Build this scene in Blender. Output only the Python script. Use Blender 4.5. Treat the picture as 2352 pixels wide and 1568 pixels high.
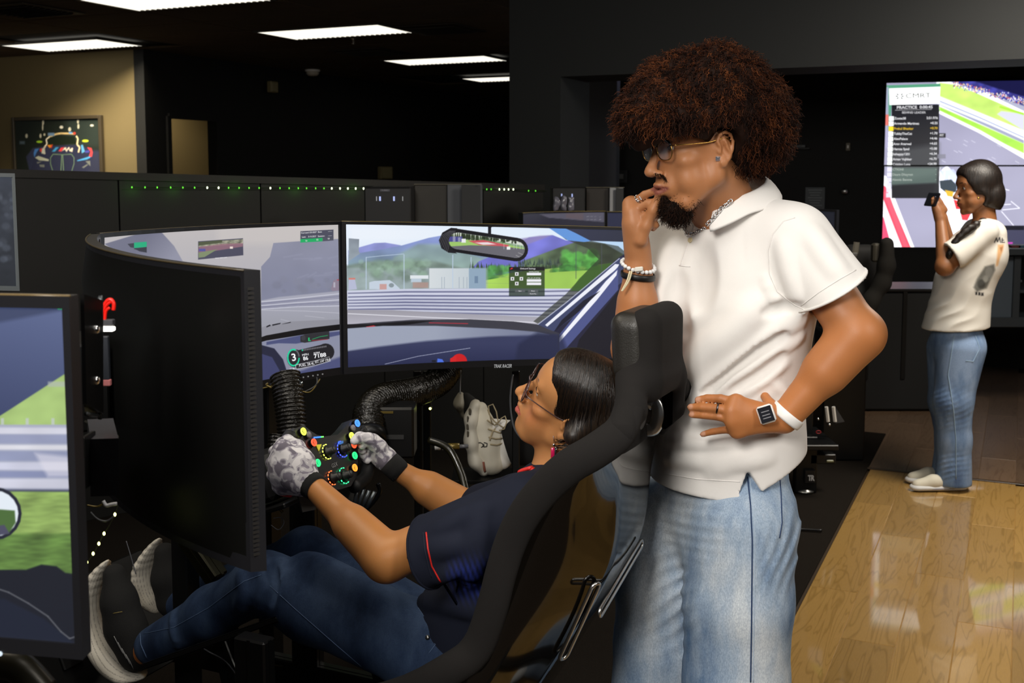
import bpy, math, random
import numpy as np
from mathutils import Vector, Matrix, noise as mnoise
random.seed(7); RNG = np.random.default_rng(7)
for _o in list(bpy.data.objects): bpy.data.objects.remove(_o)
SC = bpy.context.scene
COL = SC.collection
# ---------------------------------------------------------------- camera
FPX, PX0, PY0, CAMZ = 2550.0, 1176.0, 637.0, 1.60       # focal length and optical centre for a 2352x1568 frame
PITCH = math.atan(240/2550)
cd = bpy.data.cameras.new('camera'); cam = bpy.data.objects.new('camera', cd); COL.objects.link(cam)
cam.location = (0,0,CAMZ); cam.rotation_euler = (math.pi/2-PITCH,0,0)
cd.sensor_width = 36; cd.lens = FPX/2352*36; cd.shift_y = -(784-PY0)/2352; cd.clip_start = .05
cd.dof.use_dof = True; cd.dof.focus_distance = 2.45; cd.dof.aperture_fstop = 9
SC.camera = cam
# ---------------------------------------------------------------- world, light level
w = bpy.data.worlds.new('world'); SC.world = w; w.use_nodes = True
w.node_tree.nodes['Background'].inputs[0].default_value = (.9,.93,1,1)
w.node_tree.nodes['Background'].inputs[1].default_value = .035
SC.view_settings.view_transform = 'Standard'; SC.view_settings.look = 'None'
SC.view_settings.gamma = 1; SC.view_settings.use_curve_mapping = False; SC.view_settings.exposure = 0.0
LAMP = 1.0
def area_light(name, loc, size, power, color, target=None, sy=None):
    l = bpy.data.lights.new(name,'AREA'); l.energy = power*LAMP; l.color = color
    l.shape = 'RECTANGLE'; l.size = size; l.size_y = sy or size
    o = bpy.data.objects.new(name,l); COL.objects.link(o); o.location = loc
    d = (Vector(target)-Vector(loc)) if target is not None else Vector((0,0,-1))
    o.rotation_euler = d.to_track_quat('-Z','Y').to_euler()
    return o
WARM = (1,.95,.885)
# lamps of the room that hang above and behind the photographer, outside the frame
area_light('room_lamp_front', (-.7,-.1,2.62), .6, 98, WARM, (.3,2.4,1.2), 1.2)
area_light('room_lamp_right', (1.9,.5,2.62), .6, 38, WARM, (.5,2.4,1.0), 1.2)
area_light('room_lamp_hall', (2.6,4.6,2.66), .6, 70, (1,.92,.80), (2.3,4.9,0), 1.2)
area_light('room_lamp_seat', (.2,1.4,2.66), .6, 12, WARM, (.2,1.9,0), 1.2)
area_light('room_lamp_left', (-1.0,2.2,2.68), .6, 16, (1,.9,.74), (-.9,2.5,0), 1.2)
# ---------------------------------------------------------------- geometry of the view
_c,_s = math.cos(PITCH), math.sin(PITCH)
def ray(px,py):
    u=(px-PX0)/FPX; v=-(py-PY0)/FPX
    return np.array((u,_c+v*_s,-_s+v*_c))
def P(px,py,d):
    r=ray(px,py); r=r*(d/r[1]); return np.array((r[0],r[1],CAMZ+r[2]))
def onz(px,py,z):
    r=ray(px,py); k=(z-CAMZ)/r[2]; return np.array((r[0]*k,r[1]*k,z))
def proj(p):
    p=np.asarray(p,float); x=p[...,0]; y=p[...,1]; z=p[...,2]-CAMZ
    dz=y*_c-z*_s; up=y*_s+z*_c
    return PX0+FPX*x/dz, PY0-FPX*up/dz
E2 = np.array((.4164,.909,0)); E1 = np.array((.909,-.4164,0))   # the room's and the rig's two floor directions
RM = np.array((-.635,2.613,0))
def rig(t,s,z): return RM+E1*t+E2*s+np.array((0,0,z))
def RS(px,py,s):                       # point of the rig's upright plane at side offset s
    r=ray(px,py); q=RM+E2*s
    k=np.dot(q,E2)/np.dot(r,E2); return np.array((r[0]*k,r[1]*k,CAMZ+r[2]*k))
def lin(c):
    if isinstance(c,str): c=[int(c[i:i+2],16)/255 for i in (0,2,4)]
    return tuple(x/12.92 if x<=.04045 else ((x+.055)/1.055)**2.4 for x in c[:3])
def unit(v): v=np.asarray(v,float); return v/np.linalg.norm(v)
# ---------------------------------------------------------------- materials
class NT:
    def __init__(s,name):
        s.m=bpy.data.materials.new(name); s.m.use_nodes=True; s.t=s.m.node_tree; s.n=s.t.nodes
        s.b=s.n['Principled BSDF']; s.out=s.n['Material Output']
    def N(s,kind,**kw):
        n=s.n.new(kind)
        for k,v in kw.items():
            if k.startswith('i_'):
                k=k[2:]; n.inputs[int(k) if k.isdigit() else k.replace('_',' ')].default_value=v
            else: setattr(n,k,v)
        return n
    def L(s,a,b): s.t.links.new(a,b)
    def ramp(s,src,stops,interp='LINEAR'):
        r=s.N('ShaderNodeValToRGB'); r.color_ramp.interpolation=interp
        e=r.color_ramp.elements
        while len(e)<len(stops): e.new(.5)
        for q,(p,c) in zip(e,stops): q.position=p; q.color=(*c,1) if len(c)==3 else c
        s.L(src,r.inputs[0]); return r
    def noise(s,scale,detail=4,stretch=None,rough=.55,space='Object',rot=None):
        tc=s.N('ShaderNodeTexCoord'); src=tc.outputs[space]
        mp=s.N('ShaderNodeMapping')
        if stretch: mp.inputs['Scale'].default_value=stretch
        if rot: mp.inputs['Rotation'].default_value=rot
        s.L(src,mp.inputs[0]); n=s.N('ShaderNodeTexNoise'); n.inputs['Scale'].default_value=scale
        n.inputs['Detail'].default_value=detail; n.inputs['Roughness'].default_value=rough
        s.L(mp.outputs[0],n.inputs['Vector']); return n
    def bump(s,src,strength=.2,dist=.002):
        b=s.N('ShaderNodeBump'); b.inputs['Strength'].default_value=strength; b.inputs['Distance'].default_value=dist
        s.L(src,b.inputs['Height']); s.L(b.outputs[0],s.b.inputs['Normal']); return b
def mat(name,color,rough=.5,metal=0.,spec=.5,bump=0,bscale=200,var=0,vscale=8,coat=0,emit=None,estr=1,trans=0,sss=0,alpha=None):
    t=NT(name); c=lin(color) if isinstance(color,str) else color
    t.b.inputs['Base Color'].default_value=(*c,1); t.b.inputs['Roughness'].default_value=rough
    t.b.inputs['Metallic'].default_value=metal; t.b.inputs['Specular IOR Level'].default_value=spec
    t.b.inputs['Coat Weight'].default_value=coat; t.b.inputs['Coat Roughness'].default_value=.05
    if trans: t.b.inputs['Transmission Weight'].default_value=trans
    if sss:
        t.b.inputs['Subsurface Weight'].default_value=sss; t.b.inputs['Subsurface Radius'].default_value=(.012,.005,.003); t.b.inputs['Subsurface Scale'].default_value=1
    if emit is not None:
        t.b.inputs['Emission Color'].default_value=(*(lin(emit) if isinstance(emit,str) else emit),1); t.b.inputs['Emission Strength'].default_value=estr
    n=None
    if var:
        n=t.noise(vscale,5)
        r=t.ramp(n.outputs[0],[(.3,tuple(x*(1-var) for x in c)),(.7,tuple(min(1,x*(1+var)) for x in c))]); t.L(r.outputs[0],t.b.inputs['Base Color'])
    if bump:
        n2=t.noise(bscale,3); t.bump(n2.outputs[0],bump)
    if alpha is not None: t.b.inputs['Alpha'].default_value=alpha
    return t.m
def mat_attr(name,rough=.5,spec=.4,sss=0,bump=0,bscale=300,coat=0,attr='col'):
    t=NT(name); a=t.N('ShaderNodeAttribute',attribute_name=attr); t.L(a.outputs['Color'],t.b.inputs['Base Color'])
    t.b.inputs['Roughness'].default_value=rough; t.b.inputs['Specular IOR Level'].default_value=spec
    t.b.inputs['Coat Weight'].default_value=coat
    if sss:
        t.b.inputs['Subsurface Weight'].default_value=sss; t.b.inputs['Subsurface Radius'].default_value=(.010,.004,.002); t.b.inputs['Subsurface Scale'].default_value=1
    if bump: t.bump(t.noise(bscale,3).outputs[0],bump)
    return t.m
def mat_screen(name,strength=1.0,attr='col'):
    t=NT(name); a=t.N('ShaderNodeAttribute',attribute_name=attr)
    t.b.inputs['Base Color'].default_value=(.01,.01,.012,1); t.b.inputs['Roughness'].default_value=.35
    t.L(a.outputs['Color'],t.b.inputs['Emission Color']); t.b.inputs['Emission Strength'].default_value=strength
    return t.m
def mat_glow(name,c,s): return mat(name,(0.02,0.02,0.02),emit=c,estr=s)
BLACK=mat('black_plastic','151515',.45,bump=.1,bscale=600)
BLACKM=mat('black_painted_metal','121212',.38,metal=.3)
MATTE=mat('matte_black','0b0b0b',.8)
DARK=mat('near_black','070707',.9)
ALU=mat('brushed_aluminium','c9c9c6',.28,metal=1)
CHROME=mat('chrome','d8d8d8',.12,metal=1)
RUBBER=mat('black_rubber','0f0f0f',.6)
WHITEP=mat('white_plastic','e8e6e0',.4)
# ---------------------------------------------------------------- mesh helpers
def link(o,parent=None):
    COL.objects.link(o)
    if parent is not None: o.parent=parent
    return o
def mesh(name,verts,faces,material,parent=None,smooth=False,mats=None,fm=None):
    m=bpy.data.meshes.new(name); m.from_pydata([tuple(map(float,v)) for v in verts],[],[tuple(int(i) for i in f) for f in faces])
    if mats:
        for x in mats: m.materials.append(x)
        if fm is not None: m.polygons.foreach_set('material_index',fm)
    else: m.materials.append(material)
    if smooth: m.polygons.foreach_set('use_smooth',[True]*len(m.polygons))
    m.update()
    return link(bpy.data.objects.new(name,m),parent)
def thing(name,label,cat,group=None,loc=(0,0,0)):
    o=bpy.data.objects.new(name,None); o.empty_display_size=.1; link(o); o.location=tuple(map(float,loc)); o['label']=label; o['category']=cat
    if group: o['group']=group
    return o
def tag(o,label,cat,group=None,kind=None):
    o['label']=label; o['category']=cat
    if group: o['group']=group
    if kind: o['kind']=kind
    return o
def struct(o): o['kind']='structure'; return o
class G:
    """collects shapes, makes one mesh"""
    def __init__(s): s.v=[]; s.f=[]; s.m=[]
    def add(s,v,f,mi=0):
        b=len(s.v); s.v+= [tuple(map(float,q)) for q in v]; s.f+=[tuple(i+b for i in q) for q in f]; s.m+=[mi]*len(f); return s
    def box(s,c,ax,bevel=0,mi=0):
        """c centre, ax three half-extent vectors"""
        c=np.asarray(c,float); ax=[np.asarray(a,float) for a in ax]
        if not bevel:
            v=[c+i*ax[0]+j*ax[1]+k*ax[2] for k in(-1,1) for j in(-1,1) for i in(-1,1)]
            det=np.dot(np.cross(ax[0],ax[1]),ax[2])
            f=[(0,2,3,1),(4,5,7,6),(0,1,5,4),(2,6,7,3),(0,4,6,2),(1,3,7,5)]
            if det<0: f=[q[::-1] for q in f]
            return s.add(v,f,mi)
        L=[np.linalg.norm(a) for a in ax]; b=min(bevel,*[l*.98 for l in L]); u=[a/l for a,l in zip(ax,L)]
        det=np.dot(np.cross(u[0],u[1]),u[2]); idx={}; v=[]
        for i in(-1,1):
            for j in(-1,1):
                for k in(-1,1):
                    for q in range(3):
                        e=[L[0]-b,L[1]-b,L[2]-b]; e[q]=L[q]
                        idx[i,j,k,q]=len(v); v.append(c+u[0]*i*e[0]+u[1]*j*e[1]+u[2]*k*e[2])
        f=[]
        S=[(-1,-1),(1,-1),(1,1),(-1,1)]
        for q in range(3):
            for sg in(-1,1):
                o=[]
                for a,bb in S:
                    t=[0,0,0]; t[q]=sg; t[(q+1)%3]=a; t[(q+2)%3]=bb; o.append(idx[t[0],t[1],t[2],q])
                if sg<0:o=o[::-1]
                f.append(tuple(o))
        for q in range(3):
            q1,q2=(q+1)%3,(q+2)%3
            for a in(-1,1):
                for bb in(-1,1):
                    def g(e,w):
                        t=[0,0,0]; t[q]=e; t[q1]=a; t[q2]=bb; return idx[t[0],t[1],t[2],w]
                    o=[g(-1,q1),g(1,q1),g(1,q2),g(-1,q2)]
                    if a*bb>0: o=o[::-1]
                    f.append(tuple(o))
        for i in(-1,1):
            for j in(-1,1):
                for k in(-1,1):
                    o=[idx[i,j,k,0],idx[i,j,k,1],idx[i,j,k,2]]
                    if i*j*k<0:o=o[::-1]
                    f.append(tuple(o))
        if det<0: f=[q[::-1] for q in f]
        return s.add(v,f,mi)
    def tube(s,pts,r,n=8,mi=0,cap=True,flat=None,closed=False):
        pts=[np.asarray(p,float) for p in pts]; N=len(pts)
        rr=r if hasattr(r,'__len__') else [r]*N
        t=[]
        for i in range(N):
            if closed: d=pts[(i+1)%N]-pts[i-1]
            else: d=pts[min(i+1,N-1)]-pts[max(i-1,0)]
            t.append(d/(np.linalg.norm(d)+1e-12))
        up=np.array((0,0,1.)) if abs(t[0][2])<.9 else np.array((1.,0,0))
        if flat is not None: up=np.asarray(flat[0],float)
        a=np.cross(t[0],up); a/=np.linalg.norm(a); v=[]
        for i in range(N):
            a=a-t[i]*np.dot(a,t[i]); a/=np.linalg.norm(a)+1e-12; b=np.cross(t[i],a)
            if flat is not None:
                upv=np.asarray(flat[0],float); a=np.cross(t[i],upv); a/=np.linalg.norm(a)+1e-9; b=np.cross(t[i],a)
            fa,fb=(1,1) if flat is None else (flat[1],flat[2])
            for k in range(n):
                th=2*math.pi*k/n; v.append(pts[i]+rr[i]*(a*math.cos(th)*fa+b*math.sin(th)*fb))
        f=[]
        for i in range(N if closed else N-1):
            j=(i+1)%N
            for k in range(n): f.append((i*n+k,i*n+(k+1)%n,j*n+(k+1)%n,j*n+k))
        if cap and not closed: f+= [tuple(range(n))[::-1],tuple((N-1)*n+k for k in range(n))]
        return s.add(v,f,mi)
    def lathe(s,c,axis,prof,n=20,mi=0):
        """prof: (radius, height along axis) list"""
        ax=unit(axis); up=np.array((0,0,1.)) if abs(ax[2])<.9 else np.array((1.,0,0))
        a=unit(np.cross(ax,up)); b=np.cross(ax,a); c=np.asarray(c,float); v=[]
        for r,h in prof:
            for k in range(n):
                th=2*math.pi*k/n; v.append(c+ax*h+r*(a*math.cos(th)+b*math.sin(th)))
        f=[]
        for i in range(len(prof)-1):
            for k in range(n): f.append((i*n+k,i*n+(k+1)%n,(i+1)*n+(k+1)%n,(i+1)*n+k))
        f+=[tuple(range(n))[::-1],tuple((len(prof)-1)*n+k for k in range(n))]
        return s.add(v,f,mi)
    def ball(s,c,r,n=10,mi=0,ax=None):
        c=np.asarray(c,float); v=[];f=[]; m=max(4,n//2)
        A=np.eye(3)*r if ax is None else np.array(ax,float)
        for i in range(m+1):
            ph=math.pi*i/m
            for k in range(n):
                th=2*math.pi*k/n; q=np.array((math.sin(ph)*math.cos(th),math.sin(ph)*math.sin(th),math.cos(ph))); v.append(c+q@A)
        for i in range(m):
            for k in range(n): f.append((i*n+k,(i+1)*n+k,(i+1)*n+(k+1)%n,i*n+(k+1)%n))
        return s.add(v,f,mi)
    def prism(s,pts,d,mi=0):
        """polygon pts (3d, planar) pushed along d"""
        n=len(pts); d=np.asarray(d,float); p=[np.asarray(q,float) for q in pts]
        nn=np.zeros(3)
        for i in range(n): nn+=np.cross(p[i]-p[0],p[(i+1)%n]-p[0])
        if np.dot(nn,d)>0: p=p[::-1]
        v=p+[q+d for q in p]
        f=[tuple(range(n)),tuple(range(2*n-1,n-1,-1))]+[(i,n+i,n+(i+1)%n,(i+1)%n) for i in range(n)]
        return s.add(v,f,mi)
    def build(s,name,material,parent=None,smooth=False,mats=None):
        return mesh(name,s.v,s.f,material,parent,smooth,mats,s.m if mats else None)
def bez(pts,n=8,closed=False):
    """Catmull-Rom through pts"""
    p=[np.asarray(q,float) for q in pts]; N=len(p); out=[]
    for i in range(N if closed else N-1):
        g=(lambda k:p[k%N]) if closed else (lambda k:p[min(max(k,0),N-1)])
        a,b,c,d=g(i-1),g(i),g(i+1),g(i+2)
        for k in range(n):
            t=k/n; out.append(.5*((2*b)+(-a+c)*t+(2*a-5*b+4*c-d)*t*t+(-a+3*b-3*c+d)*t**3))
    if not closed: out.append(p[-1])
    return out
def cable(name,pts,r,material,parent=None,n=6,k=6): return G().tube(bez(pts,k),r,n).build(name,material,parent,True)
def text_geo(body,size=1.0,bold=0.0,shear=0.0,align='CENTER',spacing=1.0):
    c=bpy.data.curves.new('t','FONT'); c.body=body; c.size=size; c.offset=bold; c.shear=shear; c.space_character=spacing
    c.align_x=align; c.align_y='CENTER'; c.resolution_u=3; c.fill_mode='FRONT'
    o=bpy.data.objects.new('t',c); COL.objects.link(o)
    dg=bpy.context.evaluated_depsgraph_get(); m=bpy.data.meshes.new_from_object(o.evaluated_get(dg))
    v=np.array([q.co[:] for q in m.vertices]).reshape(-1,3); f=[tuple(q.vertices) for q in m.polygons]
    bpy.data.objects.remove(o); bpy.data.curves.remove(c); bpy.data.meshes.remove(m)
    return v,f
def flat_text(name,body,c,right,up,size,material,parent=None,off=.0008,**kw):
    v,f=text_geo(body,size,**kw); right=unit(right); up=unit(up); nn=np.cross(right,up)
    return mesh(name,[np.asarray(c)+right*a[0]+up*a[1]+nn*off for a in v],f,material,parent)
# ---------------------------------------------------------------- organic surfaces: signed-distance blends -> mesh
def smin(a,b,k):
    if k<=0: return np.minimum(a,b)
    h=np.clip(.5+.5*(b-a)/k,0,1); return b+(a-b)*h-k*h*(1-h)
def smax(a,b,k): return -smin(-a,-b,k)
class SDF:
    def __init__(s,h): s.ops=[]; s.h=h; s.k=.01
    def _a(s,kind,fn,lo,hi,k): s.ops.append((kind,fn,np.asarray(lo,float),np.asarray(hi,float),s.k if k is None else k)); return s
    def ell(s,c,r,R=None,k=None,op='u'):
        c=np.asarray(c,float); r=np.asarray(r if hasattr(r,'__len__') else (r,)*3,float); R=np.eye(3) if R is None else np.asarray(R,float)  # rows = axes
        def fn(X,Y,Z):
            x,y,z=X-c[0],Y-c[1],Z-c[2]
            q=[(x*R[i,0]+y*R[i,1]+z*R[i,2]) for i in range(3)]
            k0=np.sqrt(sum((q[i]/r[i])**2 for i in range(3)))+1e-6; k1=np.sqrt(sum((q[i]/r[i]**2)**2 for i in range(3)))+1e-6
            return k0*(k0-1)/k1
        e=np.sqrt(sum((R[i]*r[i])**2 for i in range(3)))
        return s._a(op,fn,c-e,c+e,k)
    def cone(s,a,b,ra,rb=None,n=None,fa=1,fb=None,k=None,op='u'):
        """tapered capsule; n,f: scaled along axis n by factor f (elliptic section)"""
        a=np.asarray(a,float); b=np.asarray(b,float); rb=ra if rb is None else rb; fb=fa if fb is None else fb
        ab=b-a; L2=np.dot(ab,ab)+1e-12; nn=None if n is None else unit(n)
        def fn(X,Y,Z):
            x,y,z=X-a[0],Y-a[1],Z-a[2]
            t=np.clip((x*ab[0]+y*ab[1]+z*ab[2])/L2,0,1); x=x-t*ab[0]; y=y-t*ab[1]; z=z-t*ab[2]
            d2=x*x+y*y+z*z
            if nn is not None:
                c=x*nn[0]+y*nn[1]+z*nn[2]; f=fa+(fb-fa)*t; d2=d2-c*c+(c/f)**2
                sc=np.minimum(1,f)
                return (np.sqrt(d2)-(ra+(rb-ra)*t))*sc
            return np.sqrt(d2)-(ra+(rb-ra)*t)
        m=max(ra,rb)*max(1,fa,fb)
        return s._a(op,fn,np.minimum(a,b)-m,np.maximum(a,b)+m,k)
    def chain(s,pts,rs,n=None,f=1,k=None,op='u'):
        rs=rs if hasattr(rs,'__len__') else [rs]*len(pts); ff=f if hasattr(f,'__len__') else [f]*len(pts)
        for i in range(len(pts)-1): s.cone(pts[i],pts[i+1],rs[i],rs[i+1],n,ff[i],ff[i+1],k,op)
        return s
    def box(s,c,ax,rad=.005,k=None,op='u'):
        c=np.asarray(c,float); L=[np.linalg.norm(a) for a in ax]; R=[np.asarray(a,float)/l for a,l in zip(ax,L)]
        def fn(X,Y,Z):
            x,y,z=X-c[0],Y-c[1],Z-c[2]
            q=[np.abs(x*R[i][0]+y*R[i][1]+z*R[i][2])-(L[i]-rad) for i in range(3)]
            return np.sqrt(sum(np.maximum(v,0)**2 for v in q))+np.minimum(np.maximum(q[0],np.maximum(q[1],q[2])),0)-rad
        e=sum(np.abs(np.asarray(a,float)) for a in ax); return s._a(op,fn,c-e,c+e,k)
    def plane(s,p,n,k=0,lo=None,hi=None):
        """cut away the side n points to (optionally only inside lo..hi)"""
        p=np.asarray(p,float); n=unit(n)
        fn=lambda X,Y,Z:-((X-p[0])*n[0]+(Y-p[1])*n[1]+(Z-p[2])*n[2])
        return s._a('s',fn,(-9,)*3 if lo is None else lo,(9,)*3 if hi is None else hi,k)
    def warp(s,fn,lo=None,hi=None):
        """fn(X,Y,Z)-> added to the field"""
        return s._a('w',fn,(-9,)*3 if lo is None else lo,(9,)*3 if hi is None else hi,0)
    def mesh(s,name,material,parent=None,paint=None,h=None,xf=None,smooth_it=1):
        h=h or s.h
        us=[o for o in s.ops if o[0]=='u']; lo=np.min([o[2] for o in us],0)-4*h; hi=np.max([o[3] for o in us],0)+4*h
        dim=np.ceil((hi-lo)/h).astype(int)+1
        ax=[(lo[i]+h*np.arange(dim[i])).astype(np.float32) for i in range(3)]
        D=np.full(dim,.5,np.float32)
        for kind,fn,l,u,k in s.ops:
            mg=k+4*h
            i0=np.maximum(0,np.floor((l-mg-lo)/h).astype(int)); i1=np.minimum(dim,np.ceil((u+mg-lo)/h).astype(int)+1)
            if np.any(i1<=i0): continue
            sl=tuple(slice(a,b) for a,b in zip(i0,i1))
            X=ax[0][sl[0]][:,None,None]; Y=ax[1][sl[1]][None,:,None]; Z=ax[2][sl[2]][None,None,:]
            v=fn(X,Y,Z).astype(np.float32)
            if kind=='u': D[sl]=smin(D[sl],v,k)
            elif kind=='s': D[sl]=smax(D[sl],-v,k)
            elif kind=='i': D[sl]=smax(D[sl],v,k)
            else: D[sl]=D[sl]+v
        V,Fq=surfnet(D,lo,h)
        for _ in range(smooth_it): V=relax(V,Fq)
        if xf is not None: V=xf(V)
        return npmesh(name,V,Fq,material,parent,True,paint)
def relax(V,Fq,a=.5):
    n=len(V); acc=np.zeros((n,3)); cnt=np.zeros(n)
    for i in range(4):
        p,q=Fq[:,i],Fq[:,(i+1)%4]
        for c in range(3):
            acc[:,c]+=np.bincount(p,V[q,c],n)+np.bincount(q,V[p,c],n)
        cnt+=np.bincount(p,minlength=n)+np.bincount(q,minlength=n)
    cnt=np.maximum(cnt,1)[:,None]; return V*(1-a)+a*acc/cnt
def npmesh(name,V,Fq,material,parent=None,smooth=True,paint=None):
    m=bpy.data.meshes.new(name); n=len(V); m.vertices.add(n); m.vertices.foreach_set('co',np.ascontiguousarray(V,np.float32).ravel())
    nf,w_=Fq.shape; m.loops.add(nf*w_); m.loops.foreach_set('vertex_index',Fq.ravel().astype(np.int32)); m.polygons.add(nf)
    m.polygons.foreach_set('loop_start',np.arange(0,nf*w_,w_,dtype=np.int32)); m.polygons.foreach_set('loop_total',np.full(nf,w_,np.int32))
    m.materials.append(material); m.update(calc_edges=True); m.validate()
    if smooth: m.polygons.foreach_set('use_smooth',np.ones(len(m.polygons),bool))
    if paint is not None: setcol(m,paint(V))
    return link(bpy.data.objects.new(name,m),parent)
def setcol(m,C,attr='col'):
    a=m.color_attributes.new(attr,'FLOAT_COLOR','POINT'); q=np.ones((len(m.vertices),4),np.float32); q[:,:3]=C; a.data.foreach_set('color',q.ravel())
def surfnet(D,lo,h):
    S=D<0; nx,ny,nz=D.shape
    cnt=np.zeros((nx-1,ny-1,nz-1),np.uint8); C8=[(i,j,k) for i in(0,1) for j in(0,1) for k in(0,1)]
    for i,j,k in C8: cnt+=S[i:nx-1+i,j:ny-1+j,k:nz-1+k]
    act=np.argwhere((cnt>0)&(cnt<8)); idx=np.full((nx-1,ny-1,nz-1),-1,np.int64)
    idx[act[:,0],act[:,1],act[:,2]]=np.arange(len(act)); pos=np.zeros((len(act),3)); num=np.zeros(len(act))
    for a in C8:
        for ax_ in range(3):
            if a[ax_]: continue
            b=list(a); b[ax_]=1
            da=D[act[:,0]+a[0],act[:,1]+a[1],act[:,2]+a[2]].astype(float); db=D[act[:,0]+b[0],act[:,1]+b[1],act[:,2]+b[2]].astype(float)
            m=(da<0)!=(db<0); t=np.where(m,da/np.where(m,da-db,1),0)
            q=np.tile(np.array(a,float),(len(act),1)); q[:,ax_]+=t; pos+=q*m[:,None]; num+=m
    V=np.asarray(lo)+h*(act+pos/num[:,None]); F=[]
    for ax_ in range(3):
        o=[(ax_+1)%3,(ax_+2)%3]
        sl0=[slice(1,-1)]*3; sl1=[slice(1,-1)]*3; sl0[ax_]=slice(0,-1); sl1[ax_]=slice(1,None)
        A=S[tuple(sl0)]; B=S[tuple(sl1)]; e=np.argwhere(A!=B); sg=A[e[:,0],e[:,1],e[:,2]]
        base=e.copy(); base[:,o[0]]+=1; base[:,o[1]]+=1
        def cell(du,dv):
            q=base.copy(); q[:,o[0]]-=du; q[:,o[1]]-=dv; return idx[q[:,0],q[:,1],q[:,2]]
        q=np.stack([cell(1,1),cell(0,1),cell(0,0),cell(1,0)],1); q[~sg]=q[~sg][:,::-1]; F.append(q)
    F=np.concatenate(F); F=F[(F>=0).all(1)]
    return V,F
def vnoise(X,Y,Z,sc,seed=0):
    """cheap smooth pseudo-noise from sines, -1..1"""
    r=np.random.default_rng(seed); v=0; 
    for i in range(5):
        k=r.normal(size=3); k=k/np.linalg.norm(k)*sc*(.6+.25*i); ph=r.uniform(0,6.28)
        v=v+np.sin(X*k[0]+Y*k[1]+Z*k[2]+ph+.8*np.sin(X*k[1]*.7+Y*k[2]*.7+Z*k[0]*.7+ph*2))
    return v/3.2
def frame(fwd,up=(0,0,1)):
    f=unit(fwd); l=unit(np.cross(up,f)); u=np.cross(f,l); return np.array((f,l,u))   # rows: forward,left,up
# ================================================================ the room
def quad(name,a,b,c,d,material,parent=None): return mesh(name,[a,b,c,d],[(0,1,2,3)],material,parent)
CEIL=2.75
m_ceil=mat('dark_ceiling_tile','55452f',.95,bump=.3,bscale=90,var=.15,vscale=3)
m_tbar=mat('ceiling_grid_bar','2a221a',.6)
m_blackwall=mat('black_wall_paint','0c0c0b',.75,bump=.15,bscale=120)
m_greywall=mat('dark_grey_wall_paint','121516',.7,bump=.15,bscale=120)
m_tan=mat('tan_wall_paint','776845',.75,bump=.1,bscale=150)
# ---- floor
fl=struct(mesh('floor',[(-9,-3,-.012),(9,-3,-.012),(9,24,-.012),(-9,24,-.012)],[(0,1,2,3)],mat('floor_underlay','3a2a18',.7)))
def wood(name,base,dark,rough):
    t=NT(name); oi=t.N('ShaderNodeObjectInfo'); tc=t.N('ShaderNodeTexCoord'); mp=t.N('ShaderNodeMapping'); mp.inputs['Scale'].default_value=(1,9,1)
    ad=t.N('ShaderNodeVectorMath',operation='ADD'); mu=t.N('ShaderNodeVectorMath',operation='SCALE'); mu.inputs['Scale'].default_value=37.
    cb=t.N('ShaderNodeCombineXYZ'); t.L(oi.outputs['Random'],cb.inputs[0]); t.L(oi.outputs['Random'],cb.inputs[1]); t.L(cb.outputs[0],mu.inputs[0])
    t.L(tc.outputs['Object'],mp.inputs[0]); t.L(mp.outputs[0],ad.inputs[0]); t.L(mu.outputs[0],ad.inputs[1])
    n=t.N('ShaderNodeTexNoise'); n.inputs['Scale'].default_value=1.6; n.inputs['Detail'].default_value=2; n.inputs['Distortion'].default_value=.6; t.L(ad.outputs[0],n.inputs['Vector'])
    ms=t.N('ShaderNodeMath',operation='MULTIPLY'); ms.inputs[1].default_value=16; t.L(n.outputs[0],ms.inputs[0])
    fr=t.N('ShaderNodeMath',operation='PINGPONG'); fr.inputs[1].default_value=1; t.L(ms.outputs[0],fr.inputs[0])
    r=t.ramp(fr.outputs[0],[(0,lin(dark)),(.35,lin(base)),(1,lin(base))])
    n2=t.N('ShaderNodeTexNoise'); n2.inputs['Scale'].default_value=30; n2.inputs['Detail'].default_value=4; t.L(ad.outputs[0],n2.inputs['Vector'])
    hs=t.N('ShaderNodeHueSaturation'); t.L(r.outputs[0],hs.inputs['Color'])
    a1=t.N('ShaderNodeMath',operation='MULTIPLY_ADD'); a1.inputs[1].default_value=.38; a1.inputs[2].default_value=.68; t.L(oi.outputs['Random'],a1.inputs[0])
    a2=t.N('ShaderNodeMath',operation='MULTIPLY_ADD'); a2.inputs[1].default_value=.25; t.L(n2.outputs[0],a2.inputs[0]); t.L(a1.outputs[0],a2.inputs[2]); t.L(a2.outputs[0],hs.inputs['Value'])
    mx=t.N('ShaderNodeMix',data_type='RGBA'); mx.inputs[0].default_value=.5
    t.L(hs.outputs[0],mx.inputs[6]); t.L(r.outputs[0],mx.inputs[7]); t.L(hs.outputs[0],t.b.inputs['Base Color'])
    t.b.inputs['Roughness'].default_value=.3; t.b.inputs['Specular IOR Level'].default_value=.5; t.b.inputs['Coat Weight'].default_value=.8; t.b.inputs['Coat Roughness'].default_value=.05
    t.bump(n2.outputs[0],.12,.0006); return t.m
m_wood=wood('oak_vinyl_plank','b68f50','a07c40',.15)
m_wood2=wood('brown_vinyl_plank','7d6550','6c5542',.18)
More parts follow.
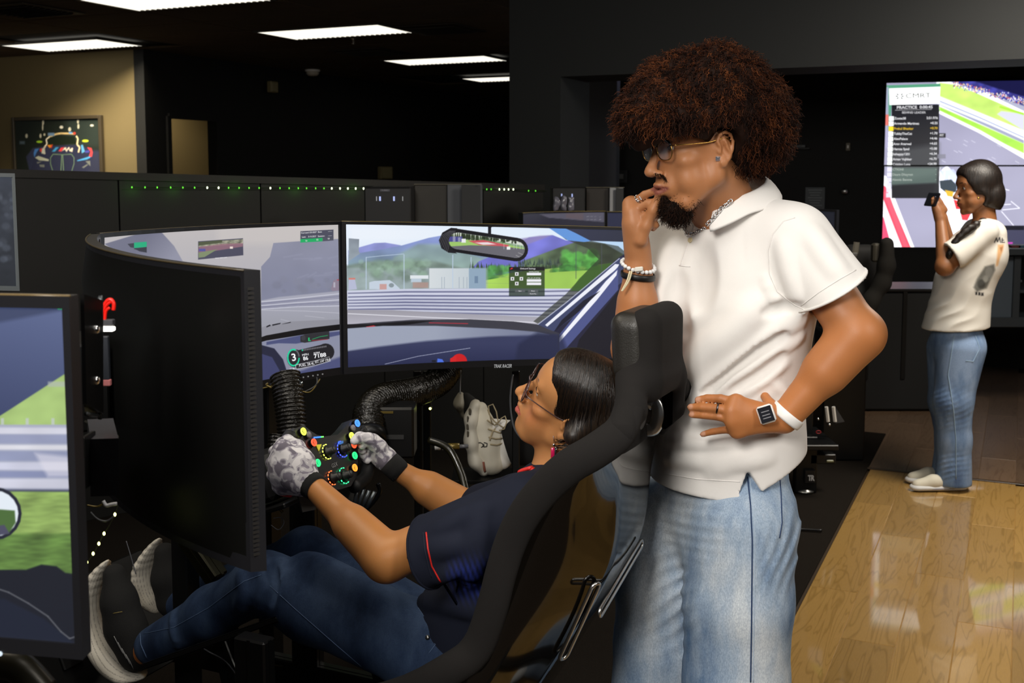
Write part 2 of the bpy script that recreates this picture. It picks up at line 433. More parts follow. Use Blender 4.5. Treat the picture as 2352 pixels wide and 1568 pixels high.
def plank_mesh(L,W,m):
    g=G(); b=.0025
    v=[(0,0,-.01),(L,0,-.01),(L,W,-.01),(0,W,-.01),(0,0,-b),(L,0,-b),(L,W,-b),(0,W,-b),(b,b,0),(L-b,b,0),(L-b,W-b,0),(b,W-b,0)]
    f=[(0,1,5,4),(1,2,6,5),(2,3,7,6),(3,0,4,7),(4,5,9,8),(5,6,10,9),(6,7,11,10),(7,4,8,11),(8,9,10,11)]
    me=bpy.data.meshes.new('plank'); me.from_pydata(v,[],f); me.materials.append(m); me.update(); return me
MATC=onz(2035,997,0)      # far corner of the carpet
def e12(p): return np.dot(p,E1),np.dot(p,E2)
ca,cb_=e12(MATC)
PW=.18; PL=1.22; pm1=plank_mesh(PL,PW,m_wood); pm2=plank_mesh(PL,PW,m_wood2)
ang=math.atan2(E2[1],E2[0])
tran=np.dot(onz(2200,1097,0),E2)      # where the two floorings meet
def put_plank(m_,p):
    o=bpy.data.objects.new('plank',m_); link(o,fl); o.location=(p[0],p[1],0); o.rotation_euler=(0,0,ang)
def run(i,b0,b1,off,mat_,full):
    a=ca+.012+i*PW; b=b0-off*PL
    while b<b1-.02:
        s0=max(b,b0); s1=min(b+PL,b1); mid=E1*(a+PW/2)+E2*(s0+s1)/2
        if s1-s0>.03 and mid[1]>1.9 and -3<mid[0]<min(4.2,mid[1]*.75+.9):
            put_plank(full if s1-s0>PL-.001 else plank_mesh(s1-s0-.001,PW,mat_),E1*(a+PW)+E2*s0)
        b+=PL
for i in range(-14,14):
    off=(i*.37)%1
    run(i,cb_+.012 if i<0 else cb_-5.2,tran-.013,off,m_wood,pm1)
    run(i,tran+.013,tran+4.6,(i*.53)%1,m_wood2,pm2)
g=G(); g.box(E1*(ca+1.2)+E2*(tran+.0)+np.array((0,0,.001)),[E1*2.6,E2*.012,(0,0,.004)],.002); g.build('transition_strip',mat('dark_transition_strip','3b2d20',.4),fl)
# ---- carpet under the rigs
t=NT('black_carpet'); n=t.noise(900,3); r=t.ramp(n.outputs[0],[(.35,lin('161310')),(.7,lin('2e2822'))]); t.L(r.outputs[0],t.b.inputs['Base Color']); t.b.inputs['Roughness'].default_value=1; t.b.inputs['Specular IOR Level'].default_value=.1; t.bump(n.outputs[0],.6,.004)
g=G(); W_,H_=7.5,9.; g.box(E1*(ca-W_/2)+E2*(cb_-H_/2)+np.array((0,0,-.001)),[E1*W_/2,E2*H_/2,(0,0,.007)],.004)
tag(g.build('carpet',t.m),'black low pile carpet under the simulator rigs, edge running beside the wooden planks','carpet')
# ---- ceiling
ce=struct(mesh('ceiling',[(-9,-3,CEIL+.03),(9,-3,CEIL+.03),(9,24,CEIL+.03),(-9,24,CEIL+.03)],[(3,2,1,0)],DARK))
L1=[onz(*q,CEIL) for q in((570,70),(655,90),(965,73),(895,54))]
ldir=unit(unit(L1[3]-L1[0])+unit(L1[2]-L1[1])); ldir=E1.copy()
tile=bpy.data.meshes.new('ceiling_tile'); gg=G(); gg.box((0,0,.01),[(.602,0,0),(0,.298,0),(0,0,.01)],.004); tile.from_pydata(gg.v,[],gg.f); tile.materials.append(m_ceil); tile.update()
lights=[]
c1=sum(L1)/4
LC=[c1, None,None,None,None]
def near(c,n_,m_): return c1+E1*1.22*n_+E2*.61*m_
def lc(pts):
    return sum(onz(*q,CEIL) for q in pts)/len(pts)
left_c=lc([(0,100),(95,117),(331,106),(235,86)])
top_c=onz(315,24,CEIL)+E1*.61-E2*.30
r3=onz(905,143,CEIL); r4=onz(1078,183,CEIL)
cells={}
def snap(p):
    q=p-c1; return round(np.dot(q,E1)/1.22),round(np.dot(q,E2)/.61)
def fixture(c,label,power):
    t_=thing('ceiling_light',label,'light','fluorescent ceiling panels',loc=c)
    z=np.array((0,0,1.)); o=np.zeros(3)
    g=G()
    for a,b,la,lb in((E1,E2,.60,.30),(E2,E1,.30,.60)):
        for s_ in(-1,1): g.box(b*s_*(lb-.012),[a*la,b*.012,z*.012],.003)
    g.build('frame',mat('light_frame','3a362e',.5) if 'light_frame' not in bpy.data.materials else bpy.data.materials['light_frame'],t_)
    g=G(); g.box(-z*.001,[E1*.58,E2*.28,z*.004])
    # lens prism ridges
    for k in range(24):
        g.box(E1*(-.56+k*.0487)-z*.007,[E1*.004,E2*.275,z*.003])
    g.build('diffuser',M_DIFF,t_)
    return t_
M_DIFF=mat_glow('fluorescent_diffuser',(1,.95,.82),1.15)
fixture(c1,'middle ceiling light panel, one of two between top-left panel and the column',0)
fixture(left_c,'ceiling light panel at far left, above the tan wall and car poster',0)
fixture(top_c,'largest ceiling light panel, cut by the top edge of the photo',0)
fixture(r3+E1*.60-E2*.0,'ceiling light panel partly hidden by the dark column, nearer of two',0)
fixture(r4+E1*.60,'small far ceiling light panel partly hidden by the dark column',0)
lightc=[c1,left_c,top_c,r3+E1*.6,r4+E1*.6]
k=0
for i in range(-9,6):
    for j in range(-14,34):
        p=near(c1,i,j)
        if p[1]<4.6 or p[1]>19: continue
        x,y=proj(p)
        if x<-350 or x>1420 or y<-260: continue
        if any(abs(np.dot(p-q,E1))<.9 and abs(np.dot(p-q,E2))<.42 for q in lightc): continue
        o=bpy.data.objects.new('ceiling_tile',tile); link(o,ce); o.location=tuple(p); o.rotation_euler=(0,0,math.atan2(E1[1],E1[0])); k+=1
        if k>=290: break
    if k>=290: break
# air vents in the ceiling
for (x,y),lab in {(1010,65):'dark ceiling air vent right of the middle light panel',(60,22):'square dark ceiling air vent at top left corner',(850,118):'dark ceiling air vent left of the half hidden light panel'}.items():
    p=onz(x,y,CEIL); t_=thing('air_vent',lab,'vent',loc=p-np.array((0,0,.004)))
    g=G(); g.box((0,0,-.004),[E1*.28,E2*.28,(0,0,.004)],.002); g.build('vent_plate',m_tbar,t_)
    for q in range(9):
        g=G(); g.box(E2*(-.2+q*.05)+np.array((0,0,-.012)),[E1*.24,E2*.014+np.array((0,0,.008)),(0,0,.002)]); g.build('louvre',m_tbar,t_)
# smoke detector, sprinkler
p=onz(718,160,CEIL); t_=thing('smoke_detector','round white smoke detector on the dark ceiling','detector',loc=p)
G().lathe((0,0,0),(0,0,-1),[(.085,0),(.085,.02),(.075,.024)],24).build('base',WHITEP,t_,True)
G().lathe((0,0,-.022),(0,0,-1),[(.07,0),(.072,.025),(.05,.045),(.02,.05)],24).build('sensor_cap',mat('aged_white_plastic','b9b0a0',.5),t_,True)
p=onz(812,88,CEIL); t_=thing('sprinkler','small sprinkler head under the ceiling by middle light panel','sprinkler',loc=p)
G().lathe((0,0,0),(0,0,-1),[(.03,0),(.028,.006),(.01,.01),(.01,.035),(.006,.04)],14).build('stem',ALU,t_,True)
G().lathe((0,0,-.045),(0,0,-1),[(.018,0),(.018,.003)],14).build('deflector',ALU,t_,True)
# ---- walls
def wallbox(name,a,b,z0,z1,th,m,parent=None,side=1):
    """a,b floor points of the visible face; thickness goes away from the viewer"""
    a=np.array((a[0],a[1],0.)); b=np.array((b[0],b[1],0.)); d=unit(b-a); n_=np.array((-d[1],d[0],0))*side
    g=G(); c=(a+b)/2+n_*th/2+np.array((0,0,(z0+z1)/2)); g.box(c,[(b-a)/2,n_*th/2,(0,0,(z1-z0)/2)]); return g.build(name,m,parent)
def gxy(px,d): return np.array(((px-PX0)/FPX*d,d,0.))
C0=gxy(341,10.5)
struct(wallbox('wall_left',C0-E1*7,C0,0,CEIL,.12,m_tan))
# black wall running away from the corner, with an open doorway
ta,tb=.30,1.02
DZ=P(447,270,(C0+E2*.66)[1])[2]
wb=struct(wallbox('wall_back',C0+E1*.001,C0+E2*ta,0,CEIL,.12,m_blackwall,side=1))
struct(wallbox('wall_back.001',C0+E2*tb,C0+E2*9.5,0,CEIL,.12,m_blackwall))
struct(wallbox('wall_back.002',C0+E2*ta,C0+E2*tb,DZ,CEIL,.12,m_blackwall))
struct(wallbox('wall_far',C0+E2*9.5-E1*.1,C0+E2*9.5+E1*10,0,CEIL,.12,m_blackwall))
# the lit corridor behind the doorway
q=C0-E1*1.5
struct(wallbox('wall_corridor',C0-E1*1.3+E2*.14,C0-E1*1.3+E2*3.5,0,CEIL,.1,m_tan,side=1))
area_light('corridor_lamp',C0-E1*.7+E2*1.6+np.array((0,0,2.5)),.4,9.0,(1,.86,.62))
_l=area_light('lamp_left_panel',tuple(left_c-np.array((0,0,.03))),1.1,36,(1,.88,.66),None,.5); _l.data.spread=math.radians(112)
g=G(); dd=struct(wallbox('door_1',C0+E2*ta-E1*.02,C0+E2*ta-E1*.62+E2*.08,0.01,DZ-.03,.04,mat('dark_door_leaf','2a2620',.5)))
g=G(); 
for t0 in(ta,tb): g.box(C0+E2*t0+E1*.012+np.array((0,0,DZ/2)),[E1*.015,E2*.025,(0,0,DZ/2)])
g.box(C0+E2*(ta+tb)/2+E1*.012+np.array((0,0,DZ)),[E1*.015,E2*(tb-ta)/2,(0,0,.025)])
struct(g.build('trim_1',m_blackwall))
rp=P(488,375,(C0+E2*.97)[1])-E1*.5
t_=thing('fire_cabinet','red fire equipment box in the lit corridor past the open doorway','cabinet',loc=C0-E1*1.27+E2*1.15)
g=G()
for a in(-1,1): g.box(E2*a*.18+np.array((0,0,1.42)),[E2*.03,E1*.06,(0,0,.33)],.004)
for a in(-1,1): g.box(np.array((0,0,1.42+a*.30)),[E2*.2,E1*.06,(0,0,.03)],.004)
g.build('red_frame',mat('red_enamel','7a1c18',.4),t_); g=G(); g.box((0,0,1.42),[E2*.16,E1*.03,(0,0,.28)]); g.build('cabinet_door',mat('cabinet_glass_grey','4a4640',.2),t_)
# small boxes on the black wall
def on_back(px): # point of black wall seen at px
    k=(px-PX0)/FPX; t0=(k*C0[1]-C0[0])/(E2[0]-k*E2[1]); return C0+E2*t0
for px,py,hw,hh,nm,lab,cat in((621,200,.05,.06,'wall_speaker','small beige box mounted high on the black wall beside smoke detector','box'),(880,397,.11,.08,'wall_plate','beige panel on the far black wall just above the partition','panel')):
    b=on_back(px); p=P(px,py,b[1]); t_=thing(nm,lab,cat,loc=p+E1*.03)
    g=G(); g.box((0,0,0),[E2*hw*1.3,E1*.03,(0,0,hh)],.008); g.build('housing',mat('beige_'+nm,'7e7350',.5),t_)
    g=G(); g.box(E1*.031,[E2*hw,E1*.004,(0,0,hh*.8)],.002); g.build('front_cover',mat('beige_cover_'+nm,'8c8260',.5),t_)
# ---- dark column, soffit, back wall of the hall
def oneline(p0,dirv,px):
    k=(px-PX0)/FPX; t0=(k*p0[1]-p0[0])/(dirv[0]-k*dirv[1]); return p0+dirv*t0
S0=gxy(1170,7.0)
colr=oneline(S0,E1,1286)
struct(wallbox('wall_column',S0,colr,0,CEIL,.5,m_greywall))
zs=P(1286,176,colr[1])[2]
se=oneline(S0,E1,3600)
struct(wallbox('wall_soffit',colr,se,zs,CEIL,.45,m_greywall))
# hall back wall with TV wall
T0=gxy(2029,9.4)
TB=T0+E2*.06
struct(wallbox('wall_right',oneline(TB,E1,1180),oneline(TB,E1,3600),0,CEIL,.12,m_blackwall))
_w=oneline(TB,E1,3600); struct(wallbox('wall_side',_w,_w-E2*9.5,0,CEIL,.12,m_blackwall))
# grey panel left of the man's hair
pa=oneline(TB-E2*.9,E1,1286); pb=oneline(TB-E2*.9,E1,1418)
g=G(); za=P(1350,172,pa[1])[2]+.25; g.box((pa+pb)/2+np.array((0,0,za/2)),[(pb-pa)/2,E2*.05,(0,0,za/2)],.01)
struct(g.build('wall_panel',mat('grey_wall_panel','5c5f68',.6)))
m_strip=mat('brown_edge_strip','292623',.6)
g=G(); g.box(pa+E1*.05-E2*.06+np.array((0,0,za/2)),[E1*.07,E2*.012,(0,0,za/2)],.004); struct(g.build('trim_2',m_strip))
cable('hanging_cable',[P(1302,318,pa[1]-.13),P(1300,345,pa[1]-.13),P(1306,380,pa[1]-.13),P(1304,426,pa[1]-.13)],.006,DARK); tag(bpy.data.objects['hanging_cable'],'thin black cable hanging down the grey wall panel','cable')
# ---- partition with the LED string
A0=P(-60,386,4.7); A1=P(1285,425,7.0)
def part_at(px,up=0):
    k=(px-PX0)/FPX; d=A1-A0; t0=(k*A0[1]-A0[0])/(d[0]-k*d[1]); return A0+d*t0
m_part=mat('black_partition_panel','0d0d0c',.6,bump=.1,bscale=200); m_cap=mat('partition_cap','161412',.5)
pt=thing('partition','long low black partition wall behind the simulators','partition',loc=(A0[0],A0[1],0))
pd=unit(np.array((A1[0]-A0[0],A1[1]-A0[1],0))); pn=np.array((-pd[1],pd[0],0))
o_=np.array((A0[0],A0[1],0.))
seams=[-60,275,600,880,1110,1285]
for i in range(5):
    a=part_at(seams[i]); b=part_at(seams[i+1]); gap=pd*.004
    v=[np.array((a[0],a[1],.008))+gap,np.array((b[0],b[1],.008))-gap,b-gap-np.array((0,0,.03)),a+gap-np.array((0,0,.03))]
    G().prism([q-o_ for q in v],pn*.05).build('panel',m_part,pt)
v=[A0-np.array((0,0,.035)),A1-np.array((0,0,.035)),A1,A0]
G().prism([q-o_-pn*.012 for q in v],pn*.09).build('top_cap',m_cap,pt)
# ledge strip under the cap, leading the LED string
ls=thing('led_string','string of tiny green and white lights along the black partition','string lights',loc=o_)
wire=[]; k=0
M_LG=mat_glow('green_led',(.16,1,.05),1.6); M_LW=mat_glow('white_led',(.85,1,.6),5)
xs=[303,333,361,392,420,447,476,502,525,549,572,595,621,643,664,685,704,725,744,762,781,799,817,835]+[1118,1128,1147,1158,1168,1179,1214,1230,1263,1274]
for x in xs:
    a=part_at(x); yy=430+ (x-300)*.0055 + (3 if x>1200 else 0); p=P(x,yy,a[1]-.03)-o_; wire.append(p)
    white=x in(476,502,621,762,781,799,817,835,1147,1158,1168,1263,1274,1179)
    r=.0034 if white else .0028
    G().lathe(p,(0,0,1),[(.001,-r*1.6),(r,-r*.6),(r,r*.6),(.001,r*1.6)],8).build('bulb',M_LW if white else M_LG,ls,True)
G().tube(wire,.0018,4).build('wire',mat('led_wire','24301c',.5),ls)
for x in (325,420,560,700,830):
    a=part_at(x); l=bpy.data.lights.new('led_glow','POINT'); l.energy=.05; l.color=(.2,1,.08); l.shadow_soft_size=.02
    o=bpy.data.objects.new('led_glow',l); COL.objects.link(o); o.location=tuple(P(x,436,a[1]-.06))
# poster of the race car on the tan wall
pw=oneline(C0,E1,42); pe=oneline(C0,E1,246)
zt=P(246,264,pe[1])[2]; zb=1.25
PC=(pw+pe)/2-E2*.02; PC=np.array((PC[0],PC[1],(zt+zb)/2)); pwid=np.linalg.norm(pe-pw)/2; phei=(zt-zb)/2
pos=thing('framed_poster','framed picture of a race car front on the tan wall','poster',loc=PC)
g=G(); fw=.035
for s_ in(-1,1):
    g.box(E1*s_*(pwid-fw/2),[E1*fw/2,E2*.02,(0,0,phei)],.004); g.box(np.array((0,0,s_*(phei-fw/2))),[E1*(pwid-fw),E2*.02,(0,0,fw/2)],.004)
g.build('frame',mat('poster_frame','4a4132',.4),pos)
# ================================================================ painted display pictures (colour per vertex of a fine grid)
class Paint:  # shapes are given in image pixels; vertices are projected through the camera
    def __init__(s,X,Y,base='000000'):
        s.X=X; s.Y=Y; s.C=np.tile(np.array(s.h(base),np.float32),(len(X),1))
    @staticmethod
    def h(c):
        return np.array([int(c[i:i+2],16)/255 for i in(0,2,4)],np.float32) if isinstance(c,str) else np.asarray(c,np.float32)
    def cover(s,pts,soft):
        p=np.asarray(pts,float); lo=p.min(0)-soft*2; hi=p.max(0)+soft*2
        i=np.nonzero((s.X>lo[0])&(s.X<hi[0])&(s.Y>lo[1])&(s.Y<hi[1]))[0]
        if len(i)==0: return i,None
        x=s.X[i]; y=s.Y[i]; ins=np.zeros(len(i),bool); dm=np.full(len(i),1e9)
        for k in range(len(p)):
            a=p[k]; b=p[(k+1)%len(p)]
            dx,dy=b-a; L=dx*dx+dy*dy+1e-9; t=np.clip(((x-a[0])*dx+(y-a[1])*dy)/L,0,1)
            dm=np.minimum(dm,(x-a[0]-t*dx)**2+(y-a[1]-t*dy)**2)
            if a[1]!=b[1]: ins^=((a[1]>y)!=(b[1]>y))&(x<(b[0]-a[0])*(y-a[1])/(b[1]-a[1])+a[0])
        sd=np.sqrt(dm)*np.where(ins,-1,1); return i,np.clip(.5-sd/soft,0,1)
    def poly(s,pts,c,a=1,soft=1.2,grad=None,noise=0,nsc=.1,seed=1,nst=1):
        """grad=(c2,p,q): colour runs from c at point p to c2 at point q"""
        i,m=s.cover(pts,soft)
        if m is None: return s
        col=np.tile(s.h(c),(len(i),1))
        if grad:
            c2,p,q=grad; p=np.array(p,float); q=np.array(q,float); d=q-p; t=np.clip(((s.X[i]-p[0])*d[0]+(s.Y[i]-p[1])*d[1])/(d@d),0,1)[:,None]
            col=col*(1-t)+s.h(c2)*t
        if noise:
            n=vnoise(s.X[i],s.Y[i]*nst,0*s.X[i],nsc,seed)+.6*vnoise(s.X[i],s.Y[i]*nst,0*s.X[i],nsc*2.7,seed+5); col=np.clip(col+noise*n[:,None]*col,0,1)
        m=(m*a)[:,None]; s.C[i]=s.C[i]*(1-m)+col*m; return s
    def rect(s,x0,y0,x1,y1,c,a=1,**k): return s.poly([(x0,y0),(x1,y0),(x1,y1),(x0,y1)],c,a,**k)
    def line(s,pts,w,c,a=1,soft=1.2,**k):
        for p,q in zip(pts[:-1],pts[1:]):
            p=np.array(p,float); q=np.array(q,float); d=q-p; n=np.array((-d[1],d[0]))/(np.linalg.norm(d)+1e-9)*w/2
            s.poly([p+n,q+n,q-n,p-n],c,a,soft,**k)
        return s
    def ellipse(s,x,y,rx,ry,c,a=1,soft=1.2,n=20,rot=0,**k):
        cr,sr=math.cos(rot),math.sin(rot)
        return s.poly([(x+rx*math.cos(t)*cr-ry*math.sin(t)*sr,y+rx*math.cos(t)*sr+ry*math.sin(t)*cr) for t in np.linspace(0,2*math.pi,n,endpoint=False)],c,a,soft,**k)
    def trees(s,x0,x1,y,h,c,n,seed=1,w=6):
        r=np.random.default_rng(seed)
        for _ in range(n):
            x=r.uniform(x0,x1); yy=y+r.uniform(-h*.3,h*.3); hh=h*r.uniform(.6,1.2); cc=np.clip(s.h(c)*r.uniform(.7,1.3),0,1)
            s.poly([(x-w/2,yy),(x,yy-hh),(x+w/2,yy)],cc,.8)
        return s
    def blobs(s,x0,x1,y0,y1,c,n,r0,seed=1,a=.6,var=.35):
        r=np.random.default_rng(seed)
        for _ in range(n):
            cc=np.clip(s.h(c)*r.uniform(1-var,1+var),0,1); q=r0*r.uniform(.5,1.3)
            s.ellipse(r.uniform(x0,x1),r.uniform(y0,y1),q,q*.8,cc,a,soft=max(1.5,q*.5),n=8)
        return s
    def linear(s):
        c=np.clip(s.C,0,1); return np.where(c<=.04045,c/12.92,((c+.055)/1.055)**2.4)
class Screen:
    """a (curved) upright display between two edges set from image pixel columns; finds where each image pixel lies on it"""
    def __init__(s,A,B,sag=0.0,bez=(.008,.008,.008,.02),thick=.02,back=1):
        # A,B=(px,depth,ytop,ybot)
        s.a0=P(A[0],A[3],A[1]) if False else P(A[0],A[3],A[1]); s.a1=P(A[0],A[2],A[1]); s.b0=P(B[0],B[3],B[1]); s.b1=P(B[0],B[2],B[1])
        s.a1=np.array((s.a0[0],s.a0[1],s.a1[2])); s.b1=np.array((s.b0[0],s.b0[1],s.b1[2]))
        d=s.b0-s.a0; d[2]=0; s.W=np.linalg.norm(d); s.d=d/s.W; s.n=np.array((s.d[1],-s.d[0],0))*back   # n: towards the viewer of the picture
        s.sag=sag; s.bez=bez; s.thick=thick
        s.o=(s.a0+s.b0)/2; s.H=((s.a1-s.a0)[2]+(s.b1-s.b0)[2])/2
    def pt(s,u,v,off=0.):
        u=np.asarray(u,float)[...,None]; v=np.asarray(v,float)[...,None]
        p=(s.a0*(1-u)+s.b0*u)*(1-v)+(s.a1*(1-u)+s.b1*u)*v
        sg=s.sag*(1-(2*u-1)**2)
        nrm=s.n+s.d*(4*s.sag*(2*u-1)/s.W)*-1*-1; nrm=nrm/np.linalg.norm(nrm,axis=-1,keepdims=True)
        return p-s.n*sg+nrm*off
    def inv(s,px,py):
        us=np.linspace(-.05,1.05,600); 
        v=.5*np.ones_like(np.atleast_1d(px),float); px=np.atleast_1d(px); py=np.atleast_1d(py); u=v.copy()
        for _ in range(5):
            t=proj(s.pt(us,np.full(600,.5)))[0]
            # correct for the tilt of the column at height v
            if t[0]>t[-1]: u=np.interp(-px,-t,us)
            else: u=np.interp(px,t,us)
            for __ in range(2):
                x0,y0=proj(s.pt(u,v)); du=1e-3
                x1,y1=proj(s.pt(u+du,v)); x2,y2=proj(s.pt(u,v+du))
                J=np.stack([(x1-x0)/du,(x2-x0)/du,(y1-y0)/du,(y2-y0)/du]); det=J[0]*J[3]-J[1]*J[2]
                ex=px-x0; ey=py-y0; u=u+(J[3]*ex-J[1]*ey)/det; v=v+(J[0]*ey-J[2]*ex)/det
        return u,v
    def inner(s):
        l,r,t,b=s.bez; return l/s.W,1-r/s.W,b/s.H,1-t/s.H
    def picture(s,name,parent,material,nu,nv,painter,base='000000',crop=None):
        u0,u1,v0,v1=s.inner()
        if crop: u0=max(u0,crop[0]); u1=min(u1,crop[1])
        U,V=np.meshgrid(np.linspace(u0,u1,nu),np.linspace(v0,v1,nv),indexing='ij'); U=U.ravel(); V=V.ravel()
        p=s.pt(U,V,.0006); X,Y=proj(p); pa=Paint(X,Y,base); painter(pa)
        i=np.arange(nu-1)[:,None]*nv+np.arange(nv-1)[None,:]; i=i.ravel(); F=np.stack([i,i+nv,i+nv+1,i+1],1)
        o=npmesh(name,p-s.loc,F,material,parent,False); setcol(o.data,pa.linear()); return o
    def body(s,parent,m_frame,m_back,n=16,bulge=.0):
        l,r,t,b=s.bez; us=np.linspace(0,1,n+1); u0,u1,v0,v1=s.inner(); g=G()
        # casing: ring of cross-section around rim, extruded back
        def strip(va,vb,ua=0,ub=1,f=.004):
            uu=np.linspace(ua,ub,n+1); q=[]
            for u in uu:
                q+= [s.pt(u,va,-s.thick)-s.loc,s.pt(u,va,f)-s.loc,s.pt(u,vb,f)-s.loc,s.pt(u,vb,-s.thick)-s.loc]
            ff=[]
            for k in range(n):
                for j in range(4): ff.append((k*4+j,k*4+(j+1)%4,(k+1)*4+(j+1)%4,(k+1)*4+j))
            ff+=[(3,2,1,0),(n*4,n*4+1,n*4+2,n*4+3)]; g.add(q,ff)
        strip(0,v0); strip(v1,1); strip(v0,v1,0,u0); strip(v0,v1,u1,1)
        o=g.build('bezel',m_frame,parent)
        g=G(); q=[]; nv=6; vs=np.linspace(0.0,1,nv+1)
        for u in us:
            for v in vs:
                e=min(1,min(u,1-u)*s.W/.03,min(v,1-v)*s.H/.03); q.append(s.pt(u,v,-s.thick*.9-bulge*(1-(1-e)**2))-s.loc)
        ff=[(i*(nv+1)+j,i*(nv+1)+j+1,(i+1)*(nv+1)+j+1,(i+1)*(nv+1)+j) for i in range(n) for j in range(nv)]
        g.add(q,ff); q2=[s.pt(u,v,-.001)-s.loc for u in us for v in (v0*.5,1-(1-v1)*.5)]
        g.add(q2,[(i*2,i*2+2,i*2+3,i*2+1) for i in range(n)])
        g.build('back_shell',m_back,parent,True); return o
    def letters(s,name,parent,body,px,py,hpx,material,ang=0.,off=.0012,w=None,**kw):
        """lettering of height hpx (image pixels), bent onto the display"""
        v,f=text_geo(body,1.0,**kw); v=v[:,:2]*hpx/.72
        if w is not None:
            ww=v[:,0].max()-v[:,0].min(); v[:,0]*=w/ww
        c,q=math.cos(ang),math.sin(ang); x=px+v[:,0]*c-v[:,1]*q; y=py-(v[:,1]*c+v[:,0]*q)
        if np.size(x)==0: return
        uu,vv=s.inv(x,y); p=s.pt(uu,vv,off)-s.loc
        return mesh(name,p,f,material,parent)
    def make(s,name,label,cat='monitor',group=None):
        s.loc=s.o.copy(); s.loc[2]=s.o[2]; return thing(name,label,cat,group,s.loc)
SCR=mat_screen('display_picture',1.0); SCRD=mat_screen('display_picture_dim',.8)
def letm(c,s=1.0): 
    n='lettering_'+c; return bpy.data.materials.get(n) or mat(n,(.02,.02,.02),emit=c,estr=s)
WHT=letm('f0f0f4')
m_bez=mat('monitor_bezel','17171a',.35); m_catch=mat('bezel_top_edge','6e6034',.35)  # gold tone holds the painted catch-light of the bezel tops
m_back=mat('monitor_back_shell','080807',.42,spec=.35)
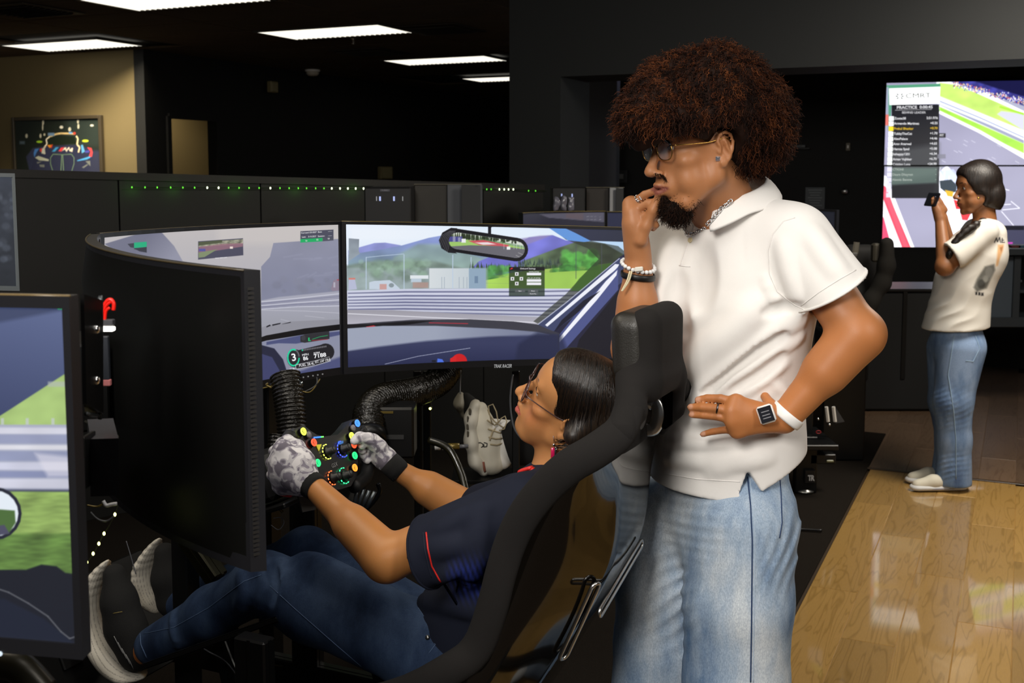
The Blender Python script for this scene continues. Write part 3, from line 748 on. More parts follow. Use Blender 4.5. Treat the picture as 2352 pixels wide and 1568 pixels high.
# ---------------- right display of the driver's rig
def paint_right(p):
    r=p.rect
    r(700,480,1600,880,'dfeaf8',grad=('b9d6f2',(900,520),(1400,520)))
    r(795,515,1300,560,'f2f6fc',.6,soft=30)
    p.poly([(800,575),(860,558),(885,557),(920,563),(925,700),(800,700)],'8d93cf',soft=2,noise=.05)          # far hills
    p.poly([(800,585),(880,572),(925,563),(985,546),(1030,538),(1080,548),(1180,560),(1300,600),(1300,720),(800,720)],'7f8ec2',soft=2,grad=('7d9c8c',(900,560),(900,640)),noise=.10,nsc=.05)
    p.poly([(905,590),(960,560),(1020,560),(1100,590),(1180,640),(1180,720),(840,720)],'8fa79c',.7,soft=8,noise=.12,nsc=.06)
    p.poly([(1100,600),(1160,575),(1215,545),(1270,540),(1300,552),(1345,552),(1400,580),(1450,620),(1450,700),(1000,700)],'6f70c4',soft=2,noise=.08,nsc=.06)
    p.poly([(1195,548),(1240,541),(1268,540),(1215,560),(1180,575)],'8f84b4',.8,soft=4)
    p.poly([(1205,598),(1280,570),(1330,553),(1390,560),(1460,600),(1460,690),(1190,690)],'51634a',soft=3,noise=.25,nsc=.08)
    p.poly([(1000,640),(1060,622),(1130,628),(1190,640),(1190,700),(990,700)],'66749a',.6,soft=6,noise=.1)
    p.poly([(795,610),(845,600),(1000,600),(1080,620),(1120,660),(1120,725),(795,725)],'7d8f86',.85,soft=6,noise=.12,nsc=.08)
    p.trees(1080,1380,622,16,'31452c',150,3,5); p.trees(1190,1340,606,12,'3a4a45',80,4,4)
    p.poly([(1100,640),(1180,625),(1300,613),(1460,600),(1460,640),(1400,640),(1150,665)],'9fc05a',soft=2,noise=.06)
    p.blobs(1090,1180,612,652,'4f8f48',40,10,5); p.blobs(1295,1375,578,632,'4d9440',70,10,6,.7); p.blobs(1270,1330,610,626,'3f7a38',25,7,7)
    p.poly([(1105,645),(1180,632),(1300,623),(1440,616),(1440,668),(1105,668)],'a6d05a',soft=2,grad=('8fbb50',(1200,640),(1420,640)),noise=.05,nsc=.05)
    r(795,615,1120,668,'a3b0b8',.6,soft=5,noise=.08)
    p.blobs(820,980,600,640,'7f9a86',50,12,8,.35)
    # building + van
    r(986,616,1078,662,'d3d9dd',grad=('c2ccd2',(986,640),(1078,640))); r(1077,616,1116,664,'8fa6bb',soft=2); r(1090,634,1098,650,'6f86a0'); 
    for x in(1014,1020,1054,1064,1072): r(x,636,x+1.2,662,'9aa6b4')
    p.poly([(848,664),(848,648),(860,645),(895,643),(905,650),(918,662),(918,665)],'c3cfdd'); r(872,652,888,665,'c79088',.8); p.ellipse(899,655,6,5,'87949a')
    r(942,632,984,640,'dfe5ea'); r(944,640,968,648,'b9c8d6'); r(948,648,984,661,'b08f86',.8,soft=3)
    p.poly([(801,641),(815,640),(820,664),(800,666)],'b4b9d2'); r(801,638,816,642,'cf7f74')
    p.poly([(801,547),(825,549),(824,576),(827,582),(801,600)],'828b96',noise=.05,grad=('9aa6b0',(810,550),(810,600)))
    for x,y0,y1 in((841,590,664),(928,584,668),(1040,585,662),(1082,590,617)): r(x-1,y0,x+1,y1,'b9cbe0',.9)
    p.line([(841,591),(880,587),(928,583)],1.6,'b9cbe0',.8)
    for y in(636,650): p.line([(1116,y),(1180,y+1)],.8,'7f9a70',.5)
    # guard rails and track
    p.poly([(760,668),(940,663),(1180,662),(1400,663),(1400,700),(799,700)],'c9cde0')
    p.poly([(760,672),(940,667),(1200,666),(1420,668),(1420,770),(760,770)],'cdd0e2',grad=('b9bcce',(900,680),(900,745)))
    ys=[669,678,686,693,700,708,716,724]; 
    for k,y in enumerate(ys):
        c=['686b8c','5d6084'][k%2]; dy=(k-1)*2.0
        p.poly([(799,y+3-k*.4),(930,y-1),(1180,y+dy*.4),(1400,y+dy*1.0-2),(1400,y+dy*1.0+1.5),(1180,y+dy*.4+3.6),(930,y+3),(799,y+5.6-k*.4)],c,.85,soft=1.5)
    p.poly([(760,711),(900,712),(1100,722),(1280,730),(1280,760),(760,760)],'9c9aa4',soft=1.5,grad=('b4b2be',(900,715),(900,745)))
    p.line([(799,720),(950,727),(1100,734),(1260,742)],1.8,'e6e6ee',.9)
    # dark tint of side glass at right
    p.poly([(1375,560),(1400,540),(1510,520),(1600,520),(1600,760),(1230,750),(1300,690),(1370,630),(1400,600)],'2a2c3e',.0)
    p.poly([(1247,513),(1270,525),(1300,550),(1330,555),(1357,553),(1600,560),(1600,500),(1247,500)],'2a2f48',soft=1.5,grad=('23283c',(1300,520),(1420,560)))
    p.poly([(1247,514),(1279,515),(1322,535),(1357,553),(1340,556),(1305,552),(1283,538)],'5f93d8',soft=1.2)
    p.poly([(1305,552),(1345,556),(1357,553),(1420,565),(1450,590),(1440,600),(1400,625),(1378,640),(1290,715),(1245,748),(1225,738),(1300,675),(1350,620),(1375,595),(1350,570)],'24281f',.62,soft=1.5)
    p.poly([(1330,640),(1360,612),(1420,600),(1380,640),(1340,668),(1310,668)],'365c22',.8,soft=2)
    for x in(1381,1322): r(x,560,x+2,640,'4a4f5a',.6)
    # pillar frame
    p.poly([(1420,592),(1600,480),(1600,900),(1250,900),(1280,790),(1230,755),(1300,700)],'22223a',soft=1.5)
    p.poly([(1224,754),(1300,697),(1425,592),(1450,590),(1440,640),(1270,762)],'3c4468',soft=1.2)
    p.line([(1225,753),(1300,695),(1423,593)],2.2,'b7bcd6',.9)
    p.poly([(1252,746),(1413,606),(1422,607),(1418,616),(1370,655),(1257,750)],'eceef8')
    p.poly([(1262,796),(1330,712),(1420,612),(1420,665),(1300,800),(1283,812)],'4c5488',soft=1.2)
    p.poly([(1277,785),(1392,645),(1418,620),(1416,632),(1370,690),(1283,788)],'f0f1fa')
    p.poly([(1272,762),(1330,715),(1378,668),(1340,690),(1290,735)],'15172a',soft=1.5)
    p.poly([(1330,780),(1420,668),(1450,650),(1600,650),(1600,850),(1310,850)],'15141f',soft=2)
    # dashboard
    p.poly([(760,748),(860,740),(950,734),(1080,733),(1180,738),(1235,745),(1262,757),(1285,765),(1285,860),(760,860)],'3a3a44',soft=1.2)
    p.poly([(760,745),(850,744),(930,738),(1000,736),(940,745),(860,752),(760,757)],'0f0f14')
    p.poly([(840,750),(858,747),(864,749),(846,753)],'c02a30'); p.line([(985,741),(1030,742),(1075,743)],2,'b03040',.9)
    p.poly([(760,757),(880,748),(1000,748),(1150,755),(1235,762),(1262,768),(1262,775),(1150,773),(950,788),(760,812)],'9aa1b4',soft=2,grad=('6f7590',(1000,750),(1250,765)))
    p.poly([(760,812),(870,796),(980,783),(1120,773),(1280,768),(1290,850),(760,850)],'353a5c',soft=6,grad=('23284a',(900,790),(900,840)))
    p.poly([(1235,762),(1290,768),(1320,850),(1180,850),(1190,790)],'1f2440',.7,soft=10)
    p.line([(884,836),(960,818),(1080,799)],1.2,'c3c7dc',.8)
    p.poly([(1005,823),(1016,825),(1020,832),(1004,832)],'4a6fdc'); r(992,827,1001,831,'15151f')
    p.ellipse(1055,830,18,18,'c81a1e',soft=1.5); p.poly([(1034,823),(1048,816),(1048,834),(1034,834)],'d02024')
    r(799,832,1600,870,'23284a',.0)
    # mirror
    p.line([(1118,515),(1126,520),(1134,515)],6,'0c0c18'); p.rect(1121,520,1128,540,'0c0c18')
    def cap(x0,y0,x1,y1,w,c,**k): 
        p.line([(x0,y0),(x1,y1)],w,c,**k); p.ellipse(x0,y0,w/2,w/2,c); p.ellipse(x1,y1,w/2,w/2,c)
    cap(1041,551,1186,573,54,'0b0b12')
    p.poly([(1008,552),(1016,534),(1036,523),(1050,524),(1036,545),(1040,575),(1050,582),(1030,580),(1014,570)],'15151c')
    for k in range(7): p.line([(1009+k*3,556+k*4),(1016+k*3,540+k*2),(1034+k*2,530)],.8,'a5a5a5',.55)
    cap(1052,553,1186,573,38,'d8dde2')
    P2=[(1030,540),(1100,535),(1210,560),(1214,590),(1180,598),(1040,575)]
    def clipcap(fn):
        old=p.C.copy(); fn(); # limit to the mirror glass
        q=Paint(p.X,p.Y); q.C[:]=0; q.line([(1050,553),(1186,573)],38,'ffffff'); q.ellipse(1050,553,19,19,'ffffff'); q.ellipse(1186,573,19,19,'ffffff')
        m=q.C[:,:1]; p.C[:]=old*(1-m)+p.C*m
    def glass():
        p.rect(1020,520,1220,600,'d5dcd0'); p.trees(1030,1205,552,26,'29361f',160,9,4)
        p.poly([(1100,548),(1150,555),(1212,566),(1212,576),(1150,566),(1100,556)],'5f8a58',.7,soft=2)
        p.poly([(1026,545),(1080,551),(1160,560),(1212,572),(1212,600),(1026,600)],'9cc46a',soft=1.5)
        r(1030,543,1062,555,'4a4a8c'); r(1040,543,1046,555,'8f90b0'); r(1052,545,1058,555,'8f90b0'); r(1060,548,1070,557,'e9e9ee')
        p.poly([(1075,553),(1110,551),(1170,563),(1165,567),(1100,562)],'c8545e'); p.poly([(1090,557),(1120,556),(1140,561),(1110,562)],'e6d9dc')
        p.poly([(1030,566),(1080,563),(1150,565),(1212,573),(1212,600),(1026,600)],'67666e')
        r(1164,566,1172,573,'eeeeee')
        for x in(1157,1180,1186,1194,1200): r(x,558,x+1,572,'c5ccd6',.8)
        p.line([(1190,580),(1206,587)],1,'b0b0b0'); p.line([(1185,586),(1200,594)],1,'b0b0b0')
    clipcap(glass)
    # settings box
    r(1169,613,1251,680,'17261a',.72); r(1169,613,1251,621,'0e0c12',.9); p.poly([(1171,618),(1176,614),(1178,617),(1172,619)],'e02a2a')
    for x,y in((1187,629),(1177,640),(1197.5,640),(1187,651)): r(x-4,y-4,x+4,y+4,'e8e8ee'); r(x-1.2,y-2,x+1.2,y+2,'202020')
    for y in(629,644,651.5): r(1210,y-3,1243,y+3,'ececf2')
    for x0,y0 in((1183,668),(1213,668),(1213,674.5)): r(x0,y0-2.6,x0+23,y0+2.6,'5a5f62')
RIGHT=Screen((790,2.97,508,859),(1558,3.30,526,836),.055,(.012,.008,.008,.018),.02)
mr=RIGHT.make('monitor','right curved monitor of the rig, showing mirror, mountains and guard rail',group='curved monitors of the driver\'s rig')
RIGHT.body(mr,m_bez,m_back); RIGHT.picture('screen',mr,SCR,760,340,paint_right,crop=(0,.97))
RIGHT.letters('maker_lettering',mr,'TRAK RACER',1153,840,8,letm('b9b9b9',.8),ang=math.radians(1.2),off=.006,w=40,bold=.01,shear=.3)
for k,(tx,x,y,hh) in enumerate([('Onboard Settings',1212,616.7,3.6),('steering settings',1226,623.6,2.6),('time_pit_pit settings',1226,638,2.6),('Save',1194,668,2.6),('Reset',1224,668,2.6),('Reset Pos',1224,674.5,2.6)]):
    RIGHT.letters('lettering',mr,tx,x,y,hh,WHT)
# catch-light on the bezel top, painted as a thin gold tube
g=G(); g.tube([RIGHT.pt(u,1.0,.002)-RIGHT.loc for u in np.linspace(0,1,17)],.0016,6); g.build('top_catchlight',m_catch,mr,True)
# ---------------- centre display (seen edge-on, HUD)
def paint_mid(p):
    r=p.rect
    r(240,480,790,900,'bdb8b8',grad=('a6a6b2',(600,520),(600,740)))
    r(500,515,785,560,'c6c0be',.8,soft=20)
    p.poly([(340,530),(371,533),(400,565),(420,600),(300,600),(240,560)],'6d6e82',soft=2,grad=('8f90a2',(340,540),(400,590)))
    p.poly([(600,612),(620,590),(628,558),(700,553),(785,548),(785,680),(600,690)],'8c8ea2',soft=1.5,grad=('7f8298',(700,560),(700,660)),noise=.02,nsc=.04)
    for k in range(10):
        rr=np.random.default_rng(k); x=rr.uniform(640,770); y=rr.uniform(575,640); p.line([(x,y),(x+rr.uniform(15,50),y-rr.uniform(0,12))],3,'989ab0',.35,soft=4)
    p.blobs(620,780,640,672,'7d7f90',20,10,2,.3,.1)
    p.poly([(600,690),(640,682),(780,668),(785,700),(785,742),(600,770)],'a4a5b4',soft=3,grad=('9a9ba6',(700,690),(700,740)))
    for k in range(5): p.line([(600,693+k*4.2),(680,685+k*4.8),(782,674+k*7)],2.0,['c9cad8','7c7d96'][k%2],.9)
    for k in range(4): p.line([(600,695.5+k*4.2),(680,688+k*4.8),(782,678+k*7)],1.2,'787994',.8)
    p.line([(600,712),(700,714),(782,719)],1.2,'c3c3ce',.8); p.line([(645,733),(672,740)],.8,'c3c3ce',.8); p.line([(700,725),(745,730)],.8,'c3c3ce',.8)
    p.poly([(766,644),(772,641),(779,641),(779,667),(764,668),(760,664)],'8e7f90',.9,soft=1.5); r(766,648,770,660,'b9b9c6',.8); r(774,641,779,644,'a8505a',.9)
    p.poly([(600,752),(612,748),(668,738),(785,733),(785,750),(612,772),(600,775)],'8e8e98',soft=1)
    p.poly([(612,749),(620,745),(622,748),(612,752)],'1f1f26'); p.poly([(625,745),(645,741),(643,744),(626,748)],'1f1f26'); p.poly([(648,744),(667,739),(668,741),(650,744)],'1f1f26')
    p.poly([(560,788),(612,770),(700,754),(785,744),(785,757),(700,768),(612,782),(560,800)],'050507')
    p.poly([(560,795),(612,782),(700,768),(785,757),(785,900),(560,900)],'878ba2',soft=1.5,grad=('8a8ca0',(700,770),(700,820)))
    p.poly([(612,785),(660,776),(690,770),(785,760),(785,768),(720,782),(680,789),(640,788),(612,792)],'4a5078',soft=2)
    p.poly([(600,792),(630,800),(650,825),(662,862),(600,880)],'23263c',soft=2); p.poly([(600,812),(625,820),(642,850),(640,880),(600,880)],'3d4168',soft=2)
    p.poly([(640,865),(700,848),(785,818),(785,880),(640,890)],'4b5078',soft=6)
    # track map box
    p.poly([(690,772),(700,768),(756,760),(757,778),(700,787),(690,785)],'2b2b30'); r(708,775,711,783,'22c070'); r(711,781,714,783,'22c070')
    p.line([(717,779),(735,773),(753,770)],1.4,'25a060'); p.line([(716,782),(753,779)],1.2,'b03038')
    p.ellipse(697,776,5,6,'3a3a40')
    # gauge pod
    p.line([(681,824),(748,808)],37,'1d1c22'); p.ellipse(748,808,20,19.5,'1d1c22'); p.ellipse(678,823,19,21,'1d1c22')
    p.ellipse(674,821,14.5,20,'27262c',rot=.0)
    for k in range(34):
        a=math.radians(-70-k*8.6); c='1fd3a0' ; p.ellipse(674+13*math.cos(a),821+18.5*math.sin(a),1.9,2.1,c,n=6,soft=1)
    for k in range(7):
        a=math.radians(-60+k*8); p.ellipse(674+13*math.cos(a),821+18.5*math.sin(a),1.7,1.9,'66666c',n=6,soft=1)
    for k in range(15): p.ellipse(694.5+k*3.85,804-k*.62,1.6,2.2,'1fd3a0' if k==0 else '6f6d73',n=8,soft=1)
    p.line([(682,842),(722,834),(758,824)],11,'d5d5da'); p.line([(682.6,842),(722,834),(757.4,824)],9,'1d1c22')
    p.ellipse(682,842,3.5,5.5,'d5d5da'); p.ellipse(682.5,842,2.8,4.6,'1d1c22')
    # timing box top right
    p.poly([(690,531),(766,527),(766,547),(690,551)],'454657',.95); p.poly([(690,549),(741,546),(741,554),(690,557)],'1faa62'); p.poly([(741,546),(766,545),(766,552),(741,554)],'50525f')
    # mirror picture
    p.poly([(455,554),(558,547),(559,586),(455,596)],'4a4a5c',soft=1); p.poly([(456,556),(558,549),(558,560),(456,567)],'8e8e7c',noise=.2,nsc=.4); p.poly([(456,556),(510,551),(510,557),(456,564)],'4f5640')
    p.poly([(456,567),(510,560),(558,558),(558,566),(456,582)],'9a6e7c',.8,soft=2); p.poly([(456,580),(500,572),(470,590),(456,592)],'7e8a6a'); r(457,571,472,577,'54549a'); r(528,566,535,571,'e8d8d0')
    # left green label
    p.poly([(293,560),(308,558),(308,572),(320,575),(330,578),(330,572),(300,568)],'30313c',.9); p.poly([(308,557),(337,555),(337,567),(308,570)],'16a878'); p.poly([(308,570),(337,567),(337,580),(320,577)],'30313c')
MID=Screen((245,2.226,536,1004),(787,2.975,508,859),.075,(.008,.008,.009,.02),.02)
mm=MID.make('monitor','centre curved monitor of the rig, showing gear 3 gauge and grey track wall',group='curved monitors of the driver\'s rig')
MID.body(mm,m_bez,m_back); MID.picture('screen',mm,SCR,560,420,paint_mid)
an=math.radians(9.5)
for tx,x,y,hh,ww in [('3',674,821,17,None),('MPH',700.5,814.5,5.5,None),('86',701,823,8.6,None),('RPM',726.5,811,5.5,None),('7188',734,816.5,9,28),('FUEL 28.4L',703.5,837,6,35),('EST. LAP 178.8',740,828.6,6,35),('11:30',670,847,5,11)]:
    MID.letters('gauge_lettering',mm,tx,x,y,hh,WHT,ang=an,w=ww,bold=.02 if tx in('3','86','7188') else 0)
an=math.radians(3)
for tx,x,y in[('Current:',699,534.5),('1:03.003*',717,533.5),('Best:',734,532.5),('--:---',757,531),('Last:',697,544),('3:15.252*',716,543),('Session:',737,542),('--:---',757,541),('S1',703,553),('S2',728,550.5),('S3',754,548)]:
    MID.letters('timing_lettering',mm,tx,x,y,3.6,WHT,ang=an)
MID.letters('mirror_caption',mm,'REAR VIEW CAM',507,592,2.6,WHT,ang=math.radians(4))
g=G(); g.tube([MID.pt(u,1.0,.002)-MID.loc for u in np.linspace(0,1,17)],.0014,6); g.build('top_catchlight',mat('bezel_dim_edge','3a3222',.4),mm,True)  # dimmer catch-light painted along the top edge
for k in range(5):
    u,v=MID.inv(692+k*11,866-k*1.8); g=G(); g.ball(MID.pt(u[0],v[0],.006)-MID.loc,.0022,8); g.build('button_mark',letm('9a9a9a',.5),mm,True)
# ---------------- left display of the rig: its back faces us
LEFT=Screen((243,2.203,537,1008),(606,1.515,620,1311),.075,(.008,.008,.009,.02),.018,back=-1)
ml=LEFT.make('monitor','left curved monitor of the rig seen from behind, black back shell',group='curved monitors of the driver\'s rig')
LEFT.body(ml,m_bez,m_back,20,.012); LEFT.picture('screen',ml,SCRD,60,30,lambda p:p.rect(0,0,3000,3000,'6a6a78',grad=('35406a',(400,600),(400,1200))))
g=G()
for k in range(60):
    v=.06+.88*k/59; c=LEFT.pt(1.0,v,-.009)-LEFT.loc+LEFT.d*.0008; g.box(c,[LEFT.n*.0055,LEFT.d*.0006,(0,0,.0019)])
o=g.build('vent_slots',mat('vent_slot_grey','1b1918',.5),ml); o['kind']='stuff'
g=G(); g.tube([LEFT.pt(u,1.0,-.018)-LEFT.loc for u in np.linspace(0,1,17)],.0016,6); g.build('top_catchlight',bpy.data.materials['bezel_dim_edge'],ml,True)  # catch-light painted as a tube above the back shell
# ---------------- near monitor at the left edge of the frame
def paint_near(p):
    r=p.rect
    r(-1500,690,180,1500,'7fa060')
    p.poly([(-1600,690),(180,690),(180,850),(0,955),(-1600,1300)],'59658c',soft=2,grad=('3a4468',(60,700),(0,950)))
    p.poly([(-1600,700),(180,690),(180,705),(0,740),(-1600,800)],'3b4565',soft=10)
    p.poly([(0,955),(165,848),(170,980),(-1600,980),(-1600,1300)],'a3bf74',soft=2,noise=.05,nsc=.05)
    r(110,876,166,888,'aeb6b0',.7,soft=3)
    for x in(5,62,121): r(x-3,960,x+4,980,'c0c8c8',.8,soft=2)
    p.poly([(-1600,975),(175,975),(175,1128),(-1600,1110)],'a9adc0',soft=2)
    for y,h_,c in((980,14,'d6d6e2'),(996,20,'8f95b4'),(1020,10,'e0dfe6'),(1034,22,'8b92b2'),(1060,16,'c9cadc'),(1080,14,'7c84a8'),(1098,20,'cfcfde'),(1122,5,'3c4058')): p.poly([(-1600,y-5),(175,y+2),(175,y+h_+3),(-1600,y+h_-6)],c,.85,soft=5,noise=.05,nsc=.03)
    p.poly([(80,1040),(170,1050),(170,1095),(110,1095)],'e0dde8',.6,soft=10)
    p.poly([(-1600,1118),(175,1130),(175,1240),(-1600,1240)],'8aa65a',soft=3,noise=.10,nsc=.06,nst=3); p.poly([(-1600,1225),(175,1225),(175,1320),(-1600,1320)],'5c7c3c',soft=8,noise=.14,nsc=.06,nst=3)
    p.ellipse(-12,1179,62,61,'1d2030'); p.ellipse(-12,1179,54,53,'e3ebf4'); p.poly([(-60,1165),(34,1172),(36,1200),(20,1225),(-60,1230)],'4a6a36',soft=3); p.poly([(-60,1215),(10,1205),(22,1225),(-20,1232)],'4a4a60',soft=3)
    p.poly([(-1600,1310),(60,1308),(95,1296),(130,1300),(150,1315),(175,1318),(175,1500),(-1600,1500)],'131722',soft=4)
    p.poly([(-1600,1370),(10,1375),(100,1420),(175,1480),(175,1500),(-1600,1500)],'161d2e',soft=6)
    p.line([(-40,1340),(20,1360),(65,1385),(110,1415),(140,1450),(160,1466),(172,1462)],2.5,'8f8f92',.7,soft=3)
NEAR=Screen((-1260,1.35,668,1446),(193,1.235,680,1512),.02,(.008,.0095,.014,.018),.02)
mn=NEAR.make('monitor','large monitor cut by the left edge, showing blurred guard rail and grass')
NEAR.body(mn,m_bez,m_back); NEAR.picture('screen',mn,SCR,300,560,paint_near,crop=(.80,1))
NEAR.picture('screen_rest',mn,SCR,180,140,paint_near,crop=(0,.80))
NEAR.letters('counter_lettering',mn,'021',143,707,8,letm('29b36a',1),w=18,bold=.02)
g=G(); g.tube([NEAR.pt(u,1.0,.001)-NEAR.loc for u in np.linspace(0,1,17)],.0022,6); g.build('top_catchlight',mat('bezel_warm_catchlight','5a4a2a',.4),mn,True)  # warm catch-light painted on the upper edge
u,v=NEAR.inv(5,1497); g=G(); g.lathe(NEAR.pt(u[0],v[0],.004)-NEAR.loc,NEAR.n,[(.0028,0),(.0028,.0015)],12); g.build('status_lamp',letm('dff0ff',1),mn,True)
# sliver of another monitor at far left
SL=Screen((-900,1.9,380,650),(42,2.75,398,668),.04,(.008,.006,.008,.01),.02)
sm=SL.make('monitor','thin sliver of a grey monitor at far left edge of frame'); SL.body(sm,mat('silver_edge','60666a',.3),m_back)
def paint_sl(p):
    p.rect(-900,300,60,760,'3e4450',grad=('2c3036',(30,400),(30,660)),noise=.06); p.blobs(-40,40,430,600,'565c68',30,10,3,.4)
SL.picture('screen',sm,SCRD,80,80,paint_sl,crop=(.9,1))
# ---------------- TV wall (two stacked panels) ----------------
def paint_tv(p):
    r=p.rect
    r(1900,100,2900,700,'8c8aa2',grad=('9a99ae',(2100,300),(2300,600)),noise=.03,nsc=.02)
    p.poly([(2150,180),(2900,180),(2900,700),(2352,365),(2155,250)],'eef0f6')
    p.poly([(2158,190),(2200,195),(2352,262),(2500,330),(2500,380),(2352,300),(2155,222)],'b6d86a',noise=.06,nsc=.08,soft=2)
    p.poly([(2230,185),(2900,185),(2900,420),(2352,255),(2300,230),(2260,205)],'9a9cb0',soft=2)
    p.poly([(2170,183),(2900,183),(2900,300),(2352,243),(2280,218)],'35357c',soft=3,noise=.2,nsc=.2); p.poly([(2230,183),(2900,183),(2900,260),(2352,222),(2280,200)],'15153a',soft=4)
    rr=np.random.default_rng(3)
    for _ in range(420):
        x=rr.uniform(2190,2360); y=192+(x-2190)*.26+rr.normal()*4; c=[(.9,.9,.95),(.8,.4,.35),(.3,.35,.8),(.85,.8,.6),(.2,.2,.5)][rr.integers(5)]; p.ellipse(x,y,1.3,1.8,c,.9,soft=1,n=6)
    p.poly([(2155,232),(2352,322),(2352,330),(2155,240)],'8f92aa',soft=2); p.poly([(2300,255),(2352,262),(2352,300),(2290,262)],'bfc0cc',soft=2); p.line([(2296,245),(2352,262)],5,'9acc3c')
    p.poly([(2158,245),(2352,330),(2352,352),(2158,258)],'96cf45',soft=3,noise=.05); p.poly([(2157,220),(2352,300),(2352,318),(2157,240)],'dfe2ee',.9,soft=3); p.line([(2158,232),(2250,270),(2352,316)],2.5,'7f86a4',.8)
    p.line([(2157,257),(2250,302),(2352,360)],7,'f4f4f8',soft=2)
    for _ in range(26):
        x=rr.uniform(2160,2350); y=rr.uniform(270,375)
        if y>262+(x-2157)*.5: p.line([(x,y),(x+9,y+5)],1.1,'c8c8d6',.8)
    # lower half: pit lane, kerbs
    p.poly([(2025,400),(2036,405),(2100,568),(2025,568)],'f2eef2'); p.poly([(2026,425),(2034,428),(2092,568),(2072,568),(2026,450)],'d8485e'); p.poly([(2025,495),(2030,500),(2048,568),(2025,568)],'d8486a')
    p.poly([(2044,455),(2052,455),(2100,568),(2092,568)],'f6f2ee'); p.poly([(2028,440),(2040,440),(2086,567),(2076,567)],'e05468')
    p.poly([(2150,400),(2175,380),(2260,470),(2352,600),(2180,600),(2140,470)],'eef0fa',soft=3); p.poly([(2160,392),(2190,388),(2215,420),(2200,440),(2170,420)],'b9c4e6',.8,soft=2)
    for k in range(5): p.line([(2160+k*10,384+k*10),(2156+k*12,404+k*9)],1.5,'ffffff',.9)
    p.poly([(2158,415),(2185,412),(2198,425),(2196,440),(2178,446),(2160,432)],'2e3a44'); p.poly([(2170,436),(2190,440),(2188,452),(2176,450)],'d0a830'); p.poly([(2190,458),(2204,462),(2206,480),(2196,480)],'d03038')
    p.poly([(2205,485),(2230,490),(2222,506),(2210,505)],'d83a44'); p.poly([(2130,455),(2135,455),(2160,500),(2152,500)],'f0f0f6'); p.line([(2130,455),(2200,560)],2.5,'3a4a80',.8)
    p.poly([(2152,470),(2200,500),(2210,568),(2185,568)],'f3f2f6',.9,soft=4)
    for a in([(2300,432),(2318,437)],[(2302,470),(2322,469)],[(2322,462),(2342,478),(2302,482)],[(2300,485),(2330,520)]): p.line(a,1.6,'e8e8f0')
    p.rect(2282,518,2500,568,'3a3a50'); p.rect(2282,518,2352,528,'10101c'); p.rect(2300,556,2326,560,'b040a0'); p.rect(2230,562,2352,568,'101018')
    # standings board
    p.poly([(2036,196),(2160,192),(2160,200),(2050,204),(2044,300),(2037,300)],'4b8a6c'); p.rect(2033,200,2041,340,'9a96b4',.8,soft=3); p.rect(2033,263,2041,288,'d85a4a',.8,soft=2)
    p.rect(2048,240,2157,455,'0c0d12',.93); p.poly([(2050,345),(2157,330),(2157,400),(2050,420)],'4e5052',.6,soft=16); p.poly([(2046,385),(2153,385),(2152,420),(2046,425)],'5c7068',.7,soft=6)
    p.poly([(2042,203),(2160,199),(2158,238),(2043,241)],'f6f8f6')
    p.line([(2056,253),(2140,251)],1,'d0d0d0',.8)
    for k in range(16):
        y0=267+k*11.72; x0=2042-k*.45; p.rect(x0,y0,x0+11,y0+10.3,'e8c81e' if k==2 else ('f0f4f0' if k<10 else 'c9c6d6'))
    p.rect(2153,306,2172,316,'1a1a20'); p.rect(2153,354,2172,364,'70707c',.8)
    cx,cy=2066.5,221
    for k in range(8):
        a=math.radians(k*45)
        if k in(2,6): continue
        p.line([(cx+4.5*math.cos(a),cy+4.5*math.sin(a)*.9),(cx+9*math.cos(a),cy+9*math.sin(a)*.9)],2.1,'23252a')
tvm=mat_screen('tv_picture',1.6)
TBx=dict(bez=(.003,.003,.003,.003),thick=.05)
def tvd(px):
    q=oneline(T0,E1,px); return q[1]
TV1=Screen((2030,tvd(2033),190,379.5),(2640,tvd(2640),178,379.5),0,**TBx)
TV2=Screen((2025,tvd(2030),381.5,568),(2634,tvd(2640),381.5,570),0,**TBx)
grp='display wall panels behind the girl'
t1=TV1.make('wall_display','upper panel of the big wall display with the white standings header','television'); TV1.body(t1,BLACK,MATTE,4)
TV1.picture('screen',t1,tvm,380,240,paint_tv,crop=(0,.58))
t2=TV2.make('wall_display','lower panel of the big wall display, red kerb at left, girl standing before it','television'); TV2.body(t2,BLACK,MATTE,4)
TV2.picture('screen',t2,tvm,380,240,paint_tv,crop=(0,.58))
TV1.picture('screen_rest',t1,tvm,90,80,paint_tv,crop=(.58,1)); TV2.picture('screen_rest',t2,tvm,90,80,paint_tv,crop=(.58,1))
INK=letm('23252a',.0); INK=mat('ink_black','1c1e22',.5)
TV1.letters('logo_lettering',t1,'CMRT',2109,220,11,INK,ang=math.radians(1.5),w=57,bold=-.005)
TV1.letters('board_lettering',t1,'PRACTICE  0:00:45',2101,246.5,6.5,WHT,ang=math.radians(1),w=82,bold=.02)
TV1.letters('board_lettering',t1,'BEHIND LEADER',2099,258.5,5,WHT,w=54)
rows=[('Zoote38','2:51.976'),('Armando Martinez','+0.25'),('Prakul Bhaskar','+0.70'),('TubbyTheCat','+1.70'),('AlexPalace','+4.46'),('Arav Agarwal','+4.65'),('Hamza Syed','+5.08'),('hshappy1201','+6.34'),('Arnav Vajhker','+6.70'),('Cristian Luna','+24.99'),('CTIONI','-'),('Daura Dhaygun','-'),('Alannis Bannna','-')]
for k,(a,b) in enumerate(rows):
    T,t_=(TV1,t1) if k<10 else (TV2,t2); mt=letm('e8c030') if k==2 else (WHT if k<10 else letm('b9c4bc',.9))
    y=272+k*11.72; x=2054-k*.4
    T.letters('row_lettering',t_,a,x,y,5.4,mt,align='LEFT',bold=.02); T.letters('gap_lettering',t_,b,2154-k*.3,y-1,5.4,mt,align='RIGHT',bold=.02)
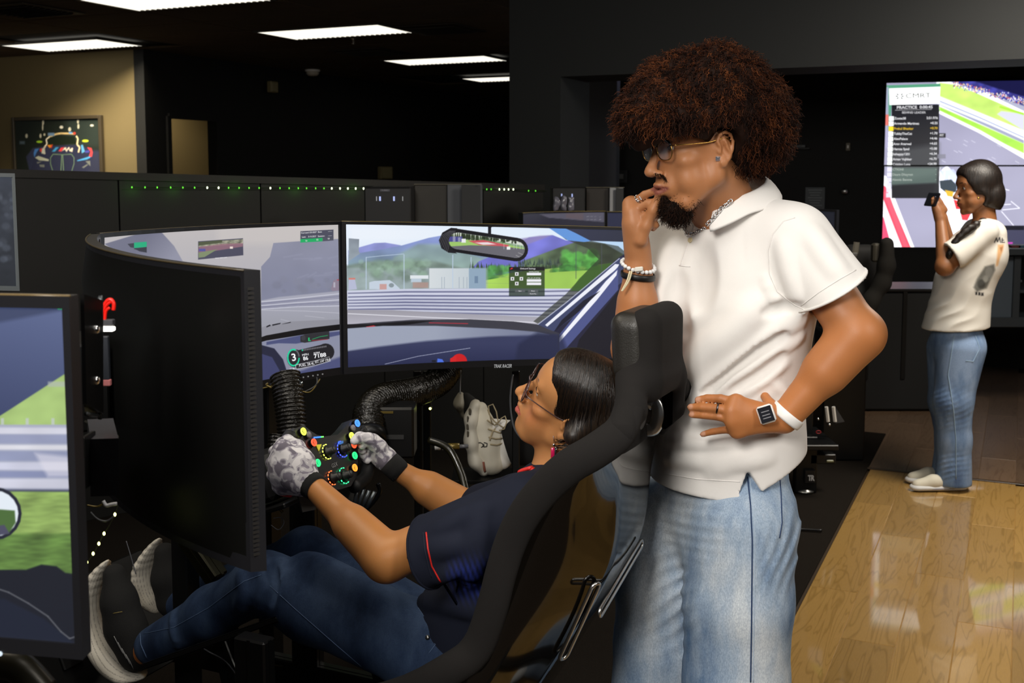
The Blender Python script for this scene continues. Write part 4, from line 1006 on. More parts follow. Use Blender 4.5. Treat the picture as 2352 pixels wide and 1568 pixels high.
TV1.letters('pit_lettering',t1,'PIT',2163,311,5,WHT,bold=.02); TV2.letters('pit_lettering',t2,'PIT',2162,359 if False else 385,4.5,letm('b9c4bc',.9))
# tiny corner of another display behind the man's hair
q=oneline(T0,E1,1469)[1]; TV3=Screen((1469,q,171,330),(1760,oneline(T0,E1,1760)[1],167,330),0,**TBx); t3=TV3.make('wall_display','corner of a bright display peeking out left of the man\'s hair','television'); TV3.body(t3,BLACK,MATTE,4)
def paint_c(p): p.rect(1400,100,1900,400,'b9b4e0',noise=.15,nsc=.3); p.rect(1400,195,1900,400,'2a3a30',soft=4)
TV3.picture('screen',t3,tvm,60,40,paint_c)
# ---------------- the poster's picture
def paint_poster(p):
    r=p.rect
    r(0,200,300,500,'20251f'); r(150,260,245,340,'2c3430',soft=20); r(170,345,250,400,'33364a',soft=8); p.poly([(60,360),(75,340),(110,335),(110,395),(68,395)],'343850',soft=3)
    p.poly([(70,395),(82,345),(105,335),(185,332),(212,345),(212,378),(200,395)],'30334a',soft=2)
    for x,y,w_,h_ in((99,281,3,12),(98,292,1.5,16),(61,312,4,10),(93,312,3,10),(102,309,3,6),(179,278,3,12),(180,290,3,12),(211,288,7,5),(141,292,7,7),(160,297,5,10)): p.ellipse(x,y,w_/2+.8,h_/2,'e9e2c8' if w_<7 else 'f4f0e0',.85)
    r(45,324,57,331,'6a7c8c',.7,soft=3)
    p.line([(112,315),(128,308),(140,306),(172,307)],4,'d9bd84'); r(110,305,125,312,'6b88a8',soft=2); r(158,303,166,307,'6fa0d8'); p.ellipse(171,306,3,3,'e0483a')
    p.poly([(112,315),(138,313),(170,313),(176,330),(108,332)],'1c241a',soft=1.5)
    p.line([(114,314),(106,320),(108,330),(102,338)],3,'efe4cc'); p.line([(175,312),(179,318),(177,332),(183,338),(180,350)],3.4,'f2dcae'); p.line([(104,336),(98,345),(103,353)],4,'c7b9a4')
    p.ellipse(90.5,325.5,7,2.6,'9fcb30'); p.ellipse(196,323.5,7.4,2.9,'cfe03a')
    p.poly([(108,333),(121,332),(117,338),(114,340)],'e08a2a'); p.poly([(116,334),(121,332),(118,341)],'dd3a2a'); p.poly([(119,348),(128,338),(135,338),(126,348)],'3f93c8'); p.poly([(134,347),(140,339),(148,338),(141,348)],'d8434a')
    p.poly([(142,347),(148,339),(152,338),(152,344),(157,338),(160,338),(160,344),(165,339),(168,340),(166,349),(160,347),(157,342),(153,349),(149,343)],'e8dcc8')
    p.poly([(80,342),(90,341),(84,350),(79,362),(77,352)],'4a7cc0'); p.poly([(91,342),(97,340),(97,350),(92,348)],'c8403a'); p.poly([(97,340),(103,342),(104,354),(95,352)],'bfbfb2')
    p.poly([(186,333),(190,332),(195,348),(188,352)],'5fa6d2'); p.poly([(200,338),(210,340),(213,350),(211,360),(204,359),(208,348)],'e0484c'); p.poly([(195,346),(205,345),(205,350),(196,351)],'4a4aa0'); p.poly([(177,368),(205,359),(209,361),(200,366),(178,370)],'4f9fd8')
    p.poly([(80,362),(88,358),(112,366),(112,370),(90,368)],'b4b7a4'); p.poly([(84,372),(98,370),(86,376)],'84897c',.8); p.poly([(90,378),(102,378),(102,384),(92,383)],'84897c',.8); p.poly([(188,384),(200,377),(203,378),(192,386)],'84897c',.8); p.poly([(196,370),(207,369),(208,382)],'84897c',.8)
    for sx in(1,-1):
        x=143+sx*1; p.line([(x,355),(x+sx*20,354),(x+sx*26,362),(x+sx*26,376),(x+sx*21,392)],1.4,'7c9a74'); p.line([(x,355),(x+sx*2,392)],1.6,'7c9a74')
PN=np.array((E1[1],-E1[0],0))   # towards the viewer
U,V=np.meshgrid(np.linspace(-1,1,210),np.linspace(-1,1,150),indexing='ij'); U=U.ravel(); V=V.ravel()
pp=PC+np.outer(U,E1)*(pwid-fw)+np.outer(V,(0,0,1))*(phei-fw)-E2*.004
X,Y=proj(pp); pa=Paint(X,Y); paint_poster(pa)
i=(np.arange(209)[:,None]*150+np.arange(149)[None,:]).ravel()
o=npmesh('print',pp-PC,np.stack([i,i+150,i+151,i+1],1),mat_attr('poster_print',.25,.5),pos,False); setcol(o.data,pa.linear()*1.6)
# fill light added to brighten the poster and its wall; has no fixture
area_light('poster_wash',tuple(PC-E2*1.6+np.array((0,0,1.0))),.5,3,(1,.93,.8),tuple(PC))
# ================================================================ people: shared pieces
from mathutils.bvhtree import BVHTree
def bvh_of(o):
    m=o.data; off=np.array(o.parent.location) if o.parent else 0
    if o.parent and o.parent.parent: off=off+np.array(o.parent.parent.location)
    v=np.empty(len(m.vertices)*3,np.float32); m.vertices.foreach_get('co',v); v=v.reshape(-1,3)+off
    return BVHTree.FromPolygons([Vector(q) for q in v.tolist()],[tuple(p.vertices) for p in m.polygons])
CAMV=Vector((0,0,CAMZ))
def hit(b,px,py,off=0.):
    d=Vector(ray(px,py)).normalized(); loc,n,_,_=b.ray_cast(CAMV,d)
    if loc is None: return None,None
    if n.dot(d)>0:n=-n
    return np.array(loc)+np.array(n)*off,np.array(n)
def drape(b,pts,off=.001,step=6):
    """3-d points on the surface under a picture polyline"""
    out=[]
    for p,q in zip(pts[:-1],pts[1:]):
        k=max(1,int(math.hypot(q[0]-p[0],q[1]-p[1])/step))
        for i in range(k):
            t=i/k; h_,_=hit(b,p[0]+(q[0]-p[0])*t,p[1]+(q[1]-p[1])*t,off)
            if h_ is not None: out.append(h_)
    h_,_=hit(b,*pts[-1],off)
    if h_ is not None: out.append(h_)
    # drop jumps in depth
    o=[out[0]] if out else []
    for q in out[1:]:
        if np.linalg.norm(q-o[-1])<.05: o.append(q)
    return o
class Head:
    """face prims written in a canonical frame: x forward, y left, z up, origin between the ear canals"""
    def __init__(s,S,O,R,sc=1.0): s.S=S; s.O=np.asarray(O,float); s.R=R; s.sc=sc
    def T(s,p): return s.O+s.sc*(np.asarray(p,float)@s.R)
    def C(s,V): return ((V-s.O)@s.R.T)/s.sc
    def ell(s,c,r,k=.008,op='u',Q=None):
        R=s.R if Q is None else Q@s.R
        s.S.ell(s.T(c),np.asarray(r if hasattr(r,'__len__') else (r,)*3,float)*s.sc,R,k*s.sc,op)
    def cone(s,a,b,ra,rb=None,k=.008,op='u'): s.S.cone(s.T(a),s.T(b),ra*s.sc,(ra if rb is None else rb)*s.sc,k=k*s.sc,op=op)
    def build(s,male=True,mouth=0.0,lid=.5,ears=(1,-1),nose=1.0,jaw=1.0,lips=1.0):
        e,c=s.ell,s.cone
        e((0,0,.038),(.096,.074,.088)); e((.035,0,.05),(.062,.064,.058),.02); e((-.04,0,.02),(.056,.064,.062),.02)
        e((.042,0,-.03),(.052,.056,.072),.02)
        for y in(1,-1):
            c((.008,y*.052*jaw,-.05),(.06,y*.028,-.092),.019,.019,.015); c((.008,y*.052*jaw,-.05),(.0,y*.062,0),.018,.016,.02)
            e((.060,y*.044,-.012),(.022,.020,.018),.012); e((.052,y*.038,-.05),(.030,.026,.030),.015)
        c((.06,-.022,-.094),(.06,.022,-.094),.02,None,.01); e((.081,0,-.100),(.016,.020,.018),.014)
        c((.083,-.036,.040),(.083,.036,.040),.013 if male else .010,None,.014)
        e((.086,0,-.058),(.019,.030,.030),.012)
        for y in(1,-1):
            e((.098,y*.031,.020),(.020,.018,.013),.012,'s')
            e((.0765,y*.031,.020),.0138,.003); e((.088,y*.031,.0185-.004*lid),(.008,.0115,.0050*(1-lid)+.0012),.001,'s')
            c((.0868,y*.042,.0245),(.0905,y*.024,.0265),.0032,.0028,.003)
        c((.090,0,.026),(.116*1,0,-.018),.0072,.0095,.010); e((.119,0,-.026),(.011*nose,.0115*nose,.0105),.008)
        for y in(1,-1):
            e((.108,y*.013*nose,-.031),(.010,.0075,.0080),.005); e((.110,y*.007*nose,-.040),(.006,.0038,.005),.002,'s')
        u=mouth
        for y in(1,-1):
            c((.107,y*.004,-.054),(.0925,y*.024,-.0605),.0058*lips,.003,.004); c((.105,y*.003,-.0685-u),(.0915,y*.022,-.0625-u*.4),.0068*lips,.003,.004)
        e((.100,0,-.0612-u*.5),(.014,.022,.0013+u*.45),.0015,'s')
        e((.100,0,-.082-u),(.010,.018,.005),.008,'s')
        for y in ears:
            Q=frame((math.cos(.2),y*-.25,math.sin(.2)))
            Q=np.array([(math.cos(.25),0,-math.sin(.25)),(0,1,0),(math.sin(.25),0,math.cos(.25))])
            e((-.008,y*.076,.002),(.017,.0065,.029),.005,Q=Q); e((.0,y*.080,-.026),(.009,.005,.010),.006)
            e((-.004,y*.0845,.002),(.0095,.0075,.016),.003,'s',Q=Q)
            pts=[(.004,y*.082,.004),(.010,y*.081,.016),(.004,y*.083,.029),(-.008,y*.085,.033),(-.020,y*.085,.026),(-.024,y*.084,.012),(-.021,y*.083,-.004),(-.012,y*.081,-.020),(-.003,y*.080,-.030)]
            for a,b in zip(pts[:-1],pts[1:]): c(a,b,.0034,None,.002)
            e((-.009,y*.083,.006),(.0035,.004,.016),.004,Q=Q); e((.0065,y*.079,-.004),(.004,.004,.006),.003)
    def paint(s,V,base,lip,blush=None,beard=None,amt=1):
        q=s.C(V); c=np.tile(np.array(lin(base),float),(len(V),1))
        n=vnoise(V[:,0],V[:,1],V[:,2],60,3)[:,None]; c*=1+.05*n
        def mixin(m,col): nonlocal c; m=np.clip(m,0,1)[:,None]; c=c*(1-m)+np.array(lin(col))*m
        if blush: mixin(.5*np.exp(-(((q[:,0]-.07)/.03)**2+((np.abs(q[:,1])-.045)/.025)**2+((q[:,2]+.03)/.03)**2)),blush)
        zz=q[:,2]; m=((q[:,0]>.085)&(np.abs(q[:,1])<.026)); w=np.where(zz>-.062,.0095*(1-(np.abs(q[:,1])/.03)**2),.0125*(1-(np.abs(q[:,1])/.028)**2))
        mixin(m*np.clip((w-np.abs(zz+.0615))/.002,0,1)*.9*amt,lip)
        return c
def strands(name,roots,dirs,L,r,material,parent,loc,col=None,seg=10,curl=0.0,curlr=0.004,gravity=0.0,side=3,seed=0,jit=.3,taper=.3):
    rg=np.random.default_rng(seed); n=len(roots); V=np.empty((n,seg+1,side,3),np.float32); t=np.linspace(0,1,seg+1)
    d=dirs+rg.normal(size=dirs.shape)*jit; d/=np.linalg.norm(d,axis=1,keepdims=True)
    up=np.array((.3,.2,.93)); a=np.cross(d,up); a/=np.linalg.norm(a,axis=1,keepdims=True)+1e-9; b=np.cross(d,a)
    LL=L*rg.uniform(.6,1.3,n); ph=rg.uniform(0,6.28,n); w=curl*rg.uniform(.7,1.3,n)
    rr=r*rg.uniform(.7,1.2,n)
    for i,tt in enumerate(t):
        c=roots+d*(LL*tt)[:,None]; c[:,2]-=gravity*(tt**2)*LL
        if curl:
            cr=curlr*min(1,tt*4)
            c=c+(a*np.cos(ph+w*tt)[:,None]+b*np.sin(ph+w*tt)[:,None])*cr
        for k in range(side):
            th=2*math.pi*k/side; V[:,i,k]=c+(a*math.cos(th)+b*math.sin(th))*(rr*(1-(1-taper)*tt))[:,None]
    V=V.reshape(-1,3)-loc; base=(np.arange(n)*(seg+1)*side)[:,None,None]; i=np.arange(seg)[None,:,None]; k=np.arange(side)[None,None,:]
    F=np.stack([base+i*side+k,base+i*side+(k+1)%side,base+(i+1)*side+(k+1)%side,base+(i+1)*side+k],-1).reshape(-1,4)
    o=npmesh(name,V,F,material,parent,True)
    if col is not None:
        cc=np.array([lin(q) for q in col]); pick=cc[rg.integers(0,len(cc),n)]*rg.uniform(.7,1.3,n)[:,None]
        setcol(o.data,np.repeat(pick,(seg+1)*side,0))
    return o
def sample_mesh(o,n,seed=0,cond=None):
    """random points + normals on a mesh (object coords)"""
    m=o.data; rg=np.random.default_rng(seed); nf=len(m.polygons); c=np.empty(nf*3,np.float32); m.polygons.foreach_get('center',c); c=c.reshape(-1,3)
    nn=np.empty(nf*3,np.float32); m.polygons.foreach_get('normal',nn); nn=nn.reshape(-1,3); ar=np.empty(nf,np.float32); m.polygons.foreach_get('area',ar)
    if cond is not None:
        k=cond(c,nn); c,nn,ar=c[k],nn[k],ar[k]
    i=rg.choice(len(c),n,p=ar/ar.sum()); return c[i]+rg.normal(size=(n,3))*.001,nn[i]
def part_xf(loc): return lambda V:V-np.asarray(loc)
def glove_or_hand(S,w,kn,th=None,r=.0095,palm_r=.016,k=.006,nrm=None,f=.6):
    """w wrist point, kn list of finger joint lists (first = knuckle), th thumb joints"""
    kk=[q[0] for q in kn]
    for i,q in enumerate(kk):
        a=w+(q-w)*.15; S.cone(a,q,palm_r*1.05,palm_r*.86,nrm,f if nrm is not None else 1,k=.010)
    for i in range(len(kk)-1): S.cone(kk[i],kk[i+1],palm_r*.85,None,nrm,f if nrm is not None else 1,k=.008)
    mid=sum(kk)/len(kk); S.cone(w+(mid-w)*.3,w+(mid-w)*.8,palm_r*1.2,palm_r*1.2,nrm,f if nrm is not None else 1,k=.012)
    for i,q in enumerate(kn):
        rr=r*(1,1.03,.98,.86)[i] if len(kn)==4 else r
        rs=[rr*1.08,rr*1.0,rr*.92,rr*.80][:len(q)]
        S.chain(q,rs,k=k*.5)
    if th is not None: S.chain(th,[r*1.6,r*1.2,r*1.05,r*.9][:len(th)],k=.008)
m_skin_man=mat_attr('skin_brown',.48,.4,.12,.10,500)
m_skin_girl=mat_attr('skin_light_brown',.45,.4,.12,.08,500)
m_eye=mat('eye_white','d9d2c8',.1,coat=.5); m_iris=mat('dark_iris','1c0f08',.1,coat=1)
def fabric(name,color,scale=900,bump=.25,rough=.85,var=.05,sheen=.2):
    t=NT(name); c=lin(color); n=t.noise(7,3); r=t.ramp(n.outputs[0],[(.3,tuple(x*(1-var) for x in c)),(.7,tuple(x*(1+var) for x in c))]); t.L(r.outputs[0],t.b.inputs['Base Color'])
    n2=t.noise(scale,2); t.bump(n2.outputs[0],bump,.001); t.b.inputs['Roughness'].default_value=rough; t.b.inputs['Sheen Weight'].default_value=sheen; t.b.inputs['Specular IOR Level'].default_value=.25; return t.m
def denim(name,light,mid,dark,wash=1.0,scale=9,stretch=(1,1,.35),space='Object'):
    t=NT(name); n=t.noise(scale,5,stretch,.6); r=t.ramp(n.outputs[0],[(.34,lin(dark)),(.48,lin(mid)),(.61,lin(light))])
    g=t.noise(420,3,(1,1,.45),.7); h=t.ramp(g.outputs[0],[(.3,(.62,.66,.72)),(.7,(1.22,1.2,1.18))])
    m=t.N('ShaderNodeMix',data_type='RGBA',blend_type='MULTIPLY'); m.inputs[0].default_value=wash; t.L(r.outputs[0],m.inputs[6]); t.L(h.outputs[0],m.inputs[7]); t.L(m.outputs[2],t.b.inputs['Base Color'])
    t.b.inputs['Roughness'].default_value=.85; t.b.inputs['Specular IOR Level'].default_value=.2; t.b.inputs['Sheen Weight'].default_value=.0
    t.bump(g.outputs[0],.35,.0012); return t.m

def rim(name,b,c,n_,r,m,parent,loc,R_=.3,inset=.004,num=48,zmax=None):
    """a smooth rolled edge where a garment was cut open"""
    n_=unit(n_); u_=unit(np.cross(n_,(0,0,1) if abs(n_[2])<.9 else (1,0,0))); v_=np.cross(n_,u_); out=[]
    for sg in(1,-1):
        out=[]
        for a in np.linspace(0,2*math.pi,num,endpoint=False):
            d_=u_*math.cos(a)+v_*math.sin(a); o_=Vector(c+d_*R_+n_*inset*sg); h_,_,_,_=b.ray_cast(o_,Vector(-d_),R_)
            if h_ is not None: out.append(np.array(h_)-loc)
        if len(out)>num*.8: break
    if len(out)<8: return None
    return G().tube(out,r,6,closed=True).build(name,m,parent,True)
# ================================================================ the standing man in the white polo shirt
MAN=np.array((.45,2.42,0.)); man=thing('person','standing person in white polo and light jeans, hand on chin, curly brown hair','person',loc=MAN)
sv=np.array((.66,-.751,0)); fv=np.array((-.751,-.66,0)); zz=np.array((0,0,1.))
HS=1.03; pit=math.radians(9)
hf=unit((-.92*math.cos(pit),-.39*math.cos(pit),-math.sin(pit))); HR=frame(hf)
HO=P(1655,343,2.245)-HS*.074*HR[1]
S=SDF(.0034); S.k=.012
H=Head(S,HO,HR,HS); H.build(True,mouth=.0012,lid=.55,jaw=1.02,nose=1.1,lips=1.2)
NB=P(1672,500,2.41)
S.cone(H.T((-.022,0,-.03)),NB,.060,.066,k=.02); S.cone(H.T((-.012,0,-.06)),NB+fv*.02-zz*.0,.052,.06,k=.02)
LS=P(1826,553,2.31); RSH=P(1543,540,2.53)
S.cone(LS,RSH,.05,.05,k=.03); S.cone(NB,P(1676,640,2.42),.066,.10,k=.03); S.cone(P(1676,655,2.42),P(1675,700,2.42),.15,.15,fv,.55,k=.03); S.cone(P(1675,680,2.42),P(1668,1060,2.42),.15,.145,fv,.6,k=.03)
LE=P(1970,768,2.21); LW=P(1800,962,2.225)
S.cone(LS,LE,.056,.048,k=.02); S.cone(LE,LW,.048,.030,k=.014); S.ell(P(1995,765,2.225),(.032,.03,.034),k=.02); S.cone(LE,LE+(LW-LE)*.42,.050,.046,k=.02)
# hand on the hip
q=lambda x,y,d:P(x,y,d)
hn=[[q(1690,924,2.205),q(1655,915,2.215),q(1625,914,2.228),q(1603,918,2.236)],
    [q(1684,945,2.198),q(1648,938,2.206),q(1612,935,2.222),q(1586,935,2.236)],
    [q(1686,966,2.196),q(1650,956,2.206),q(1615,953,2.222),q(1589,952,2.236)],
    [q(1694,988,2.200),q(1664,987,2.212),q(1636,991,2.226),q(1614,997,2.236)]]
glove_or_hand(S,LW,hn,[q(1775,950,2.225),q(1768,928,2.24),q(1757,910,2.262)],r=.0091,palm_r=.0185,nrm=(0,1,0),f=.72,k=.003)
# raised right arm, hand at the chin
RE=P(1462,800,2.36); RW=P(1466,592,2.345)
S.cone(RSH,RE,.056,.050,k=.02); S.cone(RE,RW,.047,.0285,k=.014); S.cone(RE,RE+(RW-RE)*.5,.050,.041,k=.02)
hn2=[[q(1450,470,2.335),q(1481,447,2.315),q(1505,438,2.30),q(1519,434,2.292)],
     [q(1452,488,2.325),q(1489,467,2.305),q(1508,463,2.298),q(1518,470,2.297)],
     [q(1455,508,2.322),q(1494,490,2.303),q(1508,493,2.30),q(1504,503,2.305)],
     [q(1462,527,2.322),q(1496,512,2.306),q(1507,517,2.306),q(1500,526,2.315)]]
glove_or_hand(S,RW,hn2,[q(1472,552,2.31),q(1484,520,2.300),q(1500,482,2.292),q(1514,450,2.286)],r=.0086,palm_r=.0205,nrm=None)
def pman(V):
    c=H.paint(V,'a8714a','7a4038',amt=1)
    arm=np.clip((1.36-V[:,2])/.08,0,1)[:,None]; c=c*(1-arm)+np.array(lin('b57444'))*(1+.06*vnoise(V[:,0],V[:,1],V[:,2],40,9)[:,None])*arm
    for f_ in hn+hn2+[[None,q(1514,450,2.286)]]:      # nails
        e=f_[-1]; d=np.linalg.norm(V-(e+np.array((-.002,-.006,.003))),axis=1); m=np.clip((.0075-d)/.002,0,1)[:,None]*.6; c=c*(1-m)+np.array(lin('d8a890'))*m
    kk=np.array([f_[1] for f_ in hn]+[f_[0] for f_ in hn]); 
    for e in kk: d=np.linalg.norm(V-e,axis=1); m=np.clip((.016-d)/.012,0,1)[:,None]*.25; c=c*(1-m)+np.array(lin('6d3f22'))*m
    return c
body=S.mesh('body',m_skin_man,man,paint=pman,xf=None); 
def shift_obj(o,loc):
    m=o.data; v=np.empty(len(m.vertices)*3,np.float32); m.vertices.foreach_get('co',v); v=(v.reshape(-1,3)-np.asarray(loc)).astype(np.float32); m.vertices.foreach_set('co',v.ravel()); m.update(); return o
shift_obj(body,MAN)
def wear(g_or_o,loc=MAN): return shift_obj(g_or_o,loc)
for y in(1,-1):
    g=G(); g.ball(H.T((.0765,y*.031,.020)),.0126*HS,14); wear(g.build('eye',m_eye,man,True))
    g=G(); g.ball(H.T((.0868,y*.031,.0165)),.0062*HS,10); wear(g.build('iris',m_iris,man,True))
# ---- polo shirt
def foldfn(center,rad,direc,period,amp,seed,wob=.5):
    """cloth folds running along direc around a centre"""
    c0=np.asarray(center,float); dr=unit(direc); view=unit(c0-np.array((0,0,CAMZ))); pr=unit(np.cross(dr,view))
    def fn(X,Y,Z):
        x,y,z=X-c0[0],Y-c0[1],Z-c0[2]; a=x*dr[0]+y*dr[1]+z*dr[2]; p=x*pr[0]+y*pr[1]+z*pr[2]
        r2=(a/(rad*1.3))**2+(p/rad)**2+((x*view[0]+y*view[1]+z*view[2])/(rad*1.5))**2
        w=np.clip(1-r2,0,1); s_=np.sin(6.283*p/period+wob*np.sin(a*14+seed)+wob*1.3*np.sin(a*31+p*9+seed*2)+seed)
        return -amp*w*(1-np.abs(s_))**1.0*(.6+.4*np.sin(a*17+seed*3))
    lo=c0-rad*1.5; hi=c0+rad*1.5; return fn,lo,hi
m_seam0=mat('white_seam','e6e3e0',.8)
S=SDF(.0042); S.k=.03
SE=P(1911,668,2.248); sd=unit(SE-LS)
S.cone(LS,SE+sd*.03,.076,.079,k=.01); 
RSE=P(1500,690,2.44); rd=unit(RSE-RSH); S.cone(RSH,RSE+rd*.03,.076,.070,k=.01)
edge=unit(P(1978,630,2.25)-P(1846,714,2.25)); S.plane(SE,np.cross(edge,(0,1,0))*np.sign(np.dot(np.cross(edge,(0,1,0)),sd)),0,SE-.16,SE+.16)
S.plane(RSE,unit((0,0,-1)),0,RSE-.14,RSE+.14)
S.cone(LS,P(1700,508,2.38),.062,.056,k=.03); S.cone(RSH,P(1640,525,2.44),.062,.052,k=.03)
S.cone(P(1680,650,2.42),P(1676,690,2.42),.187,.192,fv,.66,.66,k=.05); S.cone(P(1676,690,2.42),P(1684,840,2.42),.192,.170,fv,.66,.72,k=.03)
S.cone(P(1684,840,2.42),P(1668,1000,2.42),.170,.182,fv,.72,.74,k=.03); S.cone(P(1668,1000,2.42),P(1668,1130,2.42),.182,.192,fv,.74,.78,k=.02)
RID=[([(1598,930),(1640,872),(1700,815),(1770,765),(1822,728)],.020,.007),([(1640,905),(1720,850),(1790,800),(1828,770)],.014,.006),([(1705,905),(1760,870),(1800,835)],.011,.006),([(1600,850),(1640,800),(1700,750),(1740,700)],.028,.005),
     ([(1545,1015),(1610,1020),(1690,1012)],.014,.005),([(1540,1050),(1620,1058),(1700,1050)],.016,.004),([(1640,1080),(1690,1060),(1760,1050)],.016,.003),([(1556,560),(1540,610),(1528,680)],.022,.006),([(1800,560),(1812,620),(1838,690)],.016,.004),
     ([(1860,540),(1900,600),(1930,640)],.020,.003),([(1555,740),(1590,700),(1620,680)],.024,.005),([(1780,880),(1800,900),(1812,960)],.012,.005),([(1760,640),(1770,680),(1800,710)],.012,.005)]
VAL=[([(1620,905),(1680,850),(1740,805),(1800,770)],.010,.005),([(1680,900),(1740,862),(1800,818)],.009,.005),([(1560,640),(1548,700),(1560,760)],.020,.003),([(1570,985),(1620,995),(1690,985)],.010,.004),([(1760,720),(1800,705),(1838,708)],.010,.006),([(1590,580),(1596,640),(1590,690)],.030,.002)]
def ridges(S,b,RR,VV):
    for L_,op in((RR,'u'),(VV,'s')):
        for pts,w_,amp in L_:
            for k_ in range(1): pass
            p_=drape(b,pts,0,14)
            if len(p_)<3: continue
            n_=len(p_); out_=[]; 
            for i,x in enumerate(p_):
                dirc=unit(x-np.array((0,0,CAMZ))); t_=i/(n_-1); e_=amp*math.sin(math.pi*min(1,max(0,t_)))**.6 if 0<t_<1 else 0
                out_.append(x+dirc*((w_-e_)*(1 if op=='u' else -1)))
            S.chain(out_,w_,k=w_*.9,op=op)
base_=SDF(.009); base_.ops=list(S.ops); bo=base_.mesh('tmp',m_seam0,None); bb_=bvh_of(bo); bpy.data.objects.remove(bo)
ridges(S,bb_,RID,VAL)
S.warp(lambda X,Y,Z:.0025*vnoise(X,Y,Z,22,4))
S.plane(P(1600,1112,2.4),unit((0,0,-1)),.003); 
x0=P(1730,1100,2.28)
S.plane(P(1760,1112,2.28),unit(np.array((.50,0,-.86))),.003,(x0[0],1.8,.6),(1.2,3,1.2))
S.cone(P(1717,1080,2.26),P(1722,1128,2.26),.001,.022,(0,1,0),5,k=.002,op='s')
S.cone(H.T((-.02,0,-.05)),NB-zz*.02,.064,.060,k=.004,op='s')           # neck opening
S.cone(SE-sd*.035,SE+sd*.12,.060,.063,k=.002,op='s'); S.cone(RSE-rd*.04,RSE+rd*.1,.058,.060,k=.002,op='s')
m_polo=fabric('white_pique_cotton','e9e6e2',1100,.25,.85,.02)
shirt=wear(S.mesh('polo_shirt',m_polo,man)); SB=bvh_of(shirt)
rim('sleeve_cuff',SB,SE,np.cross(edge,(0,1,0)),.0032,m_polo,man,MAN,.102); rim('hem_edge',SB,P(1672,1108,2.42),(0,0,1),.0028,m_polo,man,MAN,.4,.004,90)
m_seam=m_seam0
def seam(name,b,pts,r,m,parent,loc,off=.0003,flat=None):
    p=drape(b,pts,off)
    if len(p)<3: return None
    g=G(); g.tube([x-loc for x in p],r,5); return g.build(name,m,parent,True)
seam('sleeve_seam',SB,[(1826,500),(1800,508),(1778,535),(1766,575),(1768,630),(1785,670),(1825,700),(1850,712)],.0012,m_seam,man,MAN)
seam('sleeve_hem',SB,[(1966,620),(1930,640),(1880,672),(1840,702)],.0010,m_seam,man,MAN)
seam('shirt_hem',SB,[(1530,1088),(1600,1100),(1700,1106)],.0009,m_seam,man,MAN)
# collar: folded leaf round the neck, open at the throat
NC=P(1675,468,2.395); g=G(); n=44; vv=[]
fa=math.atan2(fv[1],fv[0])
for i in range(n+1):
    t_=i/n; th=fa+math.radians(16)+t_*math.radians(328); d_=np.array((math.cos(th),math.sin(th),0)); c_=math.cos(th-fa)   # 1 front, -1 back
    endw=max(0,1-min(t_,1-t_)/.13); r0=.074; hz=.036-.028*c_
    top=NC+d_*r0+zz*hz; low=NC+d_*(r0+.040+.016*endw)+zz*(hz-.038-.030*endw); mid=NC+d_*(r0+.024)+zz*(hz-.014)
    inn=NC+d_*(r0-.004)+zz*(hz-.045)
    vv+=[inn,top-d_*.003,top+d_*.006+zz*.002,mid,low,low-zz*.005-d_*.004,mid-zz*.006-d_*.006]
ff=[(i*7+k,(i+1)*7+k,(i+1)*7+(k+1)%7,i*7+(k+1)%7) for i in range(n) for k in range(7)]+[tuple(range(7)),tuple(n*7+k for k in range(6,-1,-1))]
g.add([v-MAN for v in vv],ff); col_=g.build('collar',m_polo,man,True)
m_=col_.modifiers.new('s','SUBSURF'); m_.levels=1; m_.render_levels=1
# placket and buttons
pl=[(1600,520),(1590,552),(1578,585),(1568,610)]
for dx in(-10,14): seam('placket_seam',SB,[(1606+dx,505),(1592+dx,555),(1572+dx*.9,611)],.0013,m_seam,man,MAN)
seam('placket_end',SB,[(1560,609),(1572,611),(1586,612)],.0013,m_seam,man,MAN)
m_btn=mat('pearl_button','d8c9a0',.3)
for x,y in((1606,504),(1587,552)):
    p_,n_=hit(SB,x,y,.002)
    if p_ is not None: g=G(); g.lathe(p_-MAN,n_,[(.0055,0),(.006,.001),(.0055,.0022),(.003,.0018)],14); g.build('button',m_btn,man,True)
# ---- jeans
S=SDF(.0055); S.k=.03
S.cone(P(1668,1080,2.42),P(1668,1170,2.42),.150,.166,fv,.70,.74,k=.03)
def legs(px,d,rs,foot):
    hip=P(px[0],1195,d); kn=np.array((P(px[1],1568,d)[0],d,.50)); an=np.array((P(px[1],1568,d)[0]+foot[0],d+foot[1],.09))
    mid=(hip+kn)/2+zz*.0; S.cone(hip,mid,rs[0]*.95,rs[1],k=.03); S.cone(mid,kn,rs[1],rs[2],k=.02); S.cone(kn,an,rs[2],rs[3],k=.02); return an
aN=legs((1706,1690),2.335,(.118,.116,.113,.12),(-.01,-.01)); aF=legs((1528,1516),2.52,(.112,.112,.108,.115),(-.02,.0))
S.plane((0,0,.045),(0,0,-1),.003)
for a in [(P(1600,1190,2.3),.12,P(1700,1200,2.3)-P(1520,1170,2.3),.045,.006,1.),(P(1560,1420,2.32),.22,P(1600,1200,2.3)-P(1550,1560,2.3),.10,.004,2.),(P(1790,1260,2.3),.10,P(1810,1200,2.3)-P(1780,1300,2.3),.04,.008,.3),
          (P(1480,1400,2.42),.16,P(1560,1380,2.4)-P(1430,1440,2.4),.06,.008,4.)]:
    fn,lo,hi=foldfn(*a); S.warp(fn,lo,hi)
S.warp(lambda X,Y,Z:.003*vnoise(X,Y,Z,14,8))
m_jean=denim('light_wash_denim','cdd5db','a3b5c8','6683a6',.85,6)
jeans=wear(S.mesh('jeans',m_jean,man)); JB=bvh_of(jeans)
m_st=mat('dark_denim_seam','2e4468',.8)
